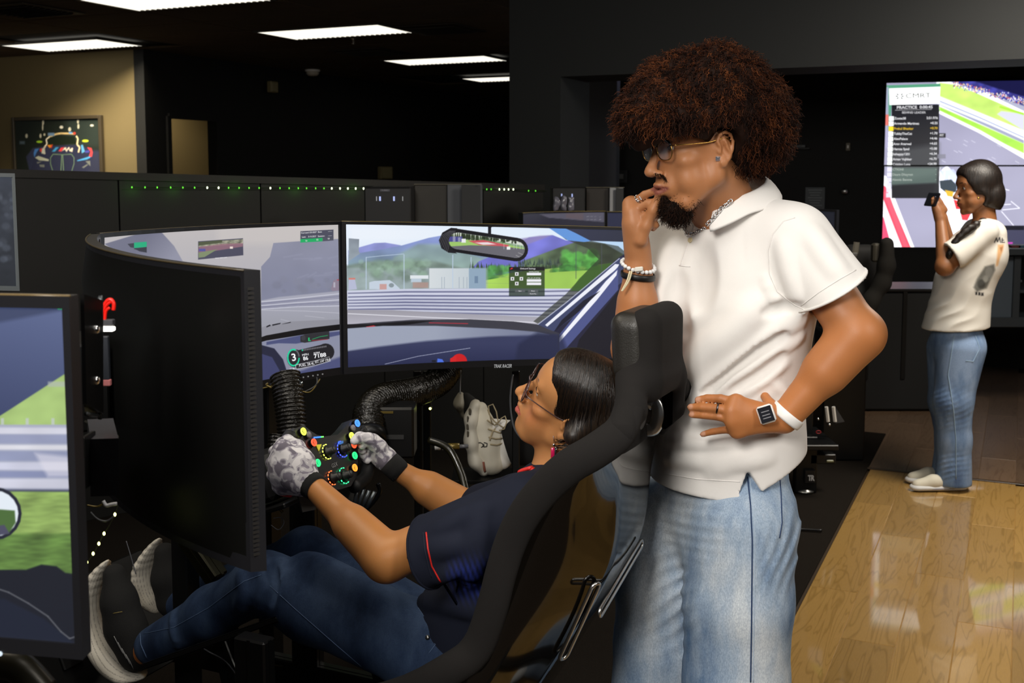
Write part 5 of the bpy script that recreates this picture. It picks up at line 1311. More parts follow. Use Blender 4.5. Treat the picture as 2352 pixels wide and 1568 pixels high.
seam('side_seam',JB,[(1717,1095),(1724,1160),(1728,1240),(1727,1350),(1726,1450),(1724,1566)],.0016,m_st,man,MAN)
seam('side_seam',JB,[(1722,1095),(1730,1160),(1734,1240),(1733,1350),(1732,1450),(1730,1566)],.0010,mat('light_denim_seam','b9cbdd',.8),man,MAN)
seam('back_pocket_edge',JB,[(1790,1085),(1794,1140),(1796,1200),(1790,1235)],.0014,m_st,man,MAN)
# shoes (below the frame)
for an_ in(aN,aF):
    S=SDF(.006); S.k=.02; f2=unit((-.8,-.6,0)); a0=np.array((an_[0],an_[1],.05)); S.cone(a0-f2*.05,a0+f2*.12,.045,.040,(0,0,1),1,.8,k=.02); S.cone(a0+f2*.12,a0+f2*.17,.040,.032,(0,0,1),.8,.7); S.cone(a0+zz*.06,a0,.045,.05); S.plane((0,0,.006),(0,0,-1))
    wear(S.mesh('shoe',mat('white_shoe_leather','d9d7d2',.5) if 'white_shoe_leather' not in bpy.data.materials else bpy.data.materials['white_shoe_leather'],man))
# ---- curly hair
S=SDF(.006); S.k=.04; hc=lambda x,y,d,r,k=.03:S.ell(P(x,y,d),r,k=k)
hc(1622,255,2.32,(.135,.125,.118)); hc(1530,262,2.27,(.088,.098,.078)); hc(1478,288,2.25,(.042,.072,.048)); hc(1710,270,2.35,(.088,.105,.105)); hc(1752,318,2.36,(.052,.082,.062)); hc(1660,185,2.33,(.085,.09,.055)); hc(1570,195,2.31,(.085,.09,.05))
S.warp(lambda X,Y,Z:.010*vnoise(X,Y,Z,45,5)+.005*vnoise(X,Y,Z,110,6))
# leave the face and the ear free
S.ell(H.T((.085,0,-.030)),np.array((.088,.14,.083))*HS,HR,k=.008,op='s'); S.ell(H.T((.012,.115,-.020)),np.array((.042,.055,.068))*HS,HR,k=.006,op='s'); S.ell(H.T((-.004,.09,.004)),np.array((.028,.03,.040))*HS,HR,k=.004,op='s')
S.ell(H.T((-.02,0,-.085)),np.array((.085,.085,.05))*HS,HR,k=.01,op='s')
m_hair=mat_attr('curly_hair',.75,.12); hcol=['1a0d08','2a140b','3a1c0e','4a2612','5a3018']
hair=S.mesh('hair',m_hair,man,paint=lambda V:np.tile(np.array(lin('1c0e08')),(len(V),1))); wear(hair)
cz=P(1640,240,2.33)
def ok(c,nn): return np.ones(len(c),bool)
def hcond(c,nn):
    q_=H.C(c+MAN); bad=(q_[:,1]>.045)&(q_[:,0]>-.035)&(q_[:,0]<.075)&(q_[:,2]<.052); bad|=(q_[:,0]>.06)&(q_[:,2]<.050); return ~bad
pts,nr=sample_mesh(hair,15000,1,hcond)
pts=pts+MAN; out=pts-cz; out/=np.linalg.norm(out,axis=1,keepdims=True)
cl=np.stack([vnoise(pts[:,0],pts[:,1],pts[:,2],90,s_) for s_ in(1,2,3)],1)*.35
dirs=nr*.5+out*.3+np.array((0,0,-.6))+cl
q_=H.C(pts); fringe=((q_[:,0]>.05)|((q_[:,1]>.03)&(q_[:,2]<.07))).astype(float)[:,None]
dirs=dirs*(1-fringe*.3)+nr*fringe*.2
tone=np.clip(.42+.55*vnoise(pts[:,0],pts[:,1],pts[:,2]*.35,150,7)+np.random.default_rng(1).normal(size=len(pts))*.22,0,1)
for bi,(lo_,hi_,cols) in enumerate(((-.1,.33,['120806','1d0e08','2a150b']),(.33,.66,['2a140b','3a1c0e','47230f']),(.66,1.1,['43220f','4f2b16','5d3319']))):
    m=(tone>=lo_)&(tone<hi_)
    if m.sum()>3: strands('hair_curls',pts[m]-dirs[m]*.010,dirs[m],.026,.00085,m_hair,man,MAN,cols,seg=8,curl=13,curlr=.0030,gravity=.25,seed=2+bi,jit=.22,taper=.6)
# ---- goatee
S=SDF(.004); S.k=.01; HB=Head(S,HO,HR,HS)
HB.ell((.078,0,-.106),(.024,.030,.026)); HB.ell((.066,0,-.118),(.022,.026,.020)); HB.cone((.066,.02,-.10),(.052,.038,-.092),.012,.007)
HB.ell((.097,0,-.083),(.006,.007,.008),.004)
S.warp(lambda X,Y,Z:.002*vnoise(X,Y,Z,200,5))
bd=wear(S.mesh('beard',m_hair,man,paint=lambda V:np.tile(np.array(lin('140b07')),(len(V),1))))
pts,nr=sample_mesh(bd,1500,3); strands('beard_hair',pts+MAN,nr*.7+HR[0]*.2-zz*.6,.014,.0007,m_hair,man,MAN,['120a06','1e110a','2b180e'],seg=6,curl=7,curlr=.0016,seed=4)
# moustache & brows
BB=bvh_of(body)
def hairs_on(name,poly,n,d3,L,col,r=.0005,seed=0):
    rg=np.random.default_rng(seed); R_=[];D_=[]
    for _ in range(n):
        t_=rg.uniform(0,len(poly)-1.001); i=int(t_); f_=t_-i; x=poly[i][0]*(1-f_)+poly[i+1][0]*f_; y=poly[i][1]*(1-f_)+poly[i+1][1]*f_+rg.normal()*poly[i][2]
        p_,n_=hit(BB,x,y,.0004)
        if p_ is not None: R_.append(p_); D_.append(np.asarray(d3)*.8+n_*.5)
    if R_: strands(name,np.array(R_),np.array(D_),L,r,m_hair,man,MAN,col,seg=4,curl=2,curlr=.0008,seed=seed)
hairs_on('moustache',[(1505,398,1.5),(1515,400,1.5),(1526,406,2),(1532,416,2)],90,(.3,0,-1),.008,['1a0f09','241509'],seed=5)
# ---- glasses
gl=mat('clear_lens','e8eaf4',.05,alpha=.16,spec=.8); m_gf=mat('black_browline_rim','0c0c0e',.25); m_gg=mat('gold_metal','b08a48',.25,metal=1)
def spectacles(H_,R,loc,parent,rim_m,top_m,lensm,w=.0235,h=.019,arm_m=None,z0=.014,x0=.103,rr=.0011,rnd=1.0,earx=-.01,earz=.014):
    T=lambda p:H_.T(p)-loc
    for y in(1,-1):
        pts=[]
        for k in range(24):
            a=2*math.pi*k/24; cy=y*.033+w*math.copysign(abs(math.cos(a))**rnd,math.cos(a)); cz_=z0+h*math.copysign(abs(math.sin(a))**rnd,math.sin(a)); pts.append((x0-.10*abs(abs(cy)-.01)*1.0-(.0 if True else 0),cy,cz_))
        G().tube([T(p) for p in pts],rr,6,closed=True).build('rim',rim_m,parent,True)
        g=G(); g.tube([T(p) for p in pts],.0004,4,closed=True); c_=len(g.v); ctr=T((x0-.002,y*.033,z0)); g.v.append(tuple(ctr)); 
        for k in range(24): g.f.append((k*4,((k+1)%24)*4,c_)); g.m.append(0)
        g.build('lens',lensm,parent,True)
        if top_m: G().tube([T((p[0]+.001,p[1],p[2]+.001)) for p in pts[1:12]],rr*2.3,6).build('brow_bar',top_m,parent,True)
        e=(x0-.10*(.033+w-.01),y*(.033+w),z0+h*.45)
        G().tube(bez([T(e),T((e[0]-.012,y*.068,e[2]-.001)),T((.03,y*.078,earz+.004)),T((earx,y*.081,earz+.006)),T((earx-.014,y*.080,earz-.010))],6),.0013,6).build('temple_arm',arm_m or rim_m,parent,True)
    G().tube(bez([T((x0-.001,.012,z0+h*.4)),T((x0+.003,0,z0+h*.55)),T((x0-.001,-.012,z0+h*.4))],5),rr*1.2,6).build('bridge',rim_m,parent,True)
sp=bpy.data.objects.new('glasses',None); link(sp,man); spectacles(H,HR,MAN,sp,m_gg,m_gf,gl,h=.0195,arm_m=m_gg,rnd=.8)
# ---- earring, necklace, bracelets, watch, rings
dia=mat('cut_crystal','e8eef8',.06,metal=.9)
ep=P(1648,365,2.155); e_,n_=hit(BB,1649,364,.0015); e_=ep if e_ is None else e_; n_=np.array((0,-1,0)) if n_ is None else n_
ea=thing('earring','square crystal stud in the man\'s ear','earring') if False else None
g=G(); g.box(e_-MAN,[np.array((.0048,0,0)),np.array((0,.002,0)),np.array((0,0,.0048))],.001); g.box(e_-MAN-np.array((0,.0025,0)),[np.array((.003,0,0)),np.array((0,.0012,0)),np.array((0,0,.003))],.0009); g.build('ear_stud',dia,man)
BALL=[BB,SB]
def hit2(x,y,off):
    best=None
    for b in BALL+[bvh_of(col_)]:
        p_,n_=hit(b,x,y,off)
        if p_ is not None and (best is None or p_[1]<best[1]): best=p_
    return best
CB=bvh_of(col_)
def hit3(x,y,off):
    best=None
    for b in (BB,SB,CB):
        p_,n_=hit(b,x,y,off)
        if p_ is not None and (best is None or p_[1]<best[1]): best=p_
    return best
path=[(1680,457),(1665,470),(1652,487),(1640,502),(1625,517),(1608,530),(1592,538),(1580,538),(1574,527),(1577,512),(1586,500),(1594,490)]
pp_=[]
for a,b in zip(path[:-1],path[1:]):
    for t_ in(0,.34,.67): 
        x=a[0]+(b[0]-a[0])*t_; y=a[1]+(b[1]-a[1])*t_; h_=hit3(x,y,.003)
        if h_ is not None: pp_.append(h_)
g=G()
for i in range(1,len(pp_)-1):
    d_=unit(pp_[i+1]-pp_[i-1]); up_=unit(np.cross(d_,(0,-1,.2))); f2=np.cross(d_,up_); w2=up_ if i%2 else unit(up_+f2*.8)
    L_=.0062; pts=[pp_[i]+d_*L_*math.cos(a)+w2*.0036*math.sin(a) for a in np.linspace(0,6.283,10,endpoint=False)]
    g.tube([x-MAN for x in pts],.0013,5,closed=True)
g.build('necklace',CHROME,man,True)['kind']='stuff'
def ring_on(name,a,b,t_,R_,r_,m,parent,loc,flat=None):
    c_=a+(b-a)*t_; d_=unit(b-a); u_=unit(np.cross(d_,(0,0,1) if abs(d_[2])<.9 else (1,0,0))); v_=np.cross(d_,u_)
    return G().tube([c_+R_*(u_*math.cos(x)+v_*math.sin(x))-loc for x in np.linspace(0,6.283,20,endpoint=False)],r_,6,closed=True).build(name,m,parent,True)
m_ring=mat('dark_silver_ring','6a6a6e',.25,metal=1); 
ring_on('ring',hn[1][0],hn[1][1],1.0,.0098,.0020,m_ring,man,MAN); r2=ring_on('ring',hn2[0][0],hn2[0][1],.55,.0108,.0018,CHROME,man,MAN)
g=G()
for k in range(7):
    c_=hn2[0][0]+(hn2[0][1]-hn2[0][0])*(.35+.06*k)-np.array((0,.0105,0)); g.ball(c_+zz*(.004*math.sin(k*1.9)) -MAN,.0019,6)
g.build('ring_stone',dia,man,True)
# bead bracelet
wd=unit(RW-RE); bc=RW-wd*.004+np.array((0,0,-.012)); u_=unit(np.cross(wd,(0,1,0))); v_=np.cross(wd,u_)
mb=mat('marbled_white_bead','dcdcdc',.25,var=.12,vscale=300)
for k in range(22):
    a=2*math.pi*k/22; p_=bc+.0345*(u_*math.cos(a)+v_*math.sin(a))+zz*(-.008*math.sin(a)*1.0+.006*math.cos(a)); g=G().ball(p_-MAN,.0047,10); g.build('bracelet_bead',mb,man,True)
bc2=bc-wd*.022; 
G().tube([bc2+.0355*(u_*math.cos(a)+v_*math.sin(a))+zz*(.004*math.cos(a))-MAN for a in np.linspace(0,6.283,28,endpoint=False)],.0055,8,closed=True,flat=(wd,.35,1.2)).build('leather_wristband',mat('black_leather','0e0d0d',.45),man,True)
g=G(); cc=P(1467,618,2.305); g.box(cc-MAN,[np.array((.009,0,.001)),np.array((0,.003,0)),np.array((0,0,.005))],.002); g.build('wristband_clasp',mat('pale_clasp','d9d6cc',.3),man)
g=G(); a0,a1=P(1447,622,2.30),P(1428,668,2.30)
for s_ in(0,.004): g.tube(bez([a0-MAN+np.array((s_,0,0)),(a0+a1)/2-MAN+np.array((.002+s_,-.002,0)),a1-MAN+np.array((s_*.3,0,0))],5),.0016,4)
g.build('wristband_tail',mat('cream_ribbon','d8cfae',.8),man)
# watch
wdir=unit(LE-LW); wc=LW+wdir*.010; nv=unit(np.cross(wdir,np.cross((0,-1,.15),wdir))); bv=np.cross(wdir,nv)
m_wb=mat('white_silicone_strap','ecebe8',.5)
wt=bpy.data.objects.new('watch',None); link(wt,man)
G().tube([wc+(nv*math.cos(a)*.034+bv*math.sin(a)*.034)-MAN for a in np.linspace(0,6.283,36,endpoint=False)],.0105,10,closed=True,flat=(wdir,.22,1.0)).build('watch_strap',m_wb,wt,True)
cN=unit(nv*.9-wdir*.0+bv*-.0); cc=wc+cN*.036
vN=unit(np.array((-.30,-.94,.14))); cc=P(1760,951,2.180); ux=np.array((.95,0,.30)); ux=unit(ux-np.dot(ux,vN)*vN); uy=np.cross(ux,vN)
G().box(cc-MAN,[ux*.0165,uy*.0185,vN*.0055],.0045).build('watch_case',m_wb,wt,True)
G().box(cc+vN*.0052-MAN,[ux*.0135,uy*.0155,vN*.0010],.0006).build('watch_screen',mat('watch_glass','23242a',.08,coat=1),wt)
for y in(-.006,.001,.007): G().box(cc+vN*.0063+uy*y-MAN,[ux*.008,uy*.0009,vN*.0001]).build('watch_digits',mat('watch_digit','7a7a80',.5) if 'watch_digit' not in bpy.data.materials else bpy.data.materials['watch_digit'],wt)
# ================================================================ the racing seat
F_=-E1                                   # the way the driver faces
def tz(p): q=np.asarray(p)-RM; return np.array((np.dot(q,E1),np.dot(q,E2),q[2]))
SL_=rig(.95,0,.3); seat=thing('racing_seat','black bucket racing seat with glossy shell and grey headrest pad in front of standing man','seat',loc=SL_)
m_shell=mat('glossy_black_shell','0a0806',.10,spec=.4,coat=.4)
m_fab=fabric('charcoal_seat_fabric','1c1a19',1300,.35,.95,.08,0)
m_lea=mat('grey_black_leather','24221e',.42,bump=.25,bscale=350)
rows=[((1447,940),(1472,925),.15),((1425,993),(1468,985),.20),((1370,1036),(1464,1040),.235),((1312,1070),(1461,1095),.25),((1258,1118),(1458,1155),.25),((1210,1178),(1450,1225),.25),((1178,1240),(1430,1292),.25),((1155,1310),(1390,1368),.25),((1130,1405),(1325,1465),.25),((1096,1490),(1258,1570),.25),((1035,1538),(1185,1680),.265),((900,1600),(1120,1780),.27),((640,1650),(1000,1850),.26),((560,1660),(800,1860),.25)]
dense=[]
Wp=bez([tz(RS(*r[0],-r[2])) for r in rows],4); Bp=bez([tz(RS(*r[1],0)) for r in rows],4); Hw=bez([np.array((r[2],0,0)) for r in rows],4)
na=28; g=G(); vv=[]
def rigp(q): return RM+E1*q[0]+E2*q[1]+np.array((0,0,q[2]))
inner=[]
for w_,b_,h_ in zip(Wp,Bp,Hw):
    cp=[(-h_[0],0),(-h_[0]*.99,.3),(-h_[0]*.80,.62),(-.125,.90),(-.098,.985),(-.06,1.0),(0,1.01),(.06,1.0),(.098,.985),(.125,.90),(h_[0]*.80,.62),(h_[0]*.99,.3),(h_[0],0)]
    cc_=bez([np.array((x,y,0.)) for x,y in cp],4); na=len(cc_)-1
    for c_ in cc_:
        fr=c_[1]; q_=np.array((w_[0]*(1-fr)+b_[0]*fr,c_[0],w_[2]*(1-fr)+b_[2]*fr)); vv.append(rigp(q_)-SL_)
NR=len(Wp); ff=[(i*(na+1)+k,(i+1)*(na+1)+k,(i+1)*(na+1)+k+1,i*(na+1)+k+1) for i in range(NR-1) for k in range(na)]
g.add(vv,ff); sh=g.build('shell',m_shell,seat,True); md=sh.modifiers.new('t','SOLIDIFY'); md.thickness=.012; md.offset=-1
# padded edge strips of both bolsters
for sg in(-1,1):
    pts=[rigp(np.array((w_[0]-.002,sg*h_[0],w_[2])))-SL_ for w_,h_ in zip(Wp,Hw)]
    G().tube(pts,[.030]*3+[.031]*(len(pts)-3),14,flat=(E2,1.05,.62)).build('bolster_edge',m_fab,seat,True)
# inner upholstery
g=G(); vv=[]
for w_,b_,h_ in zip(Wp,Bp,Hw):
    for k in range(13):
        a=math.pi*k/12; fr=.02+.80*math.sin(a)**.6; s_=-h_[0]*.93*math.cos(a)
        q_=np.array((w_[0]*(1-fr)+b_[0]*fr,s_,w_[2]*(1-fr)+b_[2]*fr)); vv.append(rigp(q_)-SL_)
g.add(vv,[(i*13+k,(i+1)*13+k,(i+1)*13+k+1,i*13+k+1) for i in range(NR-1) for k in range(12)]); g.build('upholstery',m_fab,seat,True)
# headrest
S=SDF(.005); S.k=.02
hq=lambda x,y,s_=0.:RS(x,y,0)+E2*s_
S.box(hq(1507,795),[E2*.100,E1*.034,unit(hq(1503,700)-hq(1511,900))*.084],.032,k=.01)
S.box(hq(1511,870),[E2*.096,E1*.030,np.array((0,0,.034))],.026,k=.02)
S.cone(RS(1452,870,-.085),RS(1449,940,-.14),.034,.030,E2,.8,k=.02); S.cone(RS(1449,940,-.14),RS(1425,993,-.20),.030,.030,E2,.6,k=.01)
S.cone(RS(1548,870,.085),RS(1552,938,.095),.026,.018,E2,.8,k=.02); S.cone(RS(1552,938,.095),RS(1520,985,.085),.016,.012,k=.012)
S.cone(RS(1452,870,-.085)+E2*.17,RS(1449,940,-.14)+E2*.28,.034,.030,E2,.8,k=.02); S.cone(RS(1449,940,-.14)+E2*.28,RS(1425,993,-.20)+E2*.40,.030,.030,E2,.6,k=.01)
S.cone(hq(1512,950)-E1*.1,hq(1512,950)+E1*.12,.034,.034,E2,1.0,k=.006,op='s')
shift_obj(S.mesh('headrest_shell',m_fab,seat),SL_)
S=SDF(.005); S.k=.01; pc=RS(1424,785,-.015); fwd=unit(-E1+np.array((0,0,-.06)))
S.box(pc+E1*.045,[E2*.088,fwd*.040,np.array((0,0,.070))],.030)
pad=shift_obj(S.mesh('headrest_pad',m_lea,seat),SL_); PB=bvh_of(pad)
seam('pad_stitching',PB,[(1404,712),(1397,740),(1394,780),(1396,830)],.0008,mat('stitch_grey','3a372e',.7),seat,SL_)
# chrome parts: harness slot brackets and the long mounting loops
pts=[hq(x,y)-SL_ for x,y in((1484,928),(1496,921),(1507,928),(1512,948),(1509,968),(1500,984),(1486,986))]
G().tube(bez(pts,4),.0065,8,flat=(E1,1,2.2)).build('slot_bracket',ALU,seat,True)
G().box(hq(1526,945,.02)-SL_,[E2*.022,E1*.006,np.array((0,0,.036))],.004).build('slot_shade_block',mat('slot_shade_black','020202',1,spec=0),seat)  # black block standing in for the shade inside the harness slot
def loop(name,p0,p1,wd,nrm,r):
    d_=unit(p1-p0); n_=unit(nrm-np.dot(nrm,d_)*d_); L_=np.linalg.norm(p1-p0); u_=np.cross(d_,n_); pts=[]
    for a in np.linspace(-90,90,9): pts.append(p1+(d_*math.cos(math.radians(a))+u_*math.sin(math.radians(a)))*wd)
    for a in np.linspace(90,270,9): pts.append(p0+(d_*math.cos(math.radians(a))+u_*math.sin(math.radians(a)))*wd)
    return G().tube([x-SL_ for x in pts],r,8,closed=True).build(name,ALU,seat,True)
SHB=bvh_of(sh)
def shp(x,y,o=.010):
    p_,n_=hit(SHB,x,y,o); return (RS(x,y,-.15),-E2) if p_ is None else (p_,n_)
a_,n1=shp(1288,1495); b_,n2=shp(1360,1342); loop('mounting_loop',a_,b_,.011,n1+n2,.0042)
a_,n1=shp(1380,1405); b_,n2=shp(1462,1245); loop('mounting_loop',a_,b_,.008,n1+n2,.0036)
# ================================================================ the driver
DR=rig(.8,0,.35); drv=thing('person','seated driver in navy shirt and jeans with glasses and camouflage gloves, looking at screens','person',loc=DR)
wearD=lambda o:shift_obj(o,DR)
DS=.955; DF=unit((-.87,.08,.42)); DL=np.array((-.20,-.88,-.40)); DL=unit(DL-np.dot(DL,DF)*DF); DRm=np.array((DF,DL,np.cross(DF,DL))); DO=P(1318,936,2.255)
S=SDF(.0033); S.k=.012; D=Head(S,DO,DRm,DS); D.build(False,mouth=.0018,lid=.15,jaw=1.0,nose=1.05,lips=1.15)
D.ell((.062,0,-.098),(.03,.036,.022),.02); D.ell((.05,0,-.075),(.04,.055,.035),.02)
DN=RS(1305,1085,0); S.cone(D.T((-.018,0,-.03)),DN,.052,.058,k=.02); S.cone(D.T((.01,0,-.075)),DN-E1*.025,.042,.05,k=.02)
NSH=RS(1205,1165,-.155); FSH=RS(1190,1150,.155); S.cone(NSH,FSH,.05,.05,k=.03); S.cone(RS(1245,1180,0),RS(1110,1400,0),.12,.12,-E1+np.array((0,0,.4)),.6,k=.03)
NE=RS(888,1282,-.25); NW=RS(722,1118,-.185)
S.cone(NSH,NE,.052,.043,k=.02); S.cone(NE,NW,.041,.0245,k=.012); S.cone(NE,NE+(NW-NE)*.45,.045,.039,k=.02)
FE=RS(1078,1178,.25); FW=RS(912,1078,.17)
S.cone(FSH,FE,.048,.042,k=.02); S.cone(FE,FW,.041,.0245,k=.012); S.cone(FE,FE+(FW-FE)*.55,.050,.042,k=.02)
def pdr(V):
    c=D.paint(V,'b47c4c','b0504a','b5653f'); arm=np.clip((D.C(V)[:,2]+.19)/-.05,0,1)[:,None]; return c*(1-arm)+np.array(lin('c0824a'))*(1+.05*vnoise(V[:,0],V[:,1],V[:,2],40,9)[:,None])*arm
db=wearD(S.mesh('body',m_skin_girl,drv,paint=pdr)); DB=bvh_of(db)
for y in(1,-1):
    g=G(); g.ball(D.T((.0765,y*.031,.020)),.0128*DS,14); wearD(g.build('eye',m_eye,drv,True))
    g=G(); g.ball(D.T((.0845,y*.031,.0190)),.0056*DS,10); wearD(g.build('iris',m_iris,drv,True))
    pts=[D.T((.0845-.0,y*.0435,.0235)),D.T((.0905,y*.037,.0262)),D.T((.0925,y*.029,.0262)),D.T((.0905,y*.0215,.0235))]
    wearD(G().tube(bez(pts,4),.0010,5).build('eyelashes',m_iris,drv,True))
    pts=[D.T((.080,y*.050,.042)),D.T((.0905,y*.040,.0475)),D.T((.0955,y*.028,.0475)),D.T((.0975,y*.015,.043))]
    wearD(G().tube(bez(pts,4),[.0008]+[.0018]*11+[.0010],6,flat=(D.R[2],1,.6)).build('eyebrow',mat_iris_b if False else bpy.data.materials['dark_iris'],drv,True))
# ankles (skin seen between the shoe and the hem)
for q_ in((RS(360,1475,-.10),RS(322,1498,-.10)),(RS(440,1385,.10),RS(400,1392,.10))):
  S=SDF(.006); S.k=.02; S.cone(q_[0],q_[1],.040,.035)
  wearD(S.mesh('ankle',m_skin_girl,drv,paint=lambda V:np.tile(np.array(lin('a8683a')),(len(V),1))))
def m_jer_plain(): return mat('navy_cuff','161a28',.85,spec=.2)
# jersey
S=SDF(.0045); S.k=.03
sh_end=RS(980,1268,-.222); ud=unit(sh_end-NSH)
S.cone(NSH,sh_end+ud*.03,.068,.072,k=.01); S.plane(sh_end,unit(RS(1030,1258,-.22)-RS(950,1276,-.22))*-1,0,sh_end-.13,sh_end+.13)
fs_end=RS(1110,1165,.22); fd=unit(fs_end-FSH); S.cone(FSH,fs_end,.062,.058,k=.01)
tf=unit(-E1*.92+np.array((0,0,.4)))
S.cone(RS(1245,1205,0),RS(1180,1300,0),.158,.165,tf,.68,.70,k=.05); S.cone(RS(1180,1300,0),RS(1095,1420,0),.165,.168,tf,.70,.72,k=.03); S.cone(RS(1095,1420,0),RS(1050,1490,0),.168,.172,tf,.72,.7,k=.02)
S.cone(NSH,RS(1280,1120,-.03),.055,.048,k=.02); S.cone(FSH,RS(1275,1115,.03),.055,.048,k=.02)
RD=[([(1000,1225),(1060,1190),(1130,1165)],.016,.005),([(990,1260),(1050,1250),(1100,1240)],.018,.004),([(1010,1320),(1060,1290),(1120,1260)],.016,.005),([(975,1380),(1040,1390),(1090,1400)],.016,.005),([(1110,1180),(1090,1260),(1080,1330)],.022,.005)]
base_=SDF(.009); base_.ops=list(S.ops); bo=base_.mesh('tmp',m_skin_girl,None); bb_=bvh_of(bo); bpy.data.objects.remove(bo); ridges(S,bb_,RD,[([(1030,1340),(1060,1330),(1100,1310)],.012,.005)])
S.cone(D.T((-.02,0,-.06)),DN-np.array((0,0,.03)),.058,.060,k=.004,op='s'); S.cone(sh_end-ud*.04,sh_end+ud*.1,.056,.058,k=.002,op='s')
S.plane(RS(1055,1490,0),unit(RS(1020,1540,0)-RS(1090,1440,0)),.01)
t=NT('navy_jersey'); a=t.N('ShaderNodeAttribute',attribute_name='col'); t.L(a.outputs['Color'],t.b.inputs['Base Color']); t.b.inputs['Roughness'].default_value=.85; t.b.inputs['Specular IOR Level'].default_value=.2; t.bump(t.noise(1200,2).outputs[0],.2,.001); m_jer=t.m
def pj(V):
    X,Y=proj(V); c=np.tile(np.array(lin('181c2a')),(len(V),1))
    band=np.exp(-((Y-1330-(X-1060)*.05)/34)**2)*np.clip((X-1020)/50,0,1)
    st=(.5+.5*np.sin((X*.93-Y*.35)*.50))*band; c=c*(1-st[:,None]*.8)+np.array(lin('3448b4'))*st[:,None]*.8
    return c
wj=S.mesh('jersey',m_jer,drv,paint=pj); wearD(wj); JBx=bvh_of(wj)
rim('sleeve_cuff',JBx,sh_end,unit(RS(1030,1258,-.22)-RS(950,1276,-.22)),.0028,m_jer_plain(),drv,DR)
m_red=mat('red_trim','c8241e',.5)
seam('sleeve_trim',JBx,[(979,1222),(983,1260),(992,1300),(1012,1336)],.0018,m_red,drv,DR)
seam('sleeve_hem',JBx,[(972,1222),(976,1262),(985,1305),(992,1326)],.0010,mat('navy_seam','151a2c',.8),drv,DR)
g=G()
for poly_ in ([(1222,1073),(1193,1083),(1203,1092),(1190,1102)],[(1226,1076),(1205,1092),(1194,1104)]):
    p_=[RS(x,y,-.075)-DR for x,y in poly_]; g.tube(bez(p_,4),.004,6,flat=(E2,1,2.0))
g.build('collar_trim',m_red,drv,True)
G().tube([RS(x,y,-.07)-DR for x,y in((1160,1112),(1148,1117))],.0015,5).build('chest_trim',m_red,drv)
# collar band round the neck
g=G(); pts=[]
for k in range(24):
    a=2*math.pi*k/24; pts.append(DN+np.array((0,0,.0))+E1*(.062*math.cos(a)-.006)+E2*.068*math.sin(a)+np.array((0,0,.018+.030*math.cos(a)))-DR)
g.tube(pts,.007,8,closed=True,flat=((0,0,1),.5,1.6)); g.build('collar',mat('navy_collar','1b2136',.8),drv,True)
# jeans
S=SDF(.006); S.k=.035
S.cone(RS(1060,1500,0)-E2*.06,RS(1060,1500,0)+E2*.06,.125,None,k=.03)
K=RS(608,1338,-.13); HIPN=RS(1010,1500,-.10); A=RS(352,1482,-.10)
S.cone(HIPN,K+(HIPN-K)*.3,.095,.082); S.cone(K+(HIPN-K)*.3,K,.082,.066); S.cone(K,K+(A-K)*.45,.062,.056); S.cone(K+(A-K)*.45,A,.056,.046)
KF=RS(705,1272,.13); HF=RS(1010,1480,.10); AF=RS(420,1385,.10)
S.cone(HF,KF+(HF-KF)*.3,.092,.078); S.cone(KF+(HF-KF)*.3,KF,.078,.063); S.cone(KF,AF,.06,.046)
S.plane(RS(335,1492,-.10),unit(A-K),.002,A-.12,A+.12)
base_=SDF(.011); base_.ops=list(S.ops); bo=base_.mesh('tmp',m_skin_girl,None); bb_=bvh_of(bo); bpy.data.objects.remove(bo)
ridges(S,bb_,[([(600,1290),(612,1340),(600,1390)],.012,.006),([(640,1290),(660,1330),(640,1380)],.016,.005),([(560,1320),(565,1360),(550,1400)],.014,.005),([(930,1350),(920,1400),(940,1450)],.016,.006),([(980,1400),(990,1440),(1040,1480)],.014,.006),([(400,1410),(400,1450),(410,1480)],.010,.005),([(700,1300),(800,1350),(900,1400)],.03,.004)],[([(625,1300),(635,1345),(620,1385)],.010,.005)])
m_dj=denim('dark_blue_denim','40526e','2d3e5a','1d2a42',.5,8); dj=wearD(S.mesh('jeans',m_dj,drv)); DJB=bvh_of(dj)
m_dst=mat('pale_seam_thread','4a5f80',.8)
seam('leg_seam',DJB,[(330,1455),(400,1440),(480,1395),(560,1335),(600,1320)],.0009,m_dst,drv,DR); seam('leg_seam',DJB,[(620,1345),(680,1400),(760,1470),(830,1530)],.0009,m_dst,drv,DR)
seam('hem',DJB,[(322,1455),(324,1480),(338,1512)],.0014,m_dst,drv,DR); seam('pocket_seam',DJB,[(960,1395),(985,1430),(1000,1480),(985,1500)],.0010,m_dst,drv,DR); seam('pocket_seam',DJB,[(1010,1410),(1030,1460),(1060,1490)],.0010,m_dst,drv,DR)
p_,n_=hit(DJB,983,1464,.002)
if p_ is not None: wearD(G().lathe(p_,n_,[(.005,0),(.005,.002)],12).build('rivet',ALU,drv,True))
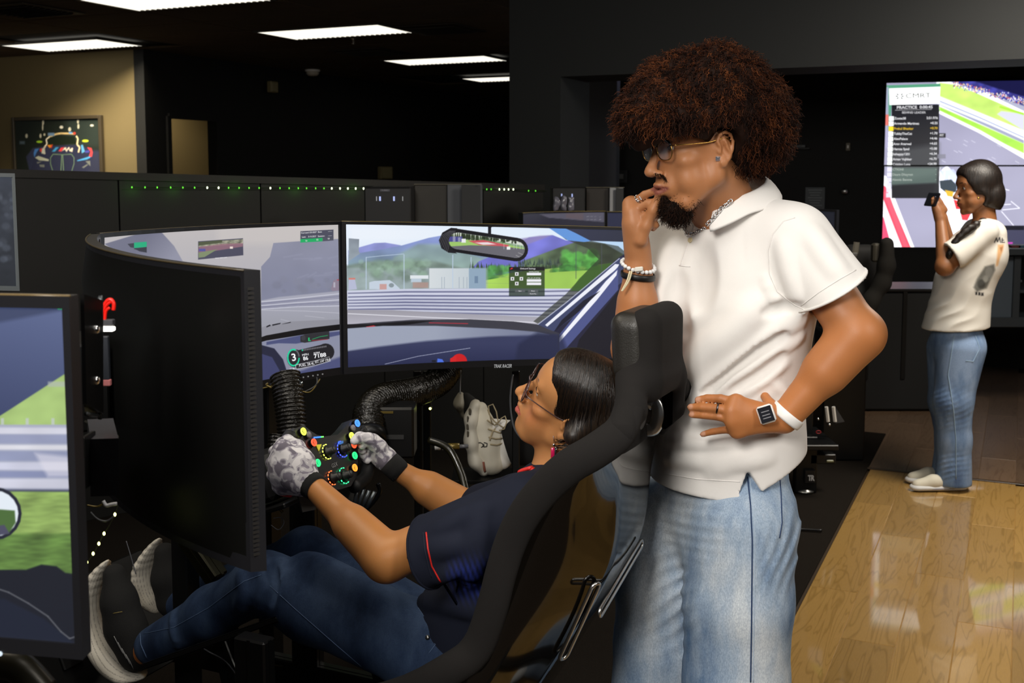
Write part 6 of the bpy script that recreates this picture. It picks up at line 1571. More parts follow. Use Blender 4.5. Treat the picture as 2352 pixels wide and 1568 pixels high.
# shoes
m_up=mat('black_knit_upper','121212',.9,bump=.6,bscale=900); m_sole=mat_attr('white_foam_sole',.6,.3)
def shoe(sole,upper,s0,tint,par=drv,loc=DR,upm=None,ppm=958.,wid=.046,laces=None):
    so=SDF(.0025); so.k=.008; sole=[tuple(x) for x in bez([np.array(q_,float) for q_ in sole],3)]; P_=[RS(x,y,s0) for x,y,r in sole]; R_=[r/ppm for x,y,r in sole]
    for i in range(len(P_)-1): so.cone(P_[i],P_[i+1],R_[i],R_[i+1],E2,min(3,wid/R_[i]),min(3,wid/R_[i+1]),k=.006)
    pl_=[np.array(q[:2],float) for q in sole]; rl=[q[2] for q in sole]
    def across(V):
        X,Y=proj(V); best=np.full(len(X),1e9); ac=np.zeros(len(X))
        for i in range(len(pl_)-1):
            d_=pl_[i+1]-pl_[i]; t_=np.clip(((X-pl_[i][0])*d_[0]+(Y-pl_[i][1])*d_[1])/(d_@d_),0,1); px_=pl_[i][0]+d_[0]*t_; py_=pl_[i][1]+d_[1]*t_; ds=np.hypot(X-px_,Y-py_)
            sg=np.sign(d_[0]*(Y-pl_[i][1])-d_[1]*(X-pl_[i][0])); rr=rl[i]+(rl[i+1]-rl[i])*t_; m=ds<best; best=np.where(m,ds,best); ac=np.where(m,sg*ds/np.maximum(rr,4),ac)
        return ac
    def ps(V):
        a=across(V); g_=np.clip((np.abs(((a+1)*2.2)%1-.5)-.40)/.07,0,1)[:,None]; c=np.array(lin('cfc9bc'))*(1-g_*.6)*np.ones((len(V),1)); w_=np.clip(-a-.45,0,1)[:,None]*tint
        return c*(1-w_)+np.array(lin('9a7a4c'))*w_
    o=shift_obj(so.mesh('sole',m_sole,par,paint=ps),loc)
    up=SDF(.005); up.k=.02; U_=[RS(x,y,s0) for x,y,r in upper]
    for i in range(len(U_)-1): up.cone(U_[i],U_[i+1],upper[i][2]/ppm,upper[i+1][2]/ppm,E2,min(1.15,.042/(upper[i][2]/ppm)),min(1.15,.042/(upper[i+1][2]/ppm)),k=.02)
    u=shift_obj(up.mesh('upper',upm or m_up,par),loc); return o,u
o1,u1=shoe([(246,1288,3),(228,1318,11),(212,1370,17),(216,1430,19),(234,1480,24),(262,1518,30),(296,1545,18),(328,1555,4)],[(262,1318,24),(274,1380,40),(288,1440,50),(312,1492,50)],-.10,.8)
shoe([(364,1238,3),(350,1262,10),(334,1305,16),(338,1350,15),(350,1380,12),(362,1404,4)],[(378,1268,24),(386,1325,38),(396,1380,40)],.10,.25)
UB=bvh_of(u1); m_gy=mat('grey_reflective_print','8a8a8a',.4)
for a_,b_ in (((300,1404),(302,1412)),((302,1414),(301,1423))): seam('shoe_print',UB,[a_,b_],.0012,m_gy,drv,DR,.0006)
seam('shoe_print',UB,[(260,1408),(270,1406),(281,1404)],.0009,mat('ochre_print','8a7a40',.5),drv,DR,.0006)
for k in range(4): seam('lace',UB,[(262+k*9,1460+k*14),(272+k*9,1480+k*13),(283+k*8,1500+k*12)],.0009,m_gy,drv,DR,.0006)
# hair
S=SDF(.005); S.k=.025; DH=Head(S,DO,DRm,DS)
DH.ell((-.012,0,.046),(.098,.083,.093),.02); DH.ell((-.045,0,.02),(.068,.082,.080),.02); DH.ell((.03,0,.085),(.062,.062,.045),.02)
S.cone(DH.T((-.085,0,.04)),P(1385,935,2.27),.062,.058,k=.03); S.cone(P(1385,935,2.27),P(1352,1010,2.24),.058,.042,k=.03); S.cone(DH.T((-.045,.04,-.01)),P(1340,1010,2.20),.042,.025,k=.02)
DH.ell((.112,0,-.015),(.062,.12,.095),.006,'s'); DH.ell((.108,0,.062),(.040,.10,.042),.004,'s'); DH.ell((.03,.10,-.065),(.058,.05,.058),.006,'s'); DH.ell((.004,.10,-.016),(.022,.04,.030),.004,'s')
DH.ell((.03,0,-.12),(.08,.09,.07),.01,'s')
S.cone(DH.T((-.03,.066,.02)),P(1318,1000,2.17),.030,.022,k=.02)
t=NT('straight_black_hair'); n=t.noise(260,4,(1,1,.035),.6,rot=(0,math.radians(-8),0)); r=t.ramp(n.outputs[0],[(.3,(.004,.003,.003)),(.72,(.030,.018,.010))]); t.L(r.outputs[0],t.b.inputs['Base Color']); t.b.inputs['Roughness'].default_value=.45; t.b.inputs['Specular IOR Level'].default_value=.5; t.bump(n.outputs[0],.2,.003); m_bh=t.m
dh=wearD(S.mesh('hair',m_bh,drv)); DHB=bvh_of(dh)
# loose strands over temple, ear and nape
rg=np.random.default_rng(5); SP=[]
def q4(a,b,c,t_): return (1-t_)**2*np.array(a)+2*t_*(1-t_)*np.array(b)+t_*t_*np.array(c)
for k in range(620):
    f_=rg.uniform(0,1); j=rg.normal(size=4)*3
    a=(1284+f_*112+j[0],812-26*math.sin(f_*math.pi)*1.1+j[1]+(18 if f_>.85 else 0)); 
    c=(1262+f_*60*1.0+j[2],948+f_*95+j[3]) if f_<.55 else (1295+(f_-.55)*240+j[2],1002-(f_-.55)*90+j[3]); b=(a[0]*.45+c[0]*.55+f_*22-4,(a[1]+c[1])/2-10)
    t0=rg.uniform(0,.35); t1=rg.uniform(.65,1); pts=drape(DHB,[tuple(q4(a,b,c,t_)) for t_ in np.linspace(t0,t1,6)],.0007,14)
    if len(pts)>4: SP.append(pts)
cols=[lin(c) for c in('080504','0d0906','1c120a','2a1b0e','120c08')]; V_=[];F2=[];C_=[]
for pts in SP:
    g=G(); n_=len(pts); g.tube([p_-DR for p_ in pts],[.0007*math.sin(math.pi*min(.97,max(.03,i/(n_-1))))+.0001 for i in range(n_)],3,cap=False); b0=len(V_); V_+=g.v; F2+=[tuple(i+b0 for i in f) for f in g.f]; C_+=[cols[rg.integers(5)]]*len(g.v)
t=NT('hair_strand_gloss'); a=t.N('ShaderNodeAttribute',attribute_name='col'); t.L(a.outputs['Color'],t.b.inputs['Base Color']); t.b.inputs['Roughness'].default_value=.32; t.b.inputs['Specular IOR Level'].default_value=.7
o=npmesh('hair_strands',np.array(V_),np.array(F2),t.m,drv,True); setcol(o.data,np.array(C_)); o['kind']='stuff'
mat('brown_black_strand','120a06',.3,spec=.8)
g=G()
for k in range(34):
    x0=1298+rg.uniform(0,16); y0=1010+rg.uniform(-4,44); pts=drape(DB,[(x0+14,y0-3),(x0-4,y0+rg.uniform(0,4)),(x0-22-rg.uniform(0,8),y0+rg.uniform(-2,8))],.0008,8)
    if len(pts)>2: g.tube([p_-DR for p_ in pts],.0005,3)
if g.v: g.build('nape_hair',bpy.data.materials['brown_black_strand'],drv,True)['kind']='stuff'
# glasses, earring
m_tor=mat('tortoise_rim','3a2420',.25,coat=.5); m_tl=mat('tinted_lens','7a5060',.05,alpha=.30,spec=.8)
sp=bpy.data.objects.new('glasses',None); link(sp,drv); spectacles(D,DRm,DR,sp,m_tor,None,m_tl,w=.0245,h=.0255,z0=.010,x0=.112,rr=.0014,earz=.012)
e0=hit(DB,1272,1000,.002)[0]; e0=D.T((.002,.080,-.034)) if e0 is None else e0
ep=bpy.data.objects.new('earring',None); link(ep,drv)
G().tube(bez([e0-DR,e0-DR+np.array((.001,-.004,-.006)),e0-DR+np.array((.001,-.003,-.014))],4),.0007,5).build('ear_hook',CHROME,ep)
def charm(c_,r_,m_,nm): G().ball(c_-DR,r_,10,ax=[(r_*.8,0,0),(0,r_*.6,0),(0,0,r_*1.0)]).build(nm,m_,ep,True)
c0=e0+np.array((.001,-.004,-.018)); m_ch=mat('pink_enamel','c01850',.25,coat=1)
charm(c0,.0035,CHROME,'silver_bead')
G().box(c0-DR+np.array((-.002,0,-.016)),[(.0040,0,0),(0,.0015,0),(0,0,.011)],.0012).build('pink_charm',m_ch,ep,True)
G().box(c0-DR+np.array((.003,0,-.016)),[(.0022,0,0),(0,.0018,0),(0,0,.012)],.001).build('black_charm',BLACK,ep,True)
for z_ in(-.006,-.024): G().tube([c0-DR+np.array((.004+.0022*math.cos(a),-.002,z_+.0022*math.sin(a))) for a in np.linspace(0,6.283,10,endpoint=False)],.0007,5,closed=True).build('silver_ring',CHROME,ep,True)
# gloves
t=NT('camouflage_glove'); n=t.noise(46,1,(1,1,1),.4); n.inputs['Distortion'].default_value=1.0; r=t.ramp(n.outputs[0],[(0,lin('6d6773')),(.40,lin('8b8592')),(.47,lin('c3c0c4')),(.56,lin('e2dfe0'))],'CONSTANT'); t.L(r.outputs[0],t.b.inputs['Base Color']); t.b.inputs['Roughness'].default_value=.8; t.b.inputs['Sheen Weight'].default_value=.2; t.bump(t.noise(1500,2).outputs[0],.3,.001); m_cam=t.m
S=SDF(.0036); S.k=.01; R2=lambda x,y,s_:RS(x,y,s_)
wr=R2(708,1108,-.18)
kn=[[R2(650,1034,-.185),R2(630,1036,-.165),R2(632,1040,-.125),R2(650,1044,-.11)],[R2(642,1060,-.19),R2(624,1062,-.165),R2(626,1066,-.125),R2(646,1068,-.11)],[R2(642,1086,-.19),R2(625,1090,-.165),R2(628,1092,-.125),R2(648,1092,-.11)],[R2(650,1112,-.185),R2(636,1118,-.16),R2(640,1118,-.125),R2(656,1114,-.11)]]
glove_or_hand(S,wr,kn,[R2(700,1058,-.17),R2(684,1026,-.15),R2(660,1012,-.13),R2(644,1016,-.12)],r=.0125,palm_r=.026,nrm=None)
S.ell(R2(682,1078,-.18),(.038,.030,.042),k=.02)
gn=wearD(S.mesh('glove',m_cam,drv))
G().tube([NW+(wr-NW)*k-DR for k in(-.45,-.05,.35,.8)],[.0275,.0290,.0295,.0300],16,flat=None).build('glove_cuff',mat('black_knit_cuff','141414',.95,bump=.5,bscale=900),drv,True)
wr2=R2(893,1060,.165); S=SDF(.0036); S.k=.01
kn=[[R2(856,1014,.15),R2(836,1008,.15),R2(826,1014,.13),R2(832,1024,.12)],[R2(856,1026,.17),R2(838,1026,.18),R2(828,1030,.15),R2(832,1034,.13)],[R2(860,1038,.18),R2(842,1040,.19),R2(832,1042,.16),R2(836,1046,.14)],[R2(868,1048,.18),R2(850,1052,.19),R2(840,1054,.16),R2(844,1058,.14)]]
glove_or_hand(S,wr2,kn,[R2(872,1026,.15),R2(848,1008,.13),R2(826,1004,.11),R2(814,1012,.10)],r=.0120,palm_r=.0215)
g2=wearD(S.mesh('glove',m_cam,drv))
G().tube([FW+(wr2-FW)*k-DR for k in(-.5,0,.5,1.0)],[.0275,.0285,.0285,.0280],16).build('glove_cuff',bpy.data.materials['black_knit_cuff'],drv,True)
for nm,p_ in (('glove_tab',R2(660,1136,-.19)),): G().box(p_-DR,[F_*.014,E2*.002,np.array((.004,0,.004))],.001).build(nm,m_red,drv)
# ================================================================ steering wheel with lit buttons
wU=unit(np.array((0,0,1.))*.93-E1*.36); wN=unit(np.cross(E2,wU)); wN=wN if np.dot(wN,E1)>0 else -wN
WCen=RS(752,1045,0)
def W(px,py,off=0.):
    r=ray(px,py); o=np.array((0,0,CAMZ)); k=np.dot(WCen+wN*off-o,wN)/np.dot(r,wN); return o+r*k
wh=thing('steering_wheel','black formula style steering wheel with glowing coloured buttons held by gloved driver','steering wheel',loc=WCen)
WL=lambda x,y,o=0.:W(x,y,o)-WCen
m_carb=mat('dark_carbon','0c0c0d',.35,coat=.3)
pts=[(668,1000),(676,984),(698,976),(712,988),(728,998),(745,1002),(775,998),(790,984),(806,964),(822,960),(829,972),(826,1000),(818,1022),(822,1060),(820,1092),(806,1116),(780,1124),(742,1122),(712,1112),(700,1090),(690,1050),(676,1030)]
G().prism([WL(x,y,0) for x,y in pts],-wN*.028).build('wheel_plate',m_carb,wh)
for nm,pp_ in(('grip',[(668,1000),(652,1030),(648,1070),(660,1108),(690,1122)]),('grip',[(824,985),(838,1010),(846,1050),(840,1095),(812,1118)])):
    G().tube(bez([WL(x,y,-.012) for x,y in pp_],5),.017,10).build(nm,RUBBER,wh,True)
G().lathe(WL(760,1060,-.03),-wN,[(.05,0),(.05,.03),(.035,.045),(.035,.12)],24).build('hub',BLACKM,wh,True)
for sx in((705,1150),(800,1140)): G().prism([WL(sx[0]-26,sx[1]-36,-.05),WL(sx[0]+26,sx[1]-36,-.05),WL(sx[0]+20,sx[1]+20,-.05),WL(sx[0]-10,sx[1]+26,-.05)],-wN*.004).build('shift_paddle',ALU if False else BLACKM,wh)
def led(nm,x,y,c,s_=2.2,r=.0072):
    c_=WL(x,y,.002); G().lathe(c_,wN,[(r*1.25,0),(r*1.25,.004),(r*.6,.0045)],14).build('button_bezel',BLACK,wh,True)
    pts=[c_+wN*.0055+(E2*math.cos(a)+wU*math.sin(a))*r for a in np.linspace(0,6.283,16,endpoint=False)]
    m_=mat('glow_'+nm,(.02,.02,.02),emit=c,estr=s_) if 'glow_'+nm not in bpy.data.materials else bpy.data.materials['glow_'+nm]
    G().tube(pts,.0021,6,closed=True).build('lit_ring_'+nm,m_,wh,True)
    G().box(c_+wN*.006,[E2*.0014,wU*.0038,wN*.0006]).build('button_mark_'+nm,m_,wh)
for nm,x,y,c in(('yellow',693,992,'d9f04a'),('red',717,1017,'ff4a2a'),('blue',817,973,'3a7dff'),('yellow',804,1002,'e0f050'),('red',809,1022,'e0202a'),('green',811,1047,'20e070'),('orange',811,1075,'ff8a2a'),('green',726,1064,'20e070')): led(nm,x,y,c)
for x,y in((707,999),(809,983)): G().lathe(WL(x,y,.002),wN,[(.0075,0),(.0078,.005),(.006,.0065)],16).build('grey_button',mat('grey_button','777275',.4) if 'grey_button' not in bpy.data.materials else bpy.data.materials['grey_button'],wh,True)
def arc(nm,x,y,R_,c,a0,a1,n):
    m_=mat('arc_'+nm,(.02,.02,.02),emit=c,estr=2.4)
    for a in np.linspace(math.radians(a0),math.radians(a1),n):
        p_=WL(x,y,.004)+(E2*math.cos(a)+wU*math.sin(a))*R_; t_=(-E2*math.sin(a)+wU*math.cos(a)); G().box(p_,[t_*.0022,unit(np.cross(t_,wN))*.0010,wN*.0008]).build('arc_light_'+nm,m_,wh)
arc('yellow',752,1037,.017,'e6f05a',80,280,8); arc('blue',787,1031,.019,'3a50ff',90,290,9); arc('orange',764,1097,.016,'ff6a30',80,270,7); arc('green',791,1092,.0185,'30f090',70,290,9)
for x,y in((753,1037),(788,1031),(765,1097),(792,1092)): G().lathe(WL(x,y,.0),wN,[(.013,0),(.013,.004),(.0095,.006),(.009,.018),(.007,.020)],18).build('rotary_knob',BLACK,wh,True)
for k,x in enumerate(np.linspace(722,742,7)): G().box(WL(x,1004.5-k*.3,.002),[E2*.0014,wU*.0016,wN*.001]).build('shift_light',mat('shift_%d'%k,(.02,.02,.02),emit='3a7dff' if k<5 else '60e060',estr=2),wh)
G().prism([WL(725,1021,.001),WL(738,1020,.001),WL(732,1036,.001)],wN*.001).build('yellow_label',mat('yellow_label','c9c230',.5,emit='c9c230',estr=.35),wh)  # yellow print given some glow of its own
G().prism([WL(776,1013,.001),WL(788,1012,.001),WL(788,1020,.001),WL(776,1021,.001)],wN*.001).build('blue_label',mat('blue_label','2a6ab0',.5,emit='2a6ab0',estr=.4),wh)  # blue print also glows weakly by itself
v,f=text_geo('GSX',1.0,shear=.2); mesh('wheel_lettering',[WL(768,1068,.0012)+E2*a[0]*.013+wU*a[1]*.013 for a in v],f,mat('grey_lettering','8a8a8a',.5),wh)
v,f=text_geo('LABEL'[:0]+'MIX',1.0); 
# ================================================================ wheel base, frame and ducts of the rig
rg_=rig(.1,0,0); rf=thing('simulator_frame','black aluminium simulator frame carrying the wheel, pedals and seat','simulator rig',loc=rg_)
def prof(a,b,w_,h_,side=None,m=BLACKM,name='beam'):
    a=np.asarray(a,float); b=np.asarray(b,float); d_=unit(b-a); sd_=unit(np.cross(d_,(0,0,1))) if abs(d_[2])<.9 else E2; u_=np.cross(sd_,d_)
    g=G(); c=(a+b)/2-rg_; L_=(b-a)/2; g.box(c,[L_,sd_*w_/2,u_*h_/2],.004)
    for sg in(-1,1): g.box(c+sd_*sg*(w_/2+.0004),[L_*.999,sd_*.0006,u_*.004]); g.box(c+u_*sg*(h_/2+.0004),[L_*.999,sd_*.004,u_*.0006])
    return g.build(name,m,rf)
for s_ in(-.26,.26): prof(rig(-.72,s_,.26),rig(1.05,s_,.26),.04,.08,name='base_rail'); 
prof(rig(.22,-.27,.28),rig(.22,-.27,.62),.04,.08,name='upright'); prof(rig(-.02,.26,.28),rig(-.02,.26,.86),.04,.08,name='upright')
prof(rig(-.02,-.0,.86),rig(-.02,.26,.86),.04,.04,name='cross_beam'); prof(rig(-.72,-.26,.28),rig(-.72,.26,.28),.04,.04,name='cross_beam'); prof(rig(.55,-.26,.28),rig(.55,.26,.28),.04,.04,name='cross_beam'); prof(rig(1.0,-.26,.28),rig(1.0,.26,.28),.04,.04,name='cross_beam')
for s_,t_ in((-.26,-.7),(.26,-.7),(-.26,1.02),(.26,1.02)):
    g=G(); g.lathe(rig(t_,s_,0)-rg_,(0,0,1),[(.035,.0075),(.035,.015),(.012,.02),(.012,.22)],14); g.build('levelling_foot',BLACKM,rf,True)
# direct drive base behind the wheel
g=G(); c=WCen-wN*.22-rg_; g.box(c,[wN*.08,E2*.06,wU*.06],.012); g.build('wheel_base',BLACK,rf)
g=G(); g.box(WCen-wN*.2-wU*.075-rg_,[wN*.11,E2*.09,wU*.006],.003); g.build('mounting_plate',BLACKM,rf)
# pedal plate and three pedals
pc0=RS(285,1450,0)-E1*.09; g=G(); pu=unit(np.array((0,0,1.))*.8-E1*.35); pn_=np.cross(E2,pu)
g.box(pc0-rg_-pu*.02,[E2*.22,pu*.16,unit(pn_)*.006],.003); g.build('pedal_plate',BLACKM,rf)
for s_ in(-.12,.0,.10):
    g=G(); g.box(pc0+E2*s_+E1*.012+pu*.03-rg_,[E2*.03,pu*.09,unit(pn_)*.005],.003); g.box(pc0+E2*s_-E1*.04-rg_-pu*.09,[E2*.012,pu*.05,unit(pn_)*.03],.002); g.build('pedal',BLACKM,rf)
prof(RS(505,1400,-.06),RS(560,1650,-.06),.05,.05,name='seat_bracket'); prof(RS(430,1230,-.02),RS(500,1330,-.02),.045,.045,name='stay',m=mat('worn_dark_metal','2c2a1c',.3,metal=.8))
prof(RS(330,1530,-.2),RS(640,1420,-.2),.012,.012,name='link_bar')
# monitor stand: posts and arms behind the displays
ms=thing('monitor_stand','black freestanding stand behind the curved monitors','stand',loc=RM)
def bar(a,b,w_,name,parent=ms,loc=RM,m=BLACKM,h_=None):
    a=np.asarray(a,float); b=np.asarray(b,float); d_=unit(b-a); sd_=unit(np.cross(d_,(0,0,1))) if abs(d_[2])<.9 else E2; u_=np.cross(sd_,d_)
    return G().box((a+b)/2-loc,[(b-a)/2,sd_*w_/2,u_*(h_ or w_)/2],.004).build(name,m,parent)
for s_ in(.0,.34): bar(rig(-.20,s_,.02),rig(-.20,s_,1.30),.05,'post'); bar(rig(-.16-.25,s_,.038),rig(-.16+.25,s_,.038),.06,'stand_foot')
bar(rig(-.16,-.45,1.22),rig(-.16,.45,1.22),.04,'crossbar',h_=.08)
for scr,nm in((MID,'arm'),(RIGHT,'arm'),(LEFT,'arm')):
    c=scr.pt(.5,.5,-scr.thick-.02); bar(c,c-scr.n*.05,.14,'vesa_plate',h_=.14)
c=RIGHT.pt(.5,.5,-.05); bar(rig(-.16,.44,1.22),np.array((c[0],c[1]+.03,1.22)),.04,'arm'); c=LEFT.pt(.5,.5,-.06); bar(rig(-.16,-.44,1.22),np.array((c[0],c[1],1.22)),.04,'arm')
# ribbed ducts
t=NT('black_duct_foil'); n=t.noise(45,4); t.b.inputs['Base Color'].default_value=(.007,.006,.004,1); t.b.inputs['Roughness'].default_value=.22; t.b.inputs['Specular IOR Level'].default_value=.4; t.b.inputs['Coat Weight'].default_value=.15; t.bump(n.outputs[0],.9,.01); m_duct=t.m
def duct(name,label,pts,r,pitch=.0095):
    p_=bez(pts,26); L_=[0]
    for a,b in zip(p_[:-1],p_[1:]): L_.append(L_[-1]+np.linalg.norm(b-a))
    n_=int(L_[-1]/pitch*4); s_=np.linspace(0,L_[-1],n_); P3=np.stack([np.interp(s_,L_,[q[i] for q in p_]) for i in range(3)],1)
    rr=[r*(1+.075*math.cos(2*math.pi*x/pitch))*(1+.03*math.sin(x*31)) for x in s_]; loc=P3[0]
    t_=thing(name,label,'duct',loc=loc); G().tube([q-loc for q in P3],rr,18).build('ribbed_hose',m_duct,t_,True)
    G().lathe(P3[-1]-loc,P3[-1]-P3[-3],[(r*1.08,-.01),(r*1.1,.0),(r*1.1,.02),(r*.9,.02)],20).build('end_collar',BLACKM,t_,True); return t_
duct('air_duct','short ribbed black air duct hanging below the gauge monitor, behind gloves',[P(655,862,2.72),P(662,900,2.70),P(668,950,2.68),P(672,1010,2.66)],.036)
duct('air_duct','long bent ribbed black air duct under the right monitor',[P(1030,845,3.35),P(1000,880,3.25),P(940,905,3.15),P(880,915,3.05),P(850,945,2.98),P(848,1000,2.92)],.042)
duct('air_duct','ribbed black hose partly hidden behind the near camouflage glove',[P(640,1000,2.62),P(632,1050,2.60),P(632,1110,2.60)],.022,.009)
# loose cables under the displays
def wires(name,label,specs,cat='cable',r=.0022):
    loc=specs[0][0][0]; t_=thing(name,label,cat,loc=loc)
    for pts,rr,m_,nm in specs: G().tube([q-loc for q in bez(pts,6)],rr,5).build(nm,m_,t_,True)
    return t_
m_wg=mat('dull_brass_cable','6a5a2a',.3,metal=.4); m_wb2=mat('black_cable','101010',.35); m_wgrey=mat('grey_cable','55565a',.4)
wires('cable_bundle','thin looped cables hanging under the gauge monitor',[([P(620,882,2.72),P(650,900,2.70),P(690,902,2.70),P(725,885,2.72),P(728,866,2.74)],.0022,m_wb2,'cable'),([P(600,892,2.70),P(640,885,2.70),P(680,893,2.7),P(712,900,2.70),P(735,870,2.74)],.0018,m_wg,'cable'),([P(616,880,2.70),P(612,884,2.70),P(624,890,2.70)],.003,m_wg,'plug'),([P(684,872,2.70),P(692,880,2.70),P(690,888,2.70)],.005,mat('foil_bit','a0a8a8',.15,metal=1),'foil_clip')])
wires('cable_bundle','pale thin cables on the floor under the driver\'s knee',[([P(512,1455,2.5),P(524,1490,2.5),P(545,1540,2.48),P(575,1590,2.46)],.0022,mat('white_cable','b9b9b4',.4),'cable'),([P(430,1450,2.5),P(470,1490,2.5),P(520,1520,2.5),P(560,1575,2.5)],.0018,m_wgrey,'cable'),([P(580,1460,2.5),P(620,1520,2.5),P(650,1530,2.5)],.0018,m_wg,'cable')])
wires('cable_bundle','curved black cables right of the wheel under the right monitor',[([P(985,1010,3.0),P(1030,1030,2.98),P(1060,1090,2.95),P(1075,1150,2.9)],.011,mat('dark_olive_hose','1c1a0e',.3,coat=.4),'hose'),([P(1178,860,3.3),P(1172,920,3.3),P(1180,980,3.3),P(1200,1010,3.3)],.003,m_wgrey,'cable'),([P(825,1180,2.7),P(850,1160,2.7),P(872,1130,2.7),P(868,1110,2.7)],.006,m_wb2,'hose'),([P(1058,850,3.3),P(1057,905,3.3)],.002,mat('thin_grey_rod','6a6a6a',.4),'rod')])
wires('cable_bundle','small curled cable and gold bits under the near glove',[([P(622,1205,2.5),P(640,1216,2.5),P(652,1200,2.5),P(645,1188,2.5),P(628,1190,2.5)],.0012,m_wgrey,'cable'),([P(628,1170,2.5),P(640,1168,2.5),P(650,1176,2.5)],.0035,m_wg,'cable')])
# silver pedal levers seen past the wheel
lv=thing('pedal_levers','small silver ribbed levers hanging below the steering wheel','levers',loc=P(828,1150,2.6))
for k in range(4):
    a=P(812+k*10,1165-k*0,2.6)-P(828,1150,2.6); b=P(822+k*13,1120+k*3,2.6)-P(828,1150,2.6); G().tube([a,b],.0055,6).build('lever',mat('steel_grey','6d7478',.35,metal=.8) if 'steel_grey' not in bpy.data.materials else bpy.data.materials['steel_grey'],lv,True)
# tiny yellow lamp below the right display, coupling
tl=thing('indicator_lamp','tiny yellow green indicator light below the right monitor','lamp',loc=P(988,938,3.2)); G().ball((0,0,0),.004,8).build('bulb',mat_glow('indicator_glow',(.9,1,.2),6),tl,True); G().lathe((0,.004,0),(0,1,0),[(.006,0),(.006,.01)],10).build('socket',BLACK,tl,True)
ck=P(1015,1025,3.1); cp=thing('hose_coupling','white and brass hose coupling beside the far white sneaker','coupling',loc=ck)
for nm,x0,x1,r_,m_ in(('white_band',-.020,-.004,.011,WHITEP),('white_band',.000,.010,.011,WHITEP),('brass_sleeve',.012,.05,.009,m_wg),('tip',.05,.075,.006,m_wgrey)): G().tube([np.array((x0,0,0)),np.array((x1,0,.001))],r_,10).build(nm,m_,cp,True)
bx=thing('control_box','dark metal box under the long duct behind the wheel','box',loc=P(900,985,3.0)); G().box((0,0,0),[(.065,0,0),(0,.05,0),(0,0,.07)],.006).build('housing',BLACKM,bx); G().box((-.02,-.051,.058),[(.03,0,0),(0,.002,0),(0,0,.003)]).build('edge_plate',m_wg,bx); G().tube([np.array((-.075,-.03,.05)),np.array((-.06,-.04,.03))],.006,8).build('brass_pin',m_wg,bx,True)
G().box((.01,-.052,-.01),[(.028,0,0),(0,.001,0),(0,0,.006)]).build('dark_label',mat('dark_label','2a2a2a',.5),bx)
# uprights of the neighbouring rig
nr=thing('neighbour_rig_post','thin black upright posts under the right monitor','post',loc=P(975,1000,3.4))
for x in(960,982,1185): a,b=P(x,850,3.4),P(x,1200,3.4); G().box((a+b)/2-P(975,1000,3.4),[(.012,0,0),(0,.012,0),(0,0,abs(a[2]-b[2])/2)],.003).build('post',BLACKM,nr)
# ================================================================ person in the next rig: only a foot and trouser leg show
FD=3.55; NP_=P(1150,1050,FD); nper=thing('person','person mostly hidden beyond the driver, only white sneaker, sock and black trouser leg','person',loc=NP_)
q=lambda x,y,dd=0.:P(x,y,FD+dd)
S=SDF(.004); S.k=.02
S.chain([q(1092,930),q(1084,960),q(1086,1010),q(1096,1055),q(1112,1078)],[.018,.022,.026,.026,.020],(0,1,0),2.2,k=.02)
o=shift_obj(S.mesh('sole',mat('offwhite_sole','c9c4b6',.6),nper),NP_)
S=SDF(.004); S.k=.03
S.chain([q(1104,938),q(1108,975),q(1118,1020),q(1128,1055)],[.022,.034,.045,.050],(0,1,0),1.1,k=.03); S.cone(q(1125,1010),q(1140,1000),.045,.035,k=.02)
up=shift_obj(S.mesh('sneaker_upper',mat('cream_mesh_upper','d3cdbc',.8,bump=.5,bscale=600),nper),NP_); UPB=bvh_of(up)
S=SDF(.004); S.k=.02; S.cone(q(1150,1050),q(1168,1020),.040,.036); S.cone(q(1135,985),q(1180,985),.034,.028); S.cone(q(1168,1020),q(1190,1000),.040,.040); shift_obj(S.mesh('sock',mat('white_sock','dcd9d2',.9,bump=.4,bscale=400),nper),NP_)
S=SDF(.006); S.k=.03; S.cone(q(1185,1015),q(1290,1010),.075,.085,(0,0,1),1); S.cone(q(1290,1010),q(1420,1100,.2),.085,.10); S.plane(q(1163,1025),unit(q(1100,1040)-q(1200,1010)),.004); shift_obj(S.mesh('trousers',mat('black_trousers','060606',.95),nper),NP_)
m_lace=mat('beige_lace','a89a7c',.8)
for a_ in([(1118,965),(1132,975),(1146,985)],[(1120,985),(1134,990),(1150,995)],[(1122,1004),(1138,1008),(1152,1006)],[(1126,1020),(1140,1022),(1155,1016)],[(1145,975),(1130,992),(1124,1012)]):
    p_=drape(UPB,a_,.003,5)
    if len(p_)>2: G().tube([x-NP_ for x in p_],.0028,5).build('lace',m_lace,nper,True)
for pts in([(1130,972),(1124,950),(1122,932),(1132,928),(1140,945),(1144,968),(1136,978)],[(1140,976),(1152,960),(1160,955),(1164,968),(1158,985),(1146,988)],[(1120,940),(1124,952),(1136,968),(1160,984)]): G().tube([q(x,y,-.05)-NP_ for x,y in pts],.0022,5).build('lace_loop',m_lace,nper,True)
def upl(pts,w_,m_,nm):
    p_=drape(UPB,pts,.002,3)
    if len(p_)>1: G().tube([x-NP_ for x in p_],w_,4).build(nm,m_,nper,True)
ink=mat('dark_logo_ink','33302c',.6)
upl([(1098,1017),(1104,1016),(1109,1019),(1110,1024),(1106,1027)],.0018,ink,'sneaker_logo'); upl([(1112,1016),(1119,1018),(1118,1025),(1112,1026),(1111,1019)],.0018,ink,'sneaker_logo')
upl([(1110,1060),(1114,1082)],.005,mat('faded_red_tab','8a5040',.6),'heel_tab')
for k in range(7):
    y=945+k*17; x=1075+[4,0,-1,0,3,8,14][k]; G().box(q(x,y,-.045)-NP_,[(.0035,0,0),(0,.01,0),(0,0,.009)],.002).build('sole_slot',mat('slot_shade','4a4438',.8) if 'slot_shade' not in bpy.data.materials else bpy.data.materials['slot_shade'],nper)
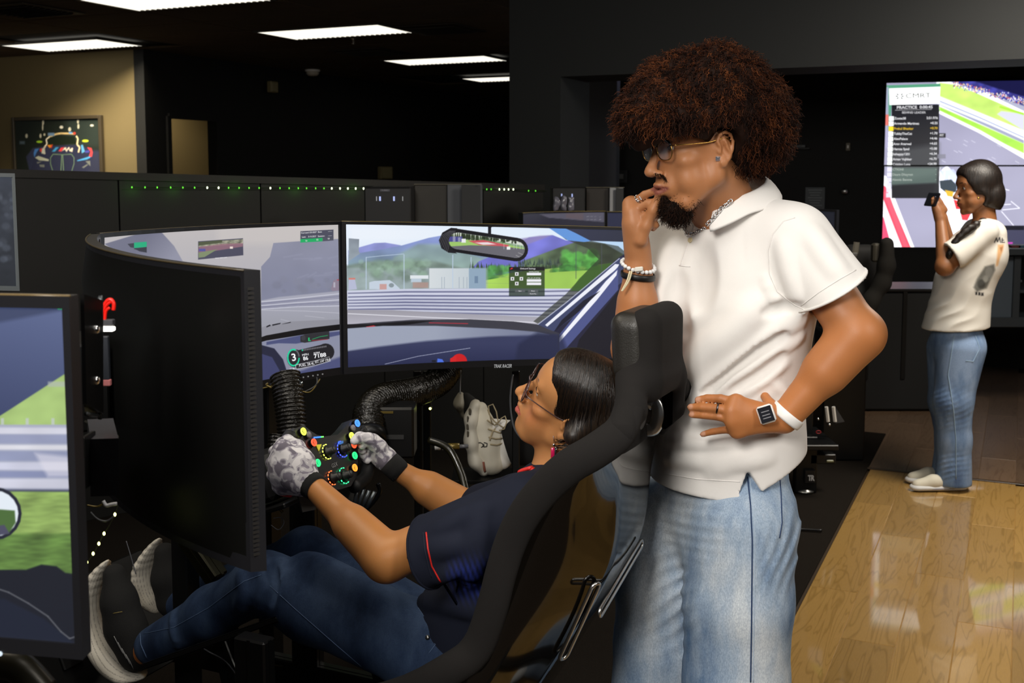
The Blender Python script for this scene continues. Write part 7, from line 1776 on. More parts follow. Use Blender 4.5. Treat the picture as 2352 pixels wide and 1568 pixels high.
S=SDF(.005); S.k=.02; S.chain([q(1058,908,.2),q(1056,925,.2),q(1066,952,.2)],[.012,.018,.014],(0,1,0),2.4); shift_obj(S.mesh('sole',mat('pale_rubber_sole','8f8a7c',.6),nper),NP_)
S=SDF(.005); S.k=.02; S.chain([q(1070,912,.2),q(1076,930,.2),q(1082,950,.2)],[.016,.03,.034],(0,1,0),1.2); shift_obj(S.mesh('sneaker_upper',m_up,nper),NP_)
g=G(); a_,b_=q(1050,1092,.0),q(1170,1092,.0); g.box((a_+b_)/2-NP_,[(.10,0,0),(0,.08,0),(0,0,.006)],.002); g.box(np.array((-.06,.10,-NP_[2]/2-.03)),[(.02,0,0),(0,.02,0),(0,0,NP_[2]/2-.04)],.002)
fr_=thing('foot_rest','dark foot rest plate under the far white sneaker','support',loc=NP_); g.build('plate',BLACKM,fr_)
# ================================================================ left edge: bracket, boxes and cables behind the big near monitor
nb=P(208,820,1.36); mb_=thing('monitor_bracket','black metal bracket with two bolts behind the near left monitor','bracket',loc=nb)
a,b,c,d_=[P(*q_)-nb for q_ in((184,676,1.27),(228,690,1.42),(230,950,1.42),(190,928,1.27))]
G().prism([a,b,c,d_],np.array((.004,.0015,0))).build('side_plate',mat('bracket_black','100f0f',.3,metal=.4),mb_)
G().tube(bez([P(228,688,1.42)-nb,P(232,700,1.42)-nb,P(231,940,1.42)-nb,P(222,953,1.41)-nb,P(198,950,1.3)-nb],3),.0028,6).build('plate_edge',mat('bracket_edge','3a3d3f',.3,metal=.5),mb_,True)
for y in(756,873):
    c_=P(213,y,1.36)-nb; nn_=unit(np.array((-.95,-.6,0))*-1*-1+np.array((1.9,0,0))*0); nn_=unit((-.9,-.45,0)) 
    nn_=unit(np.array((.95,-.33,0)))
    G().lathe(c_,nn_,[(.0085,0),(.0085,.002),(.0055,.003),(.0055,.008),(.003,.009)],14).build('bolt',CHROME,mb_,True)
    G().box(c_+np.array((.001,-.001,.022)),[(.0016,.004,0),(.0012,-.0004,0),(0,0,.010)],.001).build('slot_plate',mat('slot_grey','2c2c2e',.3,metal=.6) if 'slot_grey' not in bpy.data.materials else bpy.data.materials['slot_grey'],mb_)
G().prism([P(192,926,1.3)-nb,P(220,950,1.41)-nb,P(196,950,1.3)-nb],np.array((0,.01,0))).build('gusset',mat('olive_metal','4a4730',.35,metal=.5),mb_)
ab=P(232,1052,1.50); am=thing('amplifier_box','small dark metal box fixed behind the near left monitor','box',loc=ab)
cs=[P(208,1008,1.47)-ab,P(272,1006,1.44)-ab,P(273,1138,1.44)-ab,P(208,1140,1.47)-ab]
m_amp=mat('grey_black_metal','3c3c42',.45,metal=.3)
G().prism(cs,np.array((-.05,.12,0))).build('housing',m_amp,am)
for k in range(3): a_,b_=P(196+k*6,968+k*3,1.60)-ab,P(258+k*6,1002+k*.5,1.47)-ab; G().tube([a_,b_],.0022,5).build('heat_rib',mat('rib_grey','3c3b34',.4,metal=.5) if 'rib_grey' not in bpy.data.materials else bpy.data.materials['rib_grey'],am,True)
for k in range(3): G().box(P(203,1020+k*36,1.47)-ab,[(.003,0,0),(0,.02,0),(0,0,.014)],.001).build('side_fin',BLACKM,am)
m_rc=mat('red_cable','d01a10',.35,emit='c01408',estr=.25)  # red cables given a faint glow of their own
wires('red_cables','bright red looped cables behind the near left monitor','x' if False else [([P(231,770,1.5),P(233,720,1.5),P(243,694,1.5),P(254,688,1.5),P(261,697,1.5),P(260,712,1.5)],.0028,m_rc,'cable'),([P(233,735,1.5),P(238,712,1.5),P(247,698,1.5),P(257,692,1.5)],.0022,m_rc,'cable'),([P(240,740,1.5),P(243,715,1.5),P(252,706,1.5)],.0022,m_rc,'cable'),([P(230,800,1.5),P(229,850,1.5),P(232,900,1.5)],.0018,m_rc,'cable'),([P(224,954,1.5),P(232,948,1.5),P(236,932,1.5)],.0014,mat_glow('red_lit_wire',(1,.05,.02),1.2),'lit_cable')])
ld=P(247,755,1.5); lt=thing('bias_light','white light strip glowing behind the near left monitor','light strip',loc=ld); G().box((0,0,0),[(.0090,0,0),(0,.006,0),(0,0,.0030)],.001).build('strip',mat_glow('strip_glow',(1,.95,.85),3),lt); G().box((0,0,.009),[(.0090,0,0),(0,.006,0),(0,0,.0040)],.001).build('holder',mat('holder_grey','3c3c40',.4),lt); G().box((-.004,0,-.040),[(.005,0,0),(0,.004,0),(0,0,.030)],.001).build('dark_plate',mat('plate_slate','22252b',.4),lt); G().box((-.004,0,-.074),[(.006,0,0),(0,.004,0),(0,0,.0045)],.001).build('pink_label',mat('pink_label','b06a6a',.5),lt)
l=bpy.data.lights.new('strip_spill','SPOT'); l.energy=.8; l.color=(.8,.95,.95); l.spot_size=math.radians(42); l.spot_blend=.9; l.shadow_soft_size=.004
o=bpy.data.objects.new('strip_spill',l); COL.objects.link(o); o.location=tuple(P(266,757,1.5)); o.rotation_euler=(Vector(P(296,780,2.05))-Vector(P(266,757,1.5))).to_track_quat('-Z','Y').to_euler()
fl_=P(240,1200,1.62); fs=thing('led_string','string of small yellow green lights hanging by the near left monitor','string lights',loc=fl_)
pts=[P(x,y,1.62)-fl_ for x,y in((270,1160),(264,1181),(250,1208),(238,1226),(226,1250),(214,1272),(198,1294))]; G().tube(bez(pts,4),.0008,4).build('wire',mat('string_wire','2a2c1c',.5),fs)
for x,y in((264,1181),(239,1225),(227,1248),(214,1271),(200,1291)): G().lathe(P(x,y,1.61)-fl_,(0,0,1),[(.0005,-.0028),(.0019,-.001),(.0019,.001),(.0005,.0028)],8).build('bulb',mat_glow('warm_green_glow',(.95,1,.35),5) if 'warm_green_glow' not in bpy.data.materials else bpy.data.materials['warm_green_glow'],fs,True)
wires('cable_bundle','white and brass wire curls below the dark box at left',[([P(200,1160,1.6),P(222,1163,1.6),P(238,1156,1.6)],.0013,m_wg,'cable'),([P(237,1150,1.6),P(244,1160,1.6),P(256,1158,1.6),P(268,1156,1.6)],.0030,mat('white_wire','c9c9cc',.4),'white_wire'),([P(208,1176,1.6),P(225,1192,1.6),P(245,1196,1.6),P(262,1185,1.6)],.0014,m_wgrey,'cable')])
cable('thin_rod',[P(290,1242,2.5),P(300,1275,2.5),P(312,1318,2.5)],.0012,m_wgrey); tag(bpy.data.objects['thin_rod'],'thin grey rod standing between the driver\'s two shoes','rod')
tb=P(60,1560,1.5); tt=thing('frame_tube','olive black metal tube in the bottom left corner','tube',loc=tb); G().tube(bez([P(-30,1522,1.5)-tb,P(40,1530,1.5)-tb,P(100,1590,1.5)-tb],6),.022,14).build('tube',mat('olive_black_tube','1d1a0e',.35,metal=.4),tt,True); G().lathe(P(-30,1522,1.5)-tb,(1,0,0),[(.025,-.01),(.025,.01)],16).build('end_cap',BLACK,tt,True)
# ================================================================ the girl taking a picture, and things further back
GD=5.57; GP=np.array((P(2190,1130,GD)[0],GD,0.)); gp=thing('person','girl in white t-shirt and blue jeans standing at right, holding up a phone','person',loc=GP)
wg=lambda o:shift_obj(o,GP); q=lambda x,y,dd=0.:P(x,y,GD+dd)
GF=unit((-.97,-.06,-.10)); GR=frame(GF); GO=q(2248,452)-GR[1]*0; GS=1.0
S=SDF(.0065); S.k=.02; HG=Head(S,q(2246,436,0),GR,1.0); HG.build(False,lid=.4,nose=1.05)
gn=q(2262,505); S.cone(HG.T((-.02,0,-.03)),gn,.052,.056,k=.02)
gsN=q(2262,532,-.14); gsF=q(2240,530,.15); S.cone(gsN,gsF,.045,None,k=.03); S.cone(q(2255,560),q(2200,740),.11,.12,(1,0,0),.8,k=.03)
gN=q(2170,612,-.16); wN_=q(2160,506,-.06); S.cone(gsN,gN,.048,.040); S.cone(gN,wN_,.040,.026); S.ell(gN,(.042,.04,.04))
gF=q(2190,600,.12); wF=q(2166,505,.03); S.cone(gsF,gF,.046,.038); S.cone(gF,wF,.038,.025)
for dd,w_,s_ in((-.05,wN_,1),(.03,wF,-1)):
    kn=[[q(2148,470,dd),q(2142,458,dd),q(2148,452,dd+.02)],[q(2150,476,dd),q(2142,466,dd-.005),q(2148,458,dd+.02)],[q(2154,482,dd),q(2144,476,dd-.005),q(2150,470,dd+.02)],[q(2158,488,dd),q(2148,486,dd),q(2154,480,dd+.02)]]
    glove_or_hand(S,w_,kn,[q(2170,482,dd),q(2160,464,dd),q(2154,452,dd)],r=.0095,palm_r=.020)
def pg(V):
    c=HG.paint(V,'8a5a38','70402e'); return c
gb=wg(S.mesh('body',m_skin_girl,gp,paint=pg)); 
for y in(1,-1): wg(G().ball(HG.T((.0775,y*.031,.0195)),.0125*GS,10).build('eye',m_eye,gp,True)); wg(G().ball(HG.T((.0868,y*.031,.0175)),.0062,8).build('iris',m_iris,gp,True)); wg(G().tube(bez([HG.T((.082,y*.050,.040)),HG.T((.094,y*.034,.046)),HG.T((.098,y*.014,.042))],4),.0022,5).build('eyebrow',m_iris,gp,True))
S=SDF(.008); S.k=.03; HH=Head(S,HG.O,GR,GS)
HH.ell((-.012,0,.048),(.110,.094,.105)); HH.ell((-.052,0,-.03),(.078,.092,.105)); HH.ell((.035,0,.085),(.066,.066,.052)); HH.ell((.0,.07,-.02),(.035,.022,.06))
HH.ell((.112,0,-.03),(.072,.13,.090),.006,'s'); HH.ell((.108,0,.050),(.030,.12,.040),.006,'s'); HH.ell((.034,.10,-.045),(.034,.05,.040),.006,'s'); HH.ell((.0,.0,-.13),(.10,.10,.05),.006,'s')
t=NT('dark_brown_hair'); n=t.noise(160,3,(1,1,.1)); r=t.ramp(n.outputs[0],[(.3,(.004,.003,.003)),(.7,(.018,.011,.008))]); t.L(r.outputs[0],t.b.inputs['Base Color']); t.b.inputs['Roughness'].default_value=.45; t.bump(n.outputs[0],.4,.004); m_gh=t.m
wg(S.mesh('hair',m_gh,gp))
S=SDF(.007); S.k=.012   # braid over the near shoulder
bp=bez([q(2262,508,-.10),q(2235,520,-.20),q(2208,540,-.20),q(2188,565,-.19),q(2178,590,-.18)],4)
for i,p_ in enumerate(bp): S.ell(p_+np.array((0,0,.004*(1 if i%2 else -1))),(.022-.0005*i,.018,.020-.0004*i),k=.012)
wg(S.mesh('braid',m_gh,gp)); wg(G().ball(q(2181,584,-.20),.008,8).build('hair_tie',BLACK,gp,True)); wg(G().ball(q(2247,455,-.10),.006,8).build('earring',mat('gold_stud','c09a4a',.25,metal=1),gp,True))
# t-shirt
S=SDF(.006); S.k=.03
S.cone(gsN,q(2190,585,-.165),.058,.072,k=.02); S.plane(q(2186,590,-.165),unit(q(2150,600)-q(2215,565)),0,q(2186,590,-.165)-.14,q(2186,590,-.165)+.14)
S.cone(gsF,q(2200,585,.15),.062,.07,k=.02)
S.cone(q(2262,520,-.04),gsN,.045,.05,k=.03); S.cone(q(2258,520,.04),gsF,.045,.05,k=.03)
S.cone(q(2242,585),q(2214,650),.145,.132,(0,1,0),1.2,k=.04); S.cone(q(2214,650),q(2187,800),.132,.172,(0,1,0),1.05,k=.04)
S.cone(q(2272,535),q(2258,610),.07,.06,(0,1,0),1.8,k=.04)
for a in[(q(2200,690,-.2),.22,q(2260,640)-q(2130,760),.13,.010,1.)]:
    fn,lo,hi=foldfn(*a); S.warp(fn,lo,hi)
S.plane(q(2185,752),unit(np.array((.06,0,-1.))),.004); S.cone(HG.T((-.02,0,-.06)),gn-np.array((0,0,.03)),.060,.064,k=.004,op='s')
S.cone(q(2186,590,-.165)-unit(gN-gsN)*.02,gN,.058,.060,k=.002,op='s')
def pts_(V):
    X,Y=proj(V); pa=Paint(X,Y,'d4d0c8'); near_=(V[:,1]<GD+.02)
    for a_ in([(2284,557),(2289,546),(2291,556),(2296,545),(2298,557)],[(2302,547),(2301,557),(2308,556)],[(2301,552),(2306,551)]): pa.line(a_,2.2,'26262a',soft=2)
    pa.poly([(2292,562),(2306,560),(2304,575),(2298,590),(2292,610),(2287,612),(2290,590)],'c98f55',.75,soft=4); pa.poly([(2296,568),(2304,566),(2300,580)],'8a5a3a',.7,soft=3)
    pa.poly([(2262,612),(2284,606),(2286,620),(2276,640),(2266,662),(2244,670),(2236,660),(2244,640),(2256,622)],'5c5c58',.9,soft=5); pa.ellipse(2272,625,9,12,'7c7c78',.8,soft=4); pa.ellipse(2254,652,9,11,'3c3c3a',.8,soft=4); pa.ellipse(2264,640,6,8,'8a8a84',.7,soft=4)
    for k in range(3): pa.rect(2240+k*7,670+k,2245+k*7,677+k,'26262a',soft=2)
    c=pa.linear(); return np.where(near_[:,None],c,np.array(lin('d4d0c8')))
t=NT('cream_cotton'); a=t.N('ShaderNodeAttribute',attribute_name='col'); t.L(a.outputs['Color'],t.b.inputs['Base Color']); t.b.inputs['Roughness'].default_value=.9; t.b.inputs['Specular IOR Level'].default_value=.2; t.bump(t.noise(800,2).outputs[0],.2,.001)
ts=wg(S.mesh('t_shirt',t.m,gp,paint=pts_,h=.005)); TS=bvh_of(ts)
# jeans, shoes
S=SDF(.007); S.k=.03
S.cone(q(2196,755),q(2198,790),.130,.135,(1,0,0),.92,k=.03)
S.chain([q(2208,800,-.05),q(2190,920,-.06),q(2192,1010,-.06),q(2190,1105,-.06)],[.118,.092,.080,.088]); S.chain([q(2180,800,.07),q(2175,920,.06),q(2185,1010,.06),q(2175,1100,.06)],[.110,.088,.076,.08])
S.plane((0,0,.03),(0,0,-1),.003)
for a in[(q(2190,930,-.1),.15,(1,0,.4),.05,.006,1.),(q(2190,1070,-.1),.1,(1,0,.2),.05,.007,3.)]:
    fn,lo,hi=foldfn(*a); S.warp(fn,lo,hi)
gj=wg(S.mesh('jeans',denim('mid_blue_denim','8ba2c4','6f89ae','53698f',.4,8),gp)); GJ=bvh_of(gj)
for pts in([(2192,770),(2178,860),(2190,940),(2196,1010),(2196,1100)],[(2240,770),(2250,800),(2235,830),(2218,828)]): 
    p_=drape(GJ,pts,.001,10)
    if len(p_)>2: wg(G().tube(p_,.0022,4).build('jeans_seam',mat('gj_seam','93aec6',.8) if 'gj_seam' not in bpy.data.materials else bpy.data.materials['gj_seam'],gp,True))
m_can=mat('white_canvas','dcd6c4',.7); m_rub=mat('white_rubber','d8d8d8',.5)
for s_,dd,x0 in((0,-.07,0),(1,.07,14)):
    h0=np.array((q(2205-x0,1126,dd)[0],GD+dd,0)); f0=np.array((-1,-.05,0))
    S=SDF(.005); S.k=.015; S.cone(h0+np.array((0,0,.020)),h0+f0*.22+np.array((0,0,.020)),.036,.040,(0,0,1),.5,.45); S.plane((0,0,.004),(0,0,-1)); wg(S.mesh('sole',m_rub,gp))
    S=SDF(.005); S.k=.02; S.cone(h0+f0*.0+np.array((0,0,.05)),h0+f0*.14+np.array((0,0,.045)),.034,.034); S.cone(h0+f0*.14+np.array((0,0,.045)),h0+f0*.22+np.array((0,0,.030)),.034,.028); wg(S.mesh('canvas_shoe',m_can,gp))
    for k in range(4): c_=h0+f0*(.10+.025*k)+np.array((0,0,.080-.007*k)); wg(G().tube([c_+np.array((0,-.022,-.006)),c_+np.array((0,0,.002)),c_+np.array((0,.022,-.006))],.003,5).build('lace',m_rub,gp,True))
    wg(G().tube([h0+f0*(.25*math.cos(a)*.0+.11+.145*math.cos(a))+np.array((0,.040*math.sin(a),.018)) for a in np.linspace(0,6.283,24,endpoint=False)],.0012,4,closed=True).build('sole_stripe',mat('blue_stripe','3c4c80',.5) if 'blue_stripe' not in bpy.data.materials else bpy.data.materials['blue_stripe'],gp,True))
ph=thing('phone','dark phone held up in the girl\'s hands','phone',loc=q(2141,458,-.02)); pd_=unit(np.array((.35,.0,.94))); G().box((0,0,0),[unit(np.array((.94,0,-.35)))*.0045,np.array((0,.072,0)),pd_*.036],.004).build('case',mat('phone_black','14141a',.3),ph); G().box(unit(np.array((.94,0,-.35)))*.005,[unit(np.array((.94,0,-.35)))*.0006,np.array((0,.068,0)),pd_*.032]).build('phone_screen',mat('phone_glass','0a0a10',.1,emit='5a5a6a',estr=.25),ph); G().lathe(-unit(np.array((.94,0,-.35)))*.0045+np.array((0,-.05,.01)),-unit(np.array((.94,0,-.35))),[(.008,0),(.008,.002),(.005,.0025)],12).build('camera_lens',mat('lens_blue','20243a',.1,coat=1),ph,True)
# ---- dark counter with low screen behind the girl
cn=P(2300,660,7.4); ct=thing('counter','dark slate counter with shelf openings behind the girl','counter',loc=(cn[0],cn[1],0))
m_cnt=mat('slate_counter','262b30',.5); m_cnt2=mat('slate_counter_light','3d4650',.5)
zt=P(2300,572,7.4)[2]
def cb(x0,x1,y0,y1,m_,nm,dd=0.,th=.02):
    a,b=P(x0,y0,7.4+dd),P(x1,y1,7.4+dd); c_=(a+b)/2-np.array((cn[0],cn[1],0)); G().box(c_,[(abs(b[0]-a[0])/2,0,0),(0,th,0),(0,0,abs(b[2]-a[2])/2)],.004).build(nm,m_,ct)
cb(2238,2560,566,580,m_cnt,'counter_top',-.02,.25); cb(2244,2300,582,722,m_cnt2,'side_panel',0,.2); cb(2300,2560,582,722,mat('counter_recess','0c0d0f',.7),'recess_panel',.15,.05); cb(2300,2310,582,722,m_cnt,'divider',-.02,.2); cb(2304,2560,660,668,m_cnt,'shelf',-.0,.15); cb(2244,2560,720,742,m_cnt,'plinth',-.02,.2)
for x,m_ in((2300,'33363a'),(2330,'5a2a2a'),(2345,'2a4a5a')): G().box(P(x,567,7.3)-np.array((cn[0],cn[1],0)),[(.03,0,0),(0,.03,0),(0,0,.012)],.003).build('small_item',mat('item_'+m_,m_,.5),ct)
cb(2325,2345,642,648,mat('silver_item','7a8086',.3,metal=.6),'silver_item',-.02,.02)
# ---- black cabinet / sofa shape left of the girl
kb=P(2060,760,7.7); kk_=thing('black_cabinet','long low black cabinet under the wall display','cabinet',loc=(kb[0],kb[1],0))
def kx(x0,x1,y0,y1,m_,nm,dd=0.,th=.25,bv=.01):
    a,b=P(x0,y0,7.6+dd),P(x1,y1,7.6+dd); c_=(a+b)/2-np.array((kb[0],kb[1],0)); G().box(c_,[(abs(b[0]-a[0])/2,0,0),(0,th,0),(0,0,abs(b[2]-a[2])/2)],bv).build(nm,m_,kk_)
kx(1900,2205,655,662,mat('cabinet_edge','1d1c1c',.4),'cabinet_top',-.02); kx(1905,2200,663,924,MATTE,'body')
for x in(1990,2075,2155): kx(x,x+3,668,870,BLACKM,'door_gap',-.26,.004,.001)
# ---- another rig: seat, harness, screen, frame with foot plate
sr=P(2010,640,5.9); s2=thing('racing_seat','dark racing seat of a far rig left of the girl','seat',loc=sr)
q2=lambda x,y,dd=0.:P(x,y,5.9+dd)
S=SDF(.008); S.k=.03; S.chain([q2(2037,560),q2(2036,610),q2(2026,650),q2(2000,690),q2(1985,740),q2(1960,800)],[.035,.042,.042,.04,.04,.05],(0,1,0),1.2); shift_obj(S.mesh('bolster',fabric('far_seat_fabric','201e1b',300,.2,.95,.05,0),s2),sr)
S=SDF(.008); S.k=.03; S.box(q2(1975,620,.2),[(.09,0,0),(0,.06,0),(0,0,.14)],.04); S.cone(q2(1960,680,.2),q2(1920,820,.2),.10,.12); shift_obj(S.mesh('backrest',mat('far_seat_black','0e0d0c',.8),s2),sr); G().box(np.array((-.10,.25,-sr[2]/2-.15)),[(.12,0,0),(0,.10,0),(0,0,sr[2]/2-.155)],.01).build('seat_base',BLACKM,s2)  # last box added under the far seat as a support down to the floor
for x0,y0,x1,y1 in((1968,556,1964,582),(1960,586,1956,618)): G().tube([q2(x0,y0,-.02)-sr,q2(x1,y1,-.02)-sr],.016,6,flat=((0,1,0),1,.3)).build('harness_strap',mat('grey_strap','4a463c',.7) if 'grey_strap' not in bpy.data.materials else bpy.data.materials['grey_strap'],s2)
G().box(q2(1962,584,-.04)-sr,[(.016,0,0),(0,.004,0),(0,0,.008)],.002).build('buckle',ALU,s2); G().box(q2(2012,580,.05)-sr,[(.022,0,0),(0,.03,0),(0,0,.05)],.01).build('head_pad',mat('olive_pad','3c382e',.6),s2)
# monitor of the far rig peeking out behind the man's shoulder
FM=Screen((1800,6.3,476,600),(1919,6.1,482,612),.0,(.01,.012,.012,.02),.03); fm=FM.make('monitor','far monitor edge with green picture behind the man\'s shoulder'); FM.body(fm,m_bez,m_back,4)
FM.picture('screen',fm,SCRD,50,50,lambda p:(p.rect(1700,400,2000,700,'20222c'),p.poly([(1880,560),(1920,530),(1920,560)],'6a9a3a'),p.poly([(1880,570),(1920,556),(1920,620),(1880,620)],'8a8f9a')))
rs=P(1850,1000,5.45); r2_=thing('rig_frame','black rig frame with white letter plate and round foot behind the man','rig frame',loc=(rs[0],rs[1],0)); RL=np.array((rs[0],rs[1],0))
q3=lambda x,y,dd=0.:P(x,y,5.45+dd)-RL
def rb(x0,x1,y0,y1,m_,nm,dd=0.,th=.03,bv=.004):
    a,b=q3(x0,y0,dd),q3(x1,y1,dd); G().box((a+b)/2,[(abs(b[0]-a[0])/2,0,0),(0,th,0),(0,0,abs(b[2]-a[2])/2)],bv).build(nm,m_,r2_)
rb(1826,1872,1000,1128,BLACKM,'upright'); rb(1828,1862,720,1000,BLACKM,'post',.1); rb(1858,1916,1040,1062,BLACKM,'bracket'); rb(1800,1900,1000,1012,BLACKM,'rail',.05,.2); rb(1848,1872,1078,1110,mat('letter_plate','141416',.4),'letter_plate',-.045,.006)
v,f=text_geo('TR',1.0,bold=.04,spacing=.8); mesh('plate_lettering',[q3(1863,1098,-.06)+np.array((a[0]*.028,0,a[1]*.038)) for a in v],f,mat('plate_white','d8d8d8',.5),r2_)
G().lathe(np.array(q3(1847,1146)[:2].tolist()+[.01]),(0,0,1),[(.050,0),(.050,.008),(.03,.016),(.02,.04)],24).build('round_foot',ALU,r2_,True)
for x in(1898,1914): a,b=q3(x,934,-.05),q3(x+4,968,-.05); G().tube([a,b],.009,6).build('white_tab',mat('white_tab','c9c6c0',.5) if 'white_tab' not in bpy.data.materials else bpy.data.materials['white_tab'],r2_)
for x,y in((1905,975),(1879,962)): G().ball(q3(x,y,-.05),.007,8).build('screw_head',CHROME,r2_,True)
G().tube([q3(1880,992,-.05)+.012*np.array((math.cos(a),0,.6*math.sin(a))) for a in np.linspace(0,6.283,14,endpoint=False)],.0025,5,closed=True).build('red_dial',mat('red_dial','8a1a1e',.4),r2_,True)
G().prism([q3(1916,930,-.02),q3(1940,968,-.02),q3(1920,972,-.02)],np.array((0,.02,0))).build('fin',mat('slate_fin','34363a',.4),r2_); rb(1898,1915,1056,1062,mat('olive_lamp','6a6a48',.4),'pale_edge',-.04,.004)
G().tube(bez([q3(1812,1148),q3(1828,1168),q3(1826,1195),q3(1806,1210)],5),.010,8).build('cable_loop',m_wb2,r2_,True)
cable('floor_cable',[onz(1800,1216,.016),onz(1840,1215,.016),onz(1888,1218,.016)],.006,m_wb2); tag(bpy.data.objects['floor_cable'],'thin dark cable lying on the carpet right of the man\'s jeans','cable')
# ---- things on the black back wall
def onwall(x,y,nm,lab,cat,hw,hh,col,depth=.01):
    b=oneline(TB,E1,x); p_=P(x,y,b[1]-.03); t_=thing(nm,lab,cat,loc=p_); G().box((0,0,0),[E1*hw,E2*depth,(0,0,hh)],.003).build('plate',mat(nm+'_grey',col,.5),t_); return t_
t_=onwall(1948,337,'light_switch','small pale light switch on black wall left of the wall display','switch',.018,.034,'6a6456'); G().box(-E2*.012,[E1*.006,E2*.004,(0,0,.012)]).build('toggle',WHITEP,t_)
t_=onwall(1942,439,'door_pull','round silver door knob on the black wall','knob',.004,.004,'202020'); G().lathe((0,0,0),-E2,[(.028,0),(.028,.008),(.012,.012),(.012,.04),(.026,.05),(.026,.07),(.012,.08)],18).build('knob',ALU,t_,True)
t_=onwall(1824,336,'door_closer','grey bar of a door closer on black wall','closer',.10,.012,'55595c',.03); G().box(E1*.06-E2*.03+np.array((0,0,-.02)),[E1*.08,E2*.008,(0,0,.006)]).build('closer_arm',BLACKM,t_)
t_=onwall(1872,455,'notice','crumpled grey notice in clear sleeve above man\'s shoulder','notice',.085,.095,'4d5256',.004)
for k in range(7): G().box(-E2*.006+np.array((0,0,.07-.022*k)),[E1*(.06-.01*(k%3)),E2*.001,(0,0,.004)]).build('text_line',mat('notice_line','80868a',.6) if 'notice_line' not in bpy.data.materials else bpy.data.materials['notice_line'],t_)
t_=onwall(1430,405,'wall_socket','grey wall socket box beside the man\'s hand','socket',.05,.06,'26282a'); G().box(-E2*.012+E1*-.01,[E1*.022,E2*.004,(0,0,.022)]).build('socket_face',mat('socket_face','77797a',.5),t_)
# ---- speakers, device and second rig's screens beyond the partition
def blockthing(x0,x1,y0,y1,d_,nm,lab,cat,col,depth=.25,split=None):
    a,b=P(x0,y0,d_),P(x1,y1,d_); c_=(a+b)/2; t_=thing(nm,lab,cat,loc=c_)
    G().box((0,depth,0),[(abs(b[0]-a[0])/2,0,0),(0,depth,0),(0,0,abs(a[2]-b[2])/2)],.006).build('housing',mat(nm+'_'+col,col,.6),t_); return t_,a-c_,b-c_
t_,a,b=blockthing(836,944,430,520,5.0,'pc_case','black case with two small blue white lights on the partition side','computer','0b0b0e')
G().box(((a[0]+b[0])/2-.01,-.004,a[2]-.014*5/2.55*.5),[(.022,0,0),(0,.002,0),(0,0,.0055)]).build('label_strip',mat('label_grey','3e3f48',.5),t_)
v,f=text_geo('TURBO',1.0); mesh('label_lettering',[np.array((-.01+q_[0]*.009,-.0068,a[2]-.0137+q_[1]*.009)) for q_ in v],f,mat('label_letters','8a8a98',.5),t_)
for x,w_,m_ in((865,.0015,'a0a0a0'),(873,.0035,'b9c6ff'),(905,.0035,'b9c6ff'),(925,.0015,'a0a0a0')):
    p_=P(x,456,5.0)-P((836+944)/2,475,5.0); G().box((p_[0],-.004,p_[2]),[(w_,0,0),(0,.002,0),(0,0,.010)],.001).build('status_light',mat('status_'+m_,(.02,.02,.02),emit=m_,estr=1.0) if 'status_'+m_ not in bpy.data.materials else bpy.data.materials['status_'+m_],t_)
def speaker(x0,x1,xs,y0,y1,d_,lab,c1_,c2_):
    a,b=P(x0,y0,d_),P(x1,y1,d_); m0=P(xs,y0,d_)[0]; c_=(a+b)/2; t_=thing('speaker_box',lab,'speaker',loc=c_); z_=abs(a[2]-b[2])/2
    G().box(((a[0]+m0)/2-c_[0],.12,0),[((m0-a[0])/2,0,0),(0,.12,0),(0,0,z_)],.004).build('cabinet',mat('sp_'+c1_,c1_,.6),t_)
    G().box(((b[0]+m0)/2-c_[0],.10,0),[((b[0]-m0)/2-.001,.03,0),(0,.10,0),(0,0,z_)],.004).build('front_panel',mat('sp_'+c2_,c2_,.5),t_)
    G().box(((b[0]+m0)/2-c_[0]+(b[0]-m0)*.2,-.01,0),[((b[0]-m0)/2*.55,.02,0),(0,.002,0),(0,0,z_*.96)],.002).build('grille',mat('gr_'+c2_,'2b2c2e',.8),t_)
    G().box((0,-.002,z_+.002),[((b[0]-a[0])/2,0,0),(0,.004,0),(0,0,.002)]).build('top_edge',mat('sp_edge','4a4430',.5) if 'sp_edge' not in bpy.data.materials else bpy.data.materials['sp_edge'],t_)
speaker(951,1106,1027,424,520,5.2,'wide brown and grey speaker cabinet standing above the right monitor','2a261e','4c4f55')
speaker(1346,1433,1399,431,500,6.4,'small light grey speaker cabinet beside the man\'s raised hand','221c17','8c8e92')
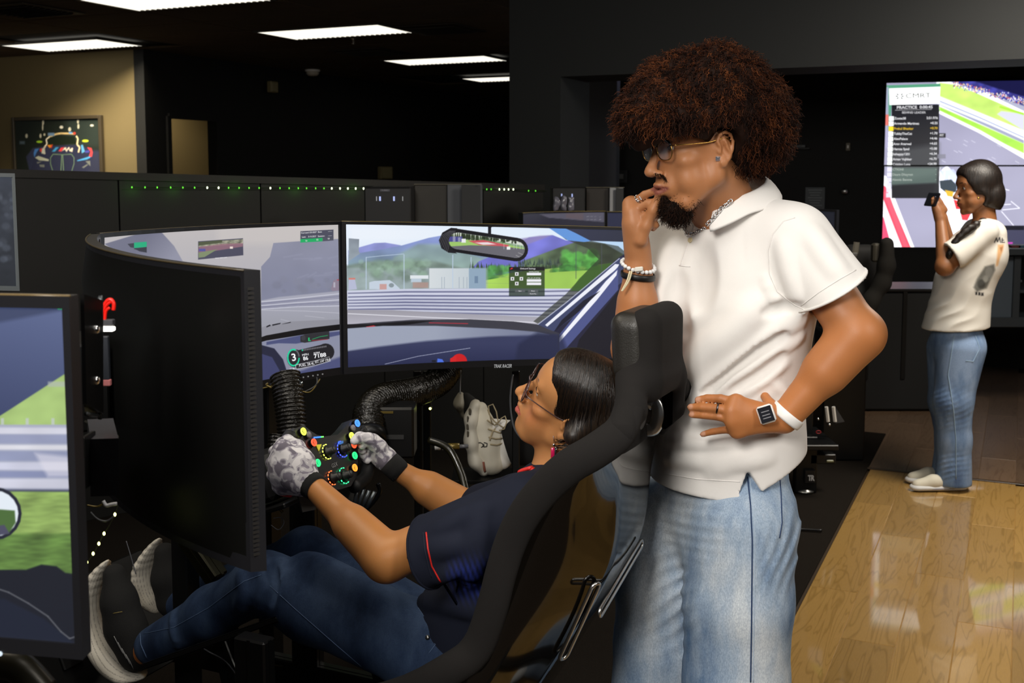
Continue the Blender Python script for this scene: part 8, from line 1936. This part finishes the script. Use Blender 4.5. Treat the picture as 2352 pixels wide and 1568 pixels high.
t_,a,b=blockthing(1268,1344,430,490,6.2,'pc_case','black computer case wrapped in crumpled plastic, beyond the right monitor','computer','0c0c0d',.15)
for k in range(3):
    x=1278+k*17; p_=P(x,468,6.2)-P(1306,460,6.2); S=SDF(.008); S.k=.01; S.box((p_[0],-.02,p_[2]),[(.018,0,0),(0,.012,0),(0,0,.042)],.008); S.warp(lambda X,Y,Z:.006*vnoise(X,Y,Z,120,k)); S.mesh('plastic_wrap',mat('crumpled_plastic','6b6b78',.25,coat=.6) if 'crumpled_plastic' not in bpy.data.materials else bpy.data.materials['crumpled_plastic'],t_)
for x in(1290,1314): p_=P(x,449,6.2)-P(1306,460,6.2); G().box((p_[0],-.004,p_[2]),[(.003,0,0),(0,.002,0),(0,0,.010)],.001).build('status_light',bpy.data.materials['status_b9c6ff'],t_)
def paint_far(p): 
    p.rect(1100,400,1600,620,'2c2c3a'); p.poly([(1240,492),(1388,486),(1388,510),(1260,500)],'5c5a6a'); p.poly([(1300,490),(1340,489),(1340,505),(1300,500)],'6a5a60',.7,soft=4)
    for x in(1348,1356,1364,1376):
        for y in(497,503): p.rect(x,y,x+5,y+1.2,'9a9aa4')
FA=Screen((1200,4.75,489,640),(1389,5.35,485,600),.07,(.006,.006,.006,.02),.03); fa_=FA.make('monitor','curved monitor of the next rig, its top edge above right monitor'); FA.body(fa_,m_bez,m_back,8); FA.picture('screen',fa_,SCRD,90,60,paint_far)
g=G(); g.tube([FA.pt(u,1.0,.002)-FA.loc for u in np.linspace(0,1,9)],.0022,5); g.build('top_catchlight',m_catch,fa_,True)  # gold tube paints the catch-light on the far top edge
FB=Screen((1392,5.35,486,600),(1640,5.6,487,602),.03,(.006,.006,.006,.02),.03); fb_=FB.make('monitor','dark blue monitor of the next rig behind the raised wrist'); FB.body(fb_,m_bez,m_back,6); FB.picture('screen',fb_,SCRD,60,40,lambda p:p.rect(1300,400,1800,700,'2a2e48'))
g=G(); g.tube([FB.pt(u,1.0,.002)-FB.loc for u in np.linspace(0,1,7)],.0022,5); g.build('top_catchlight',m_catch,fb_,True)  # same painted catch-light on this monitor
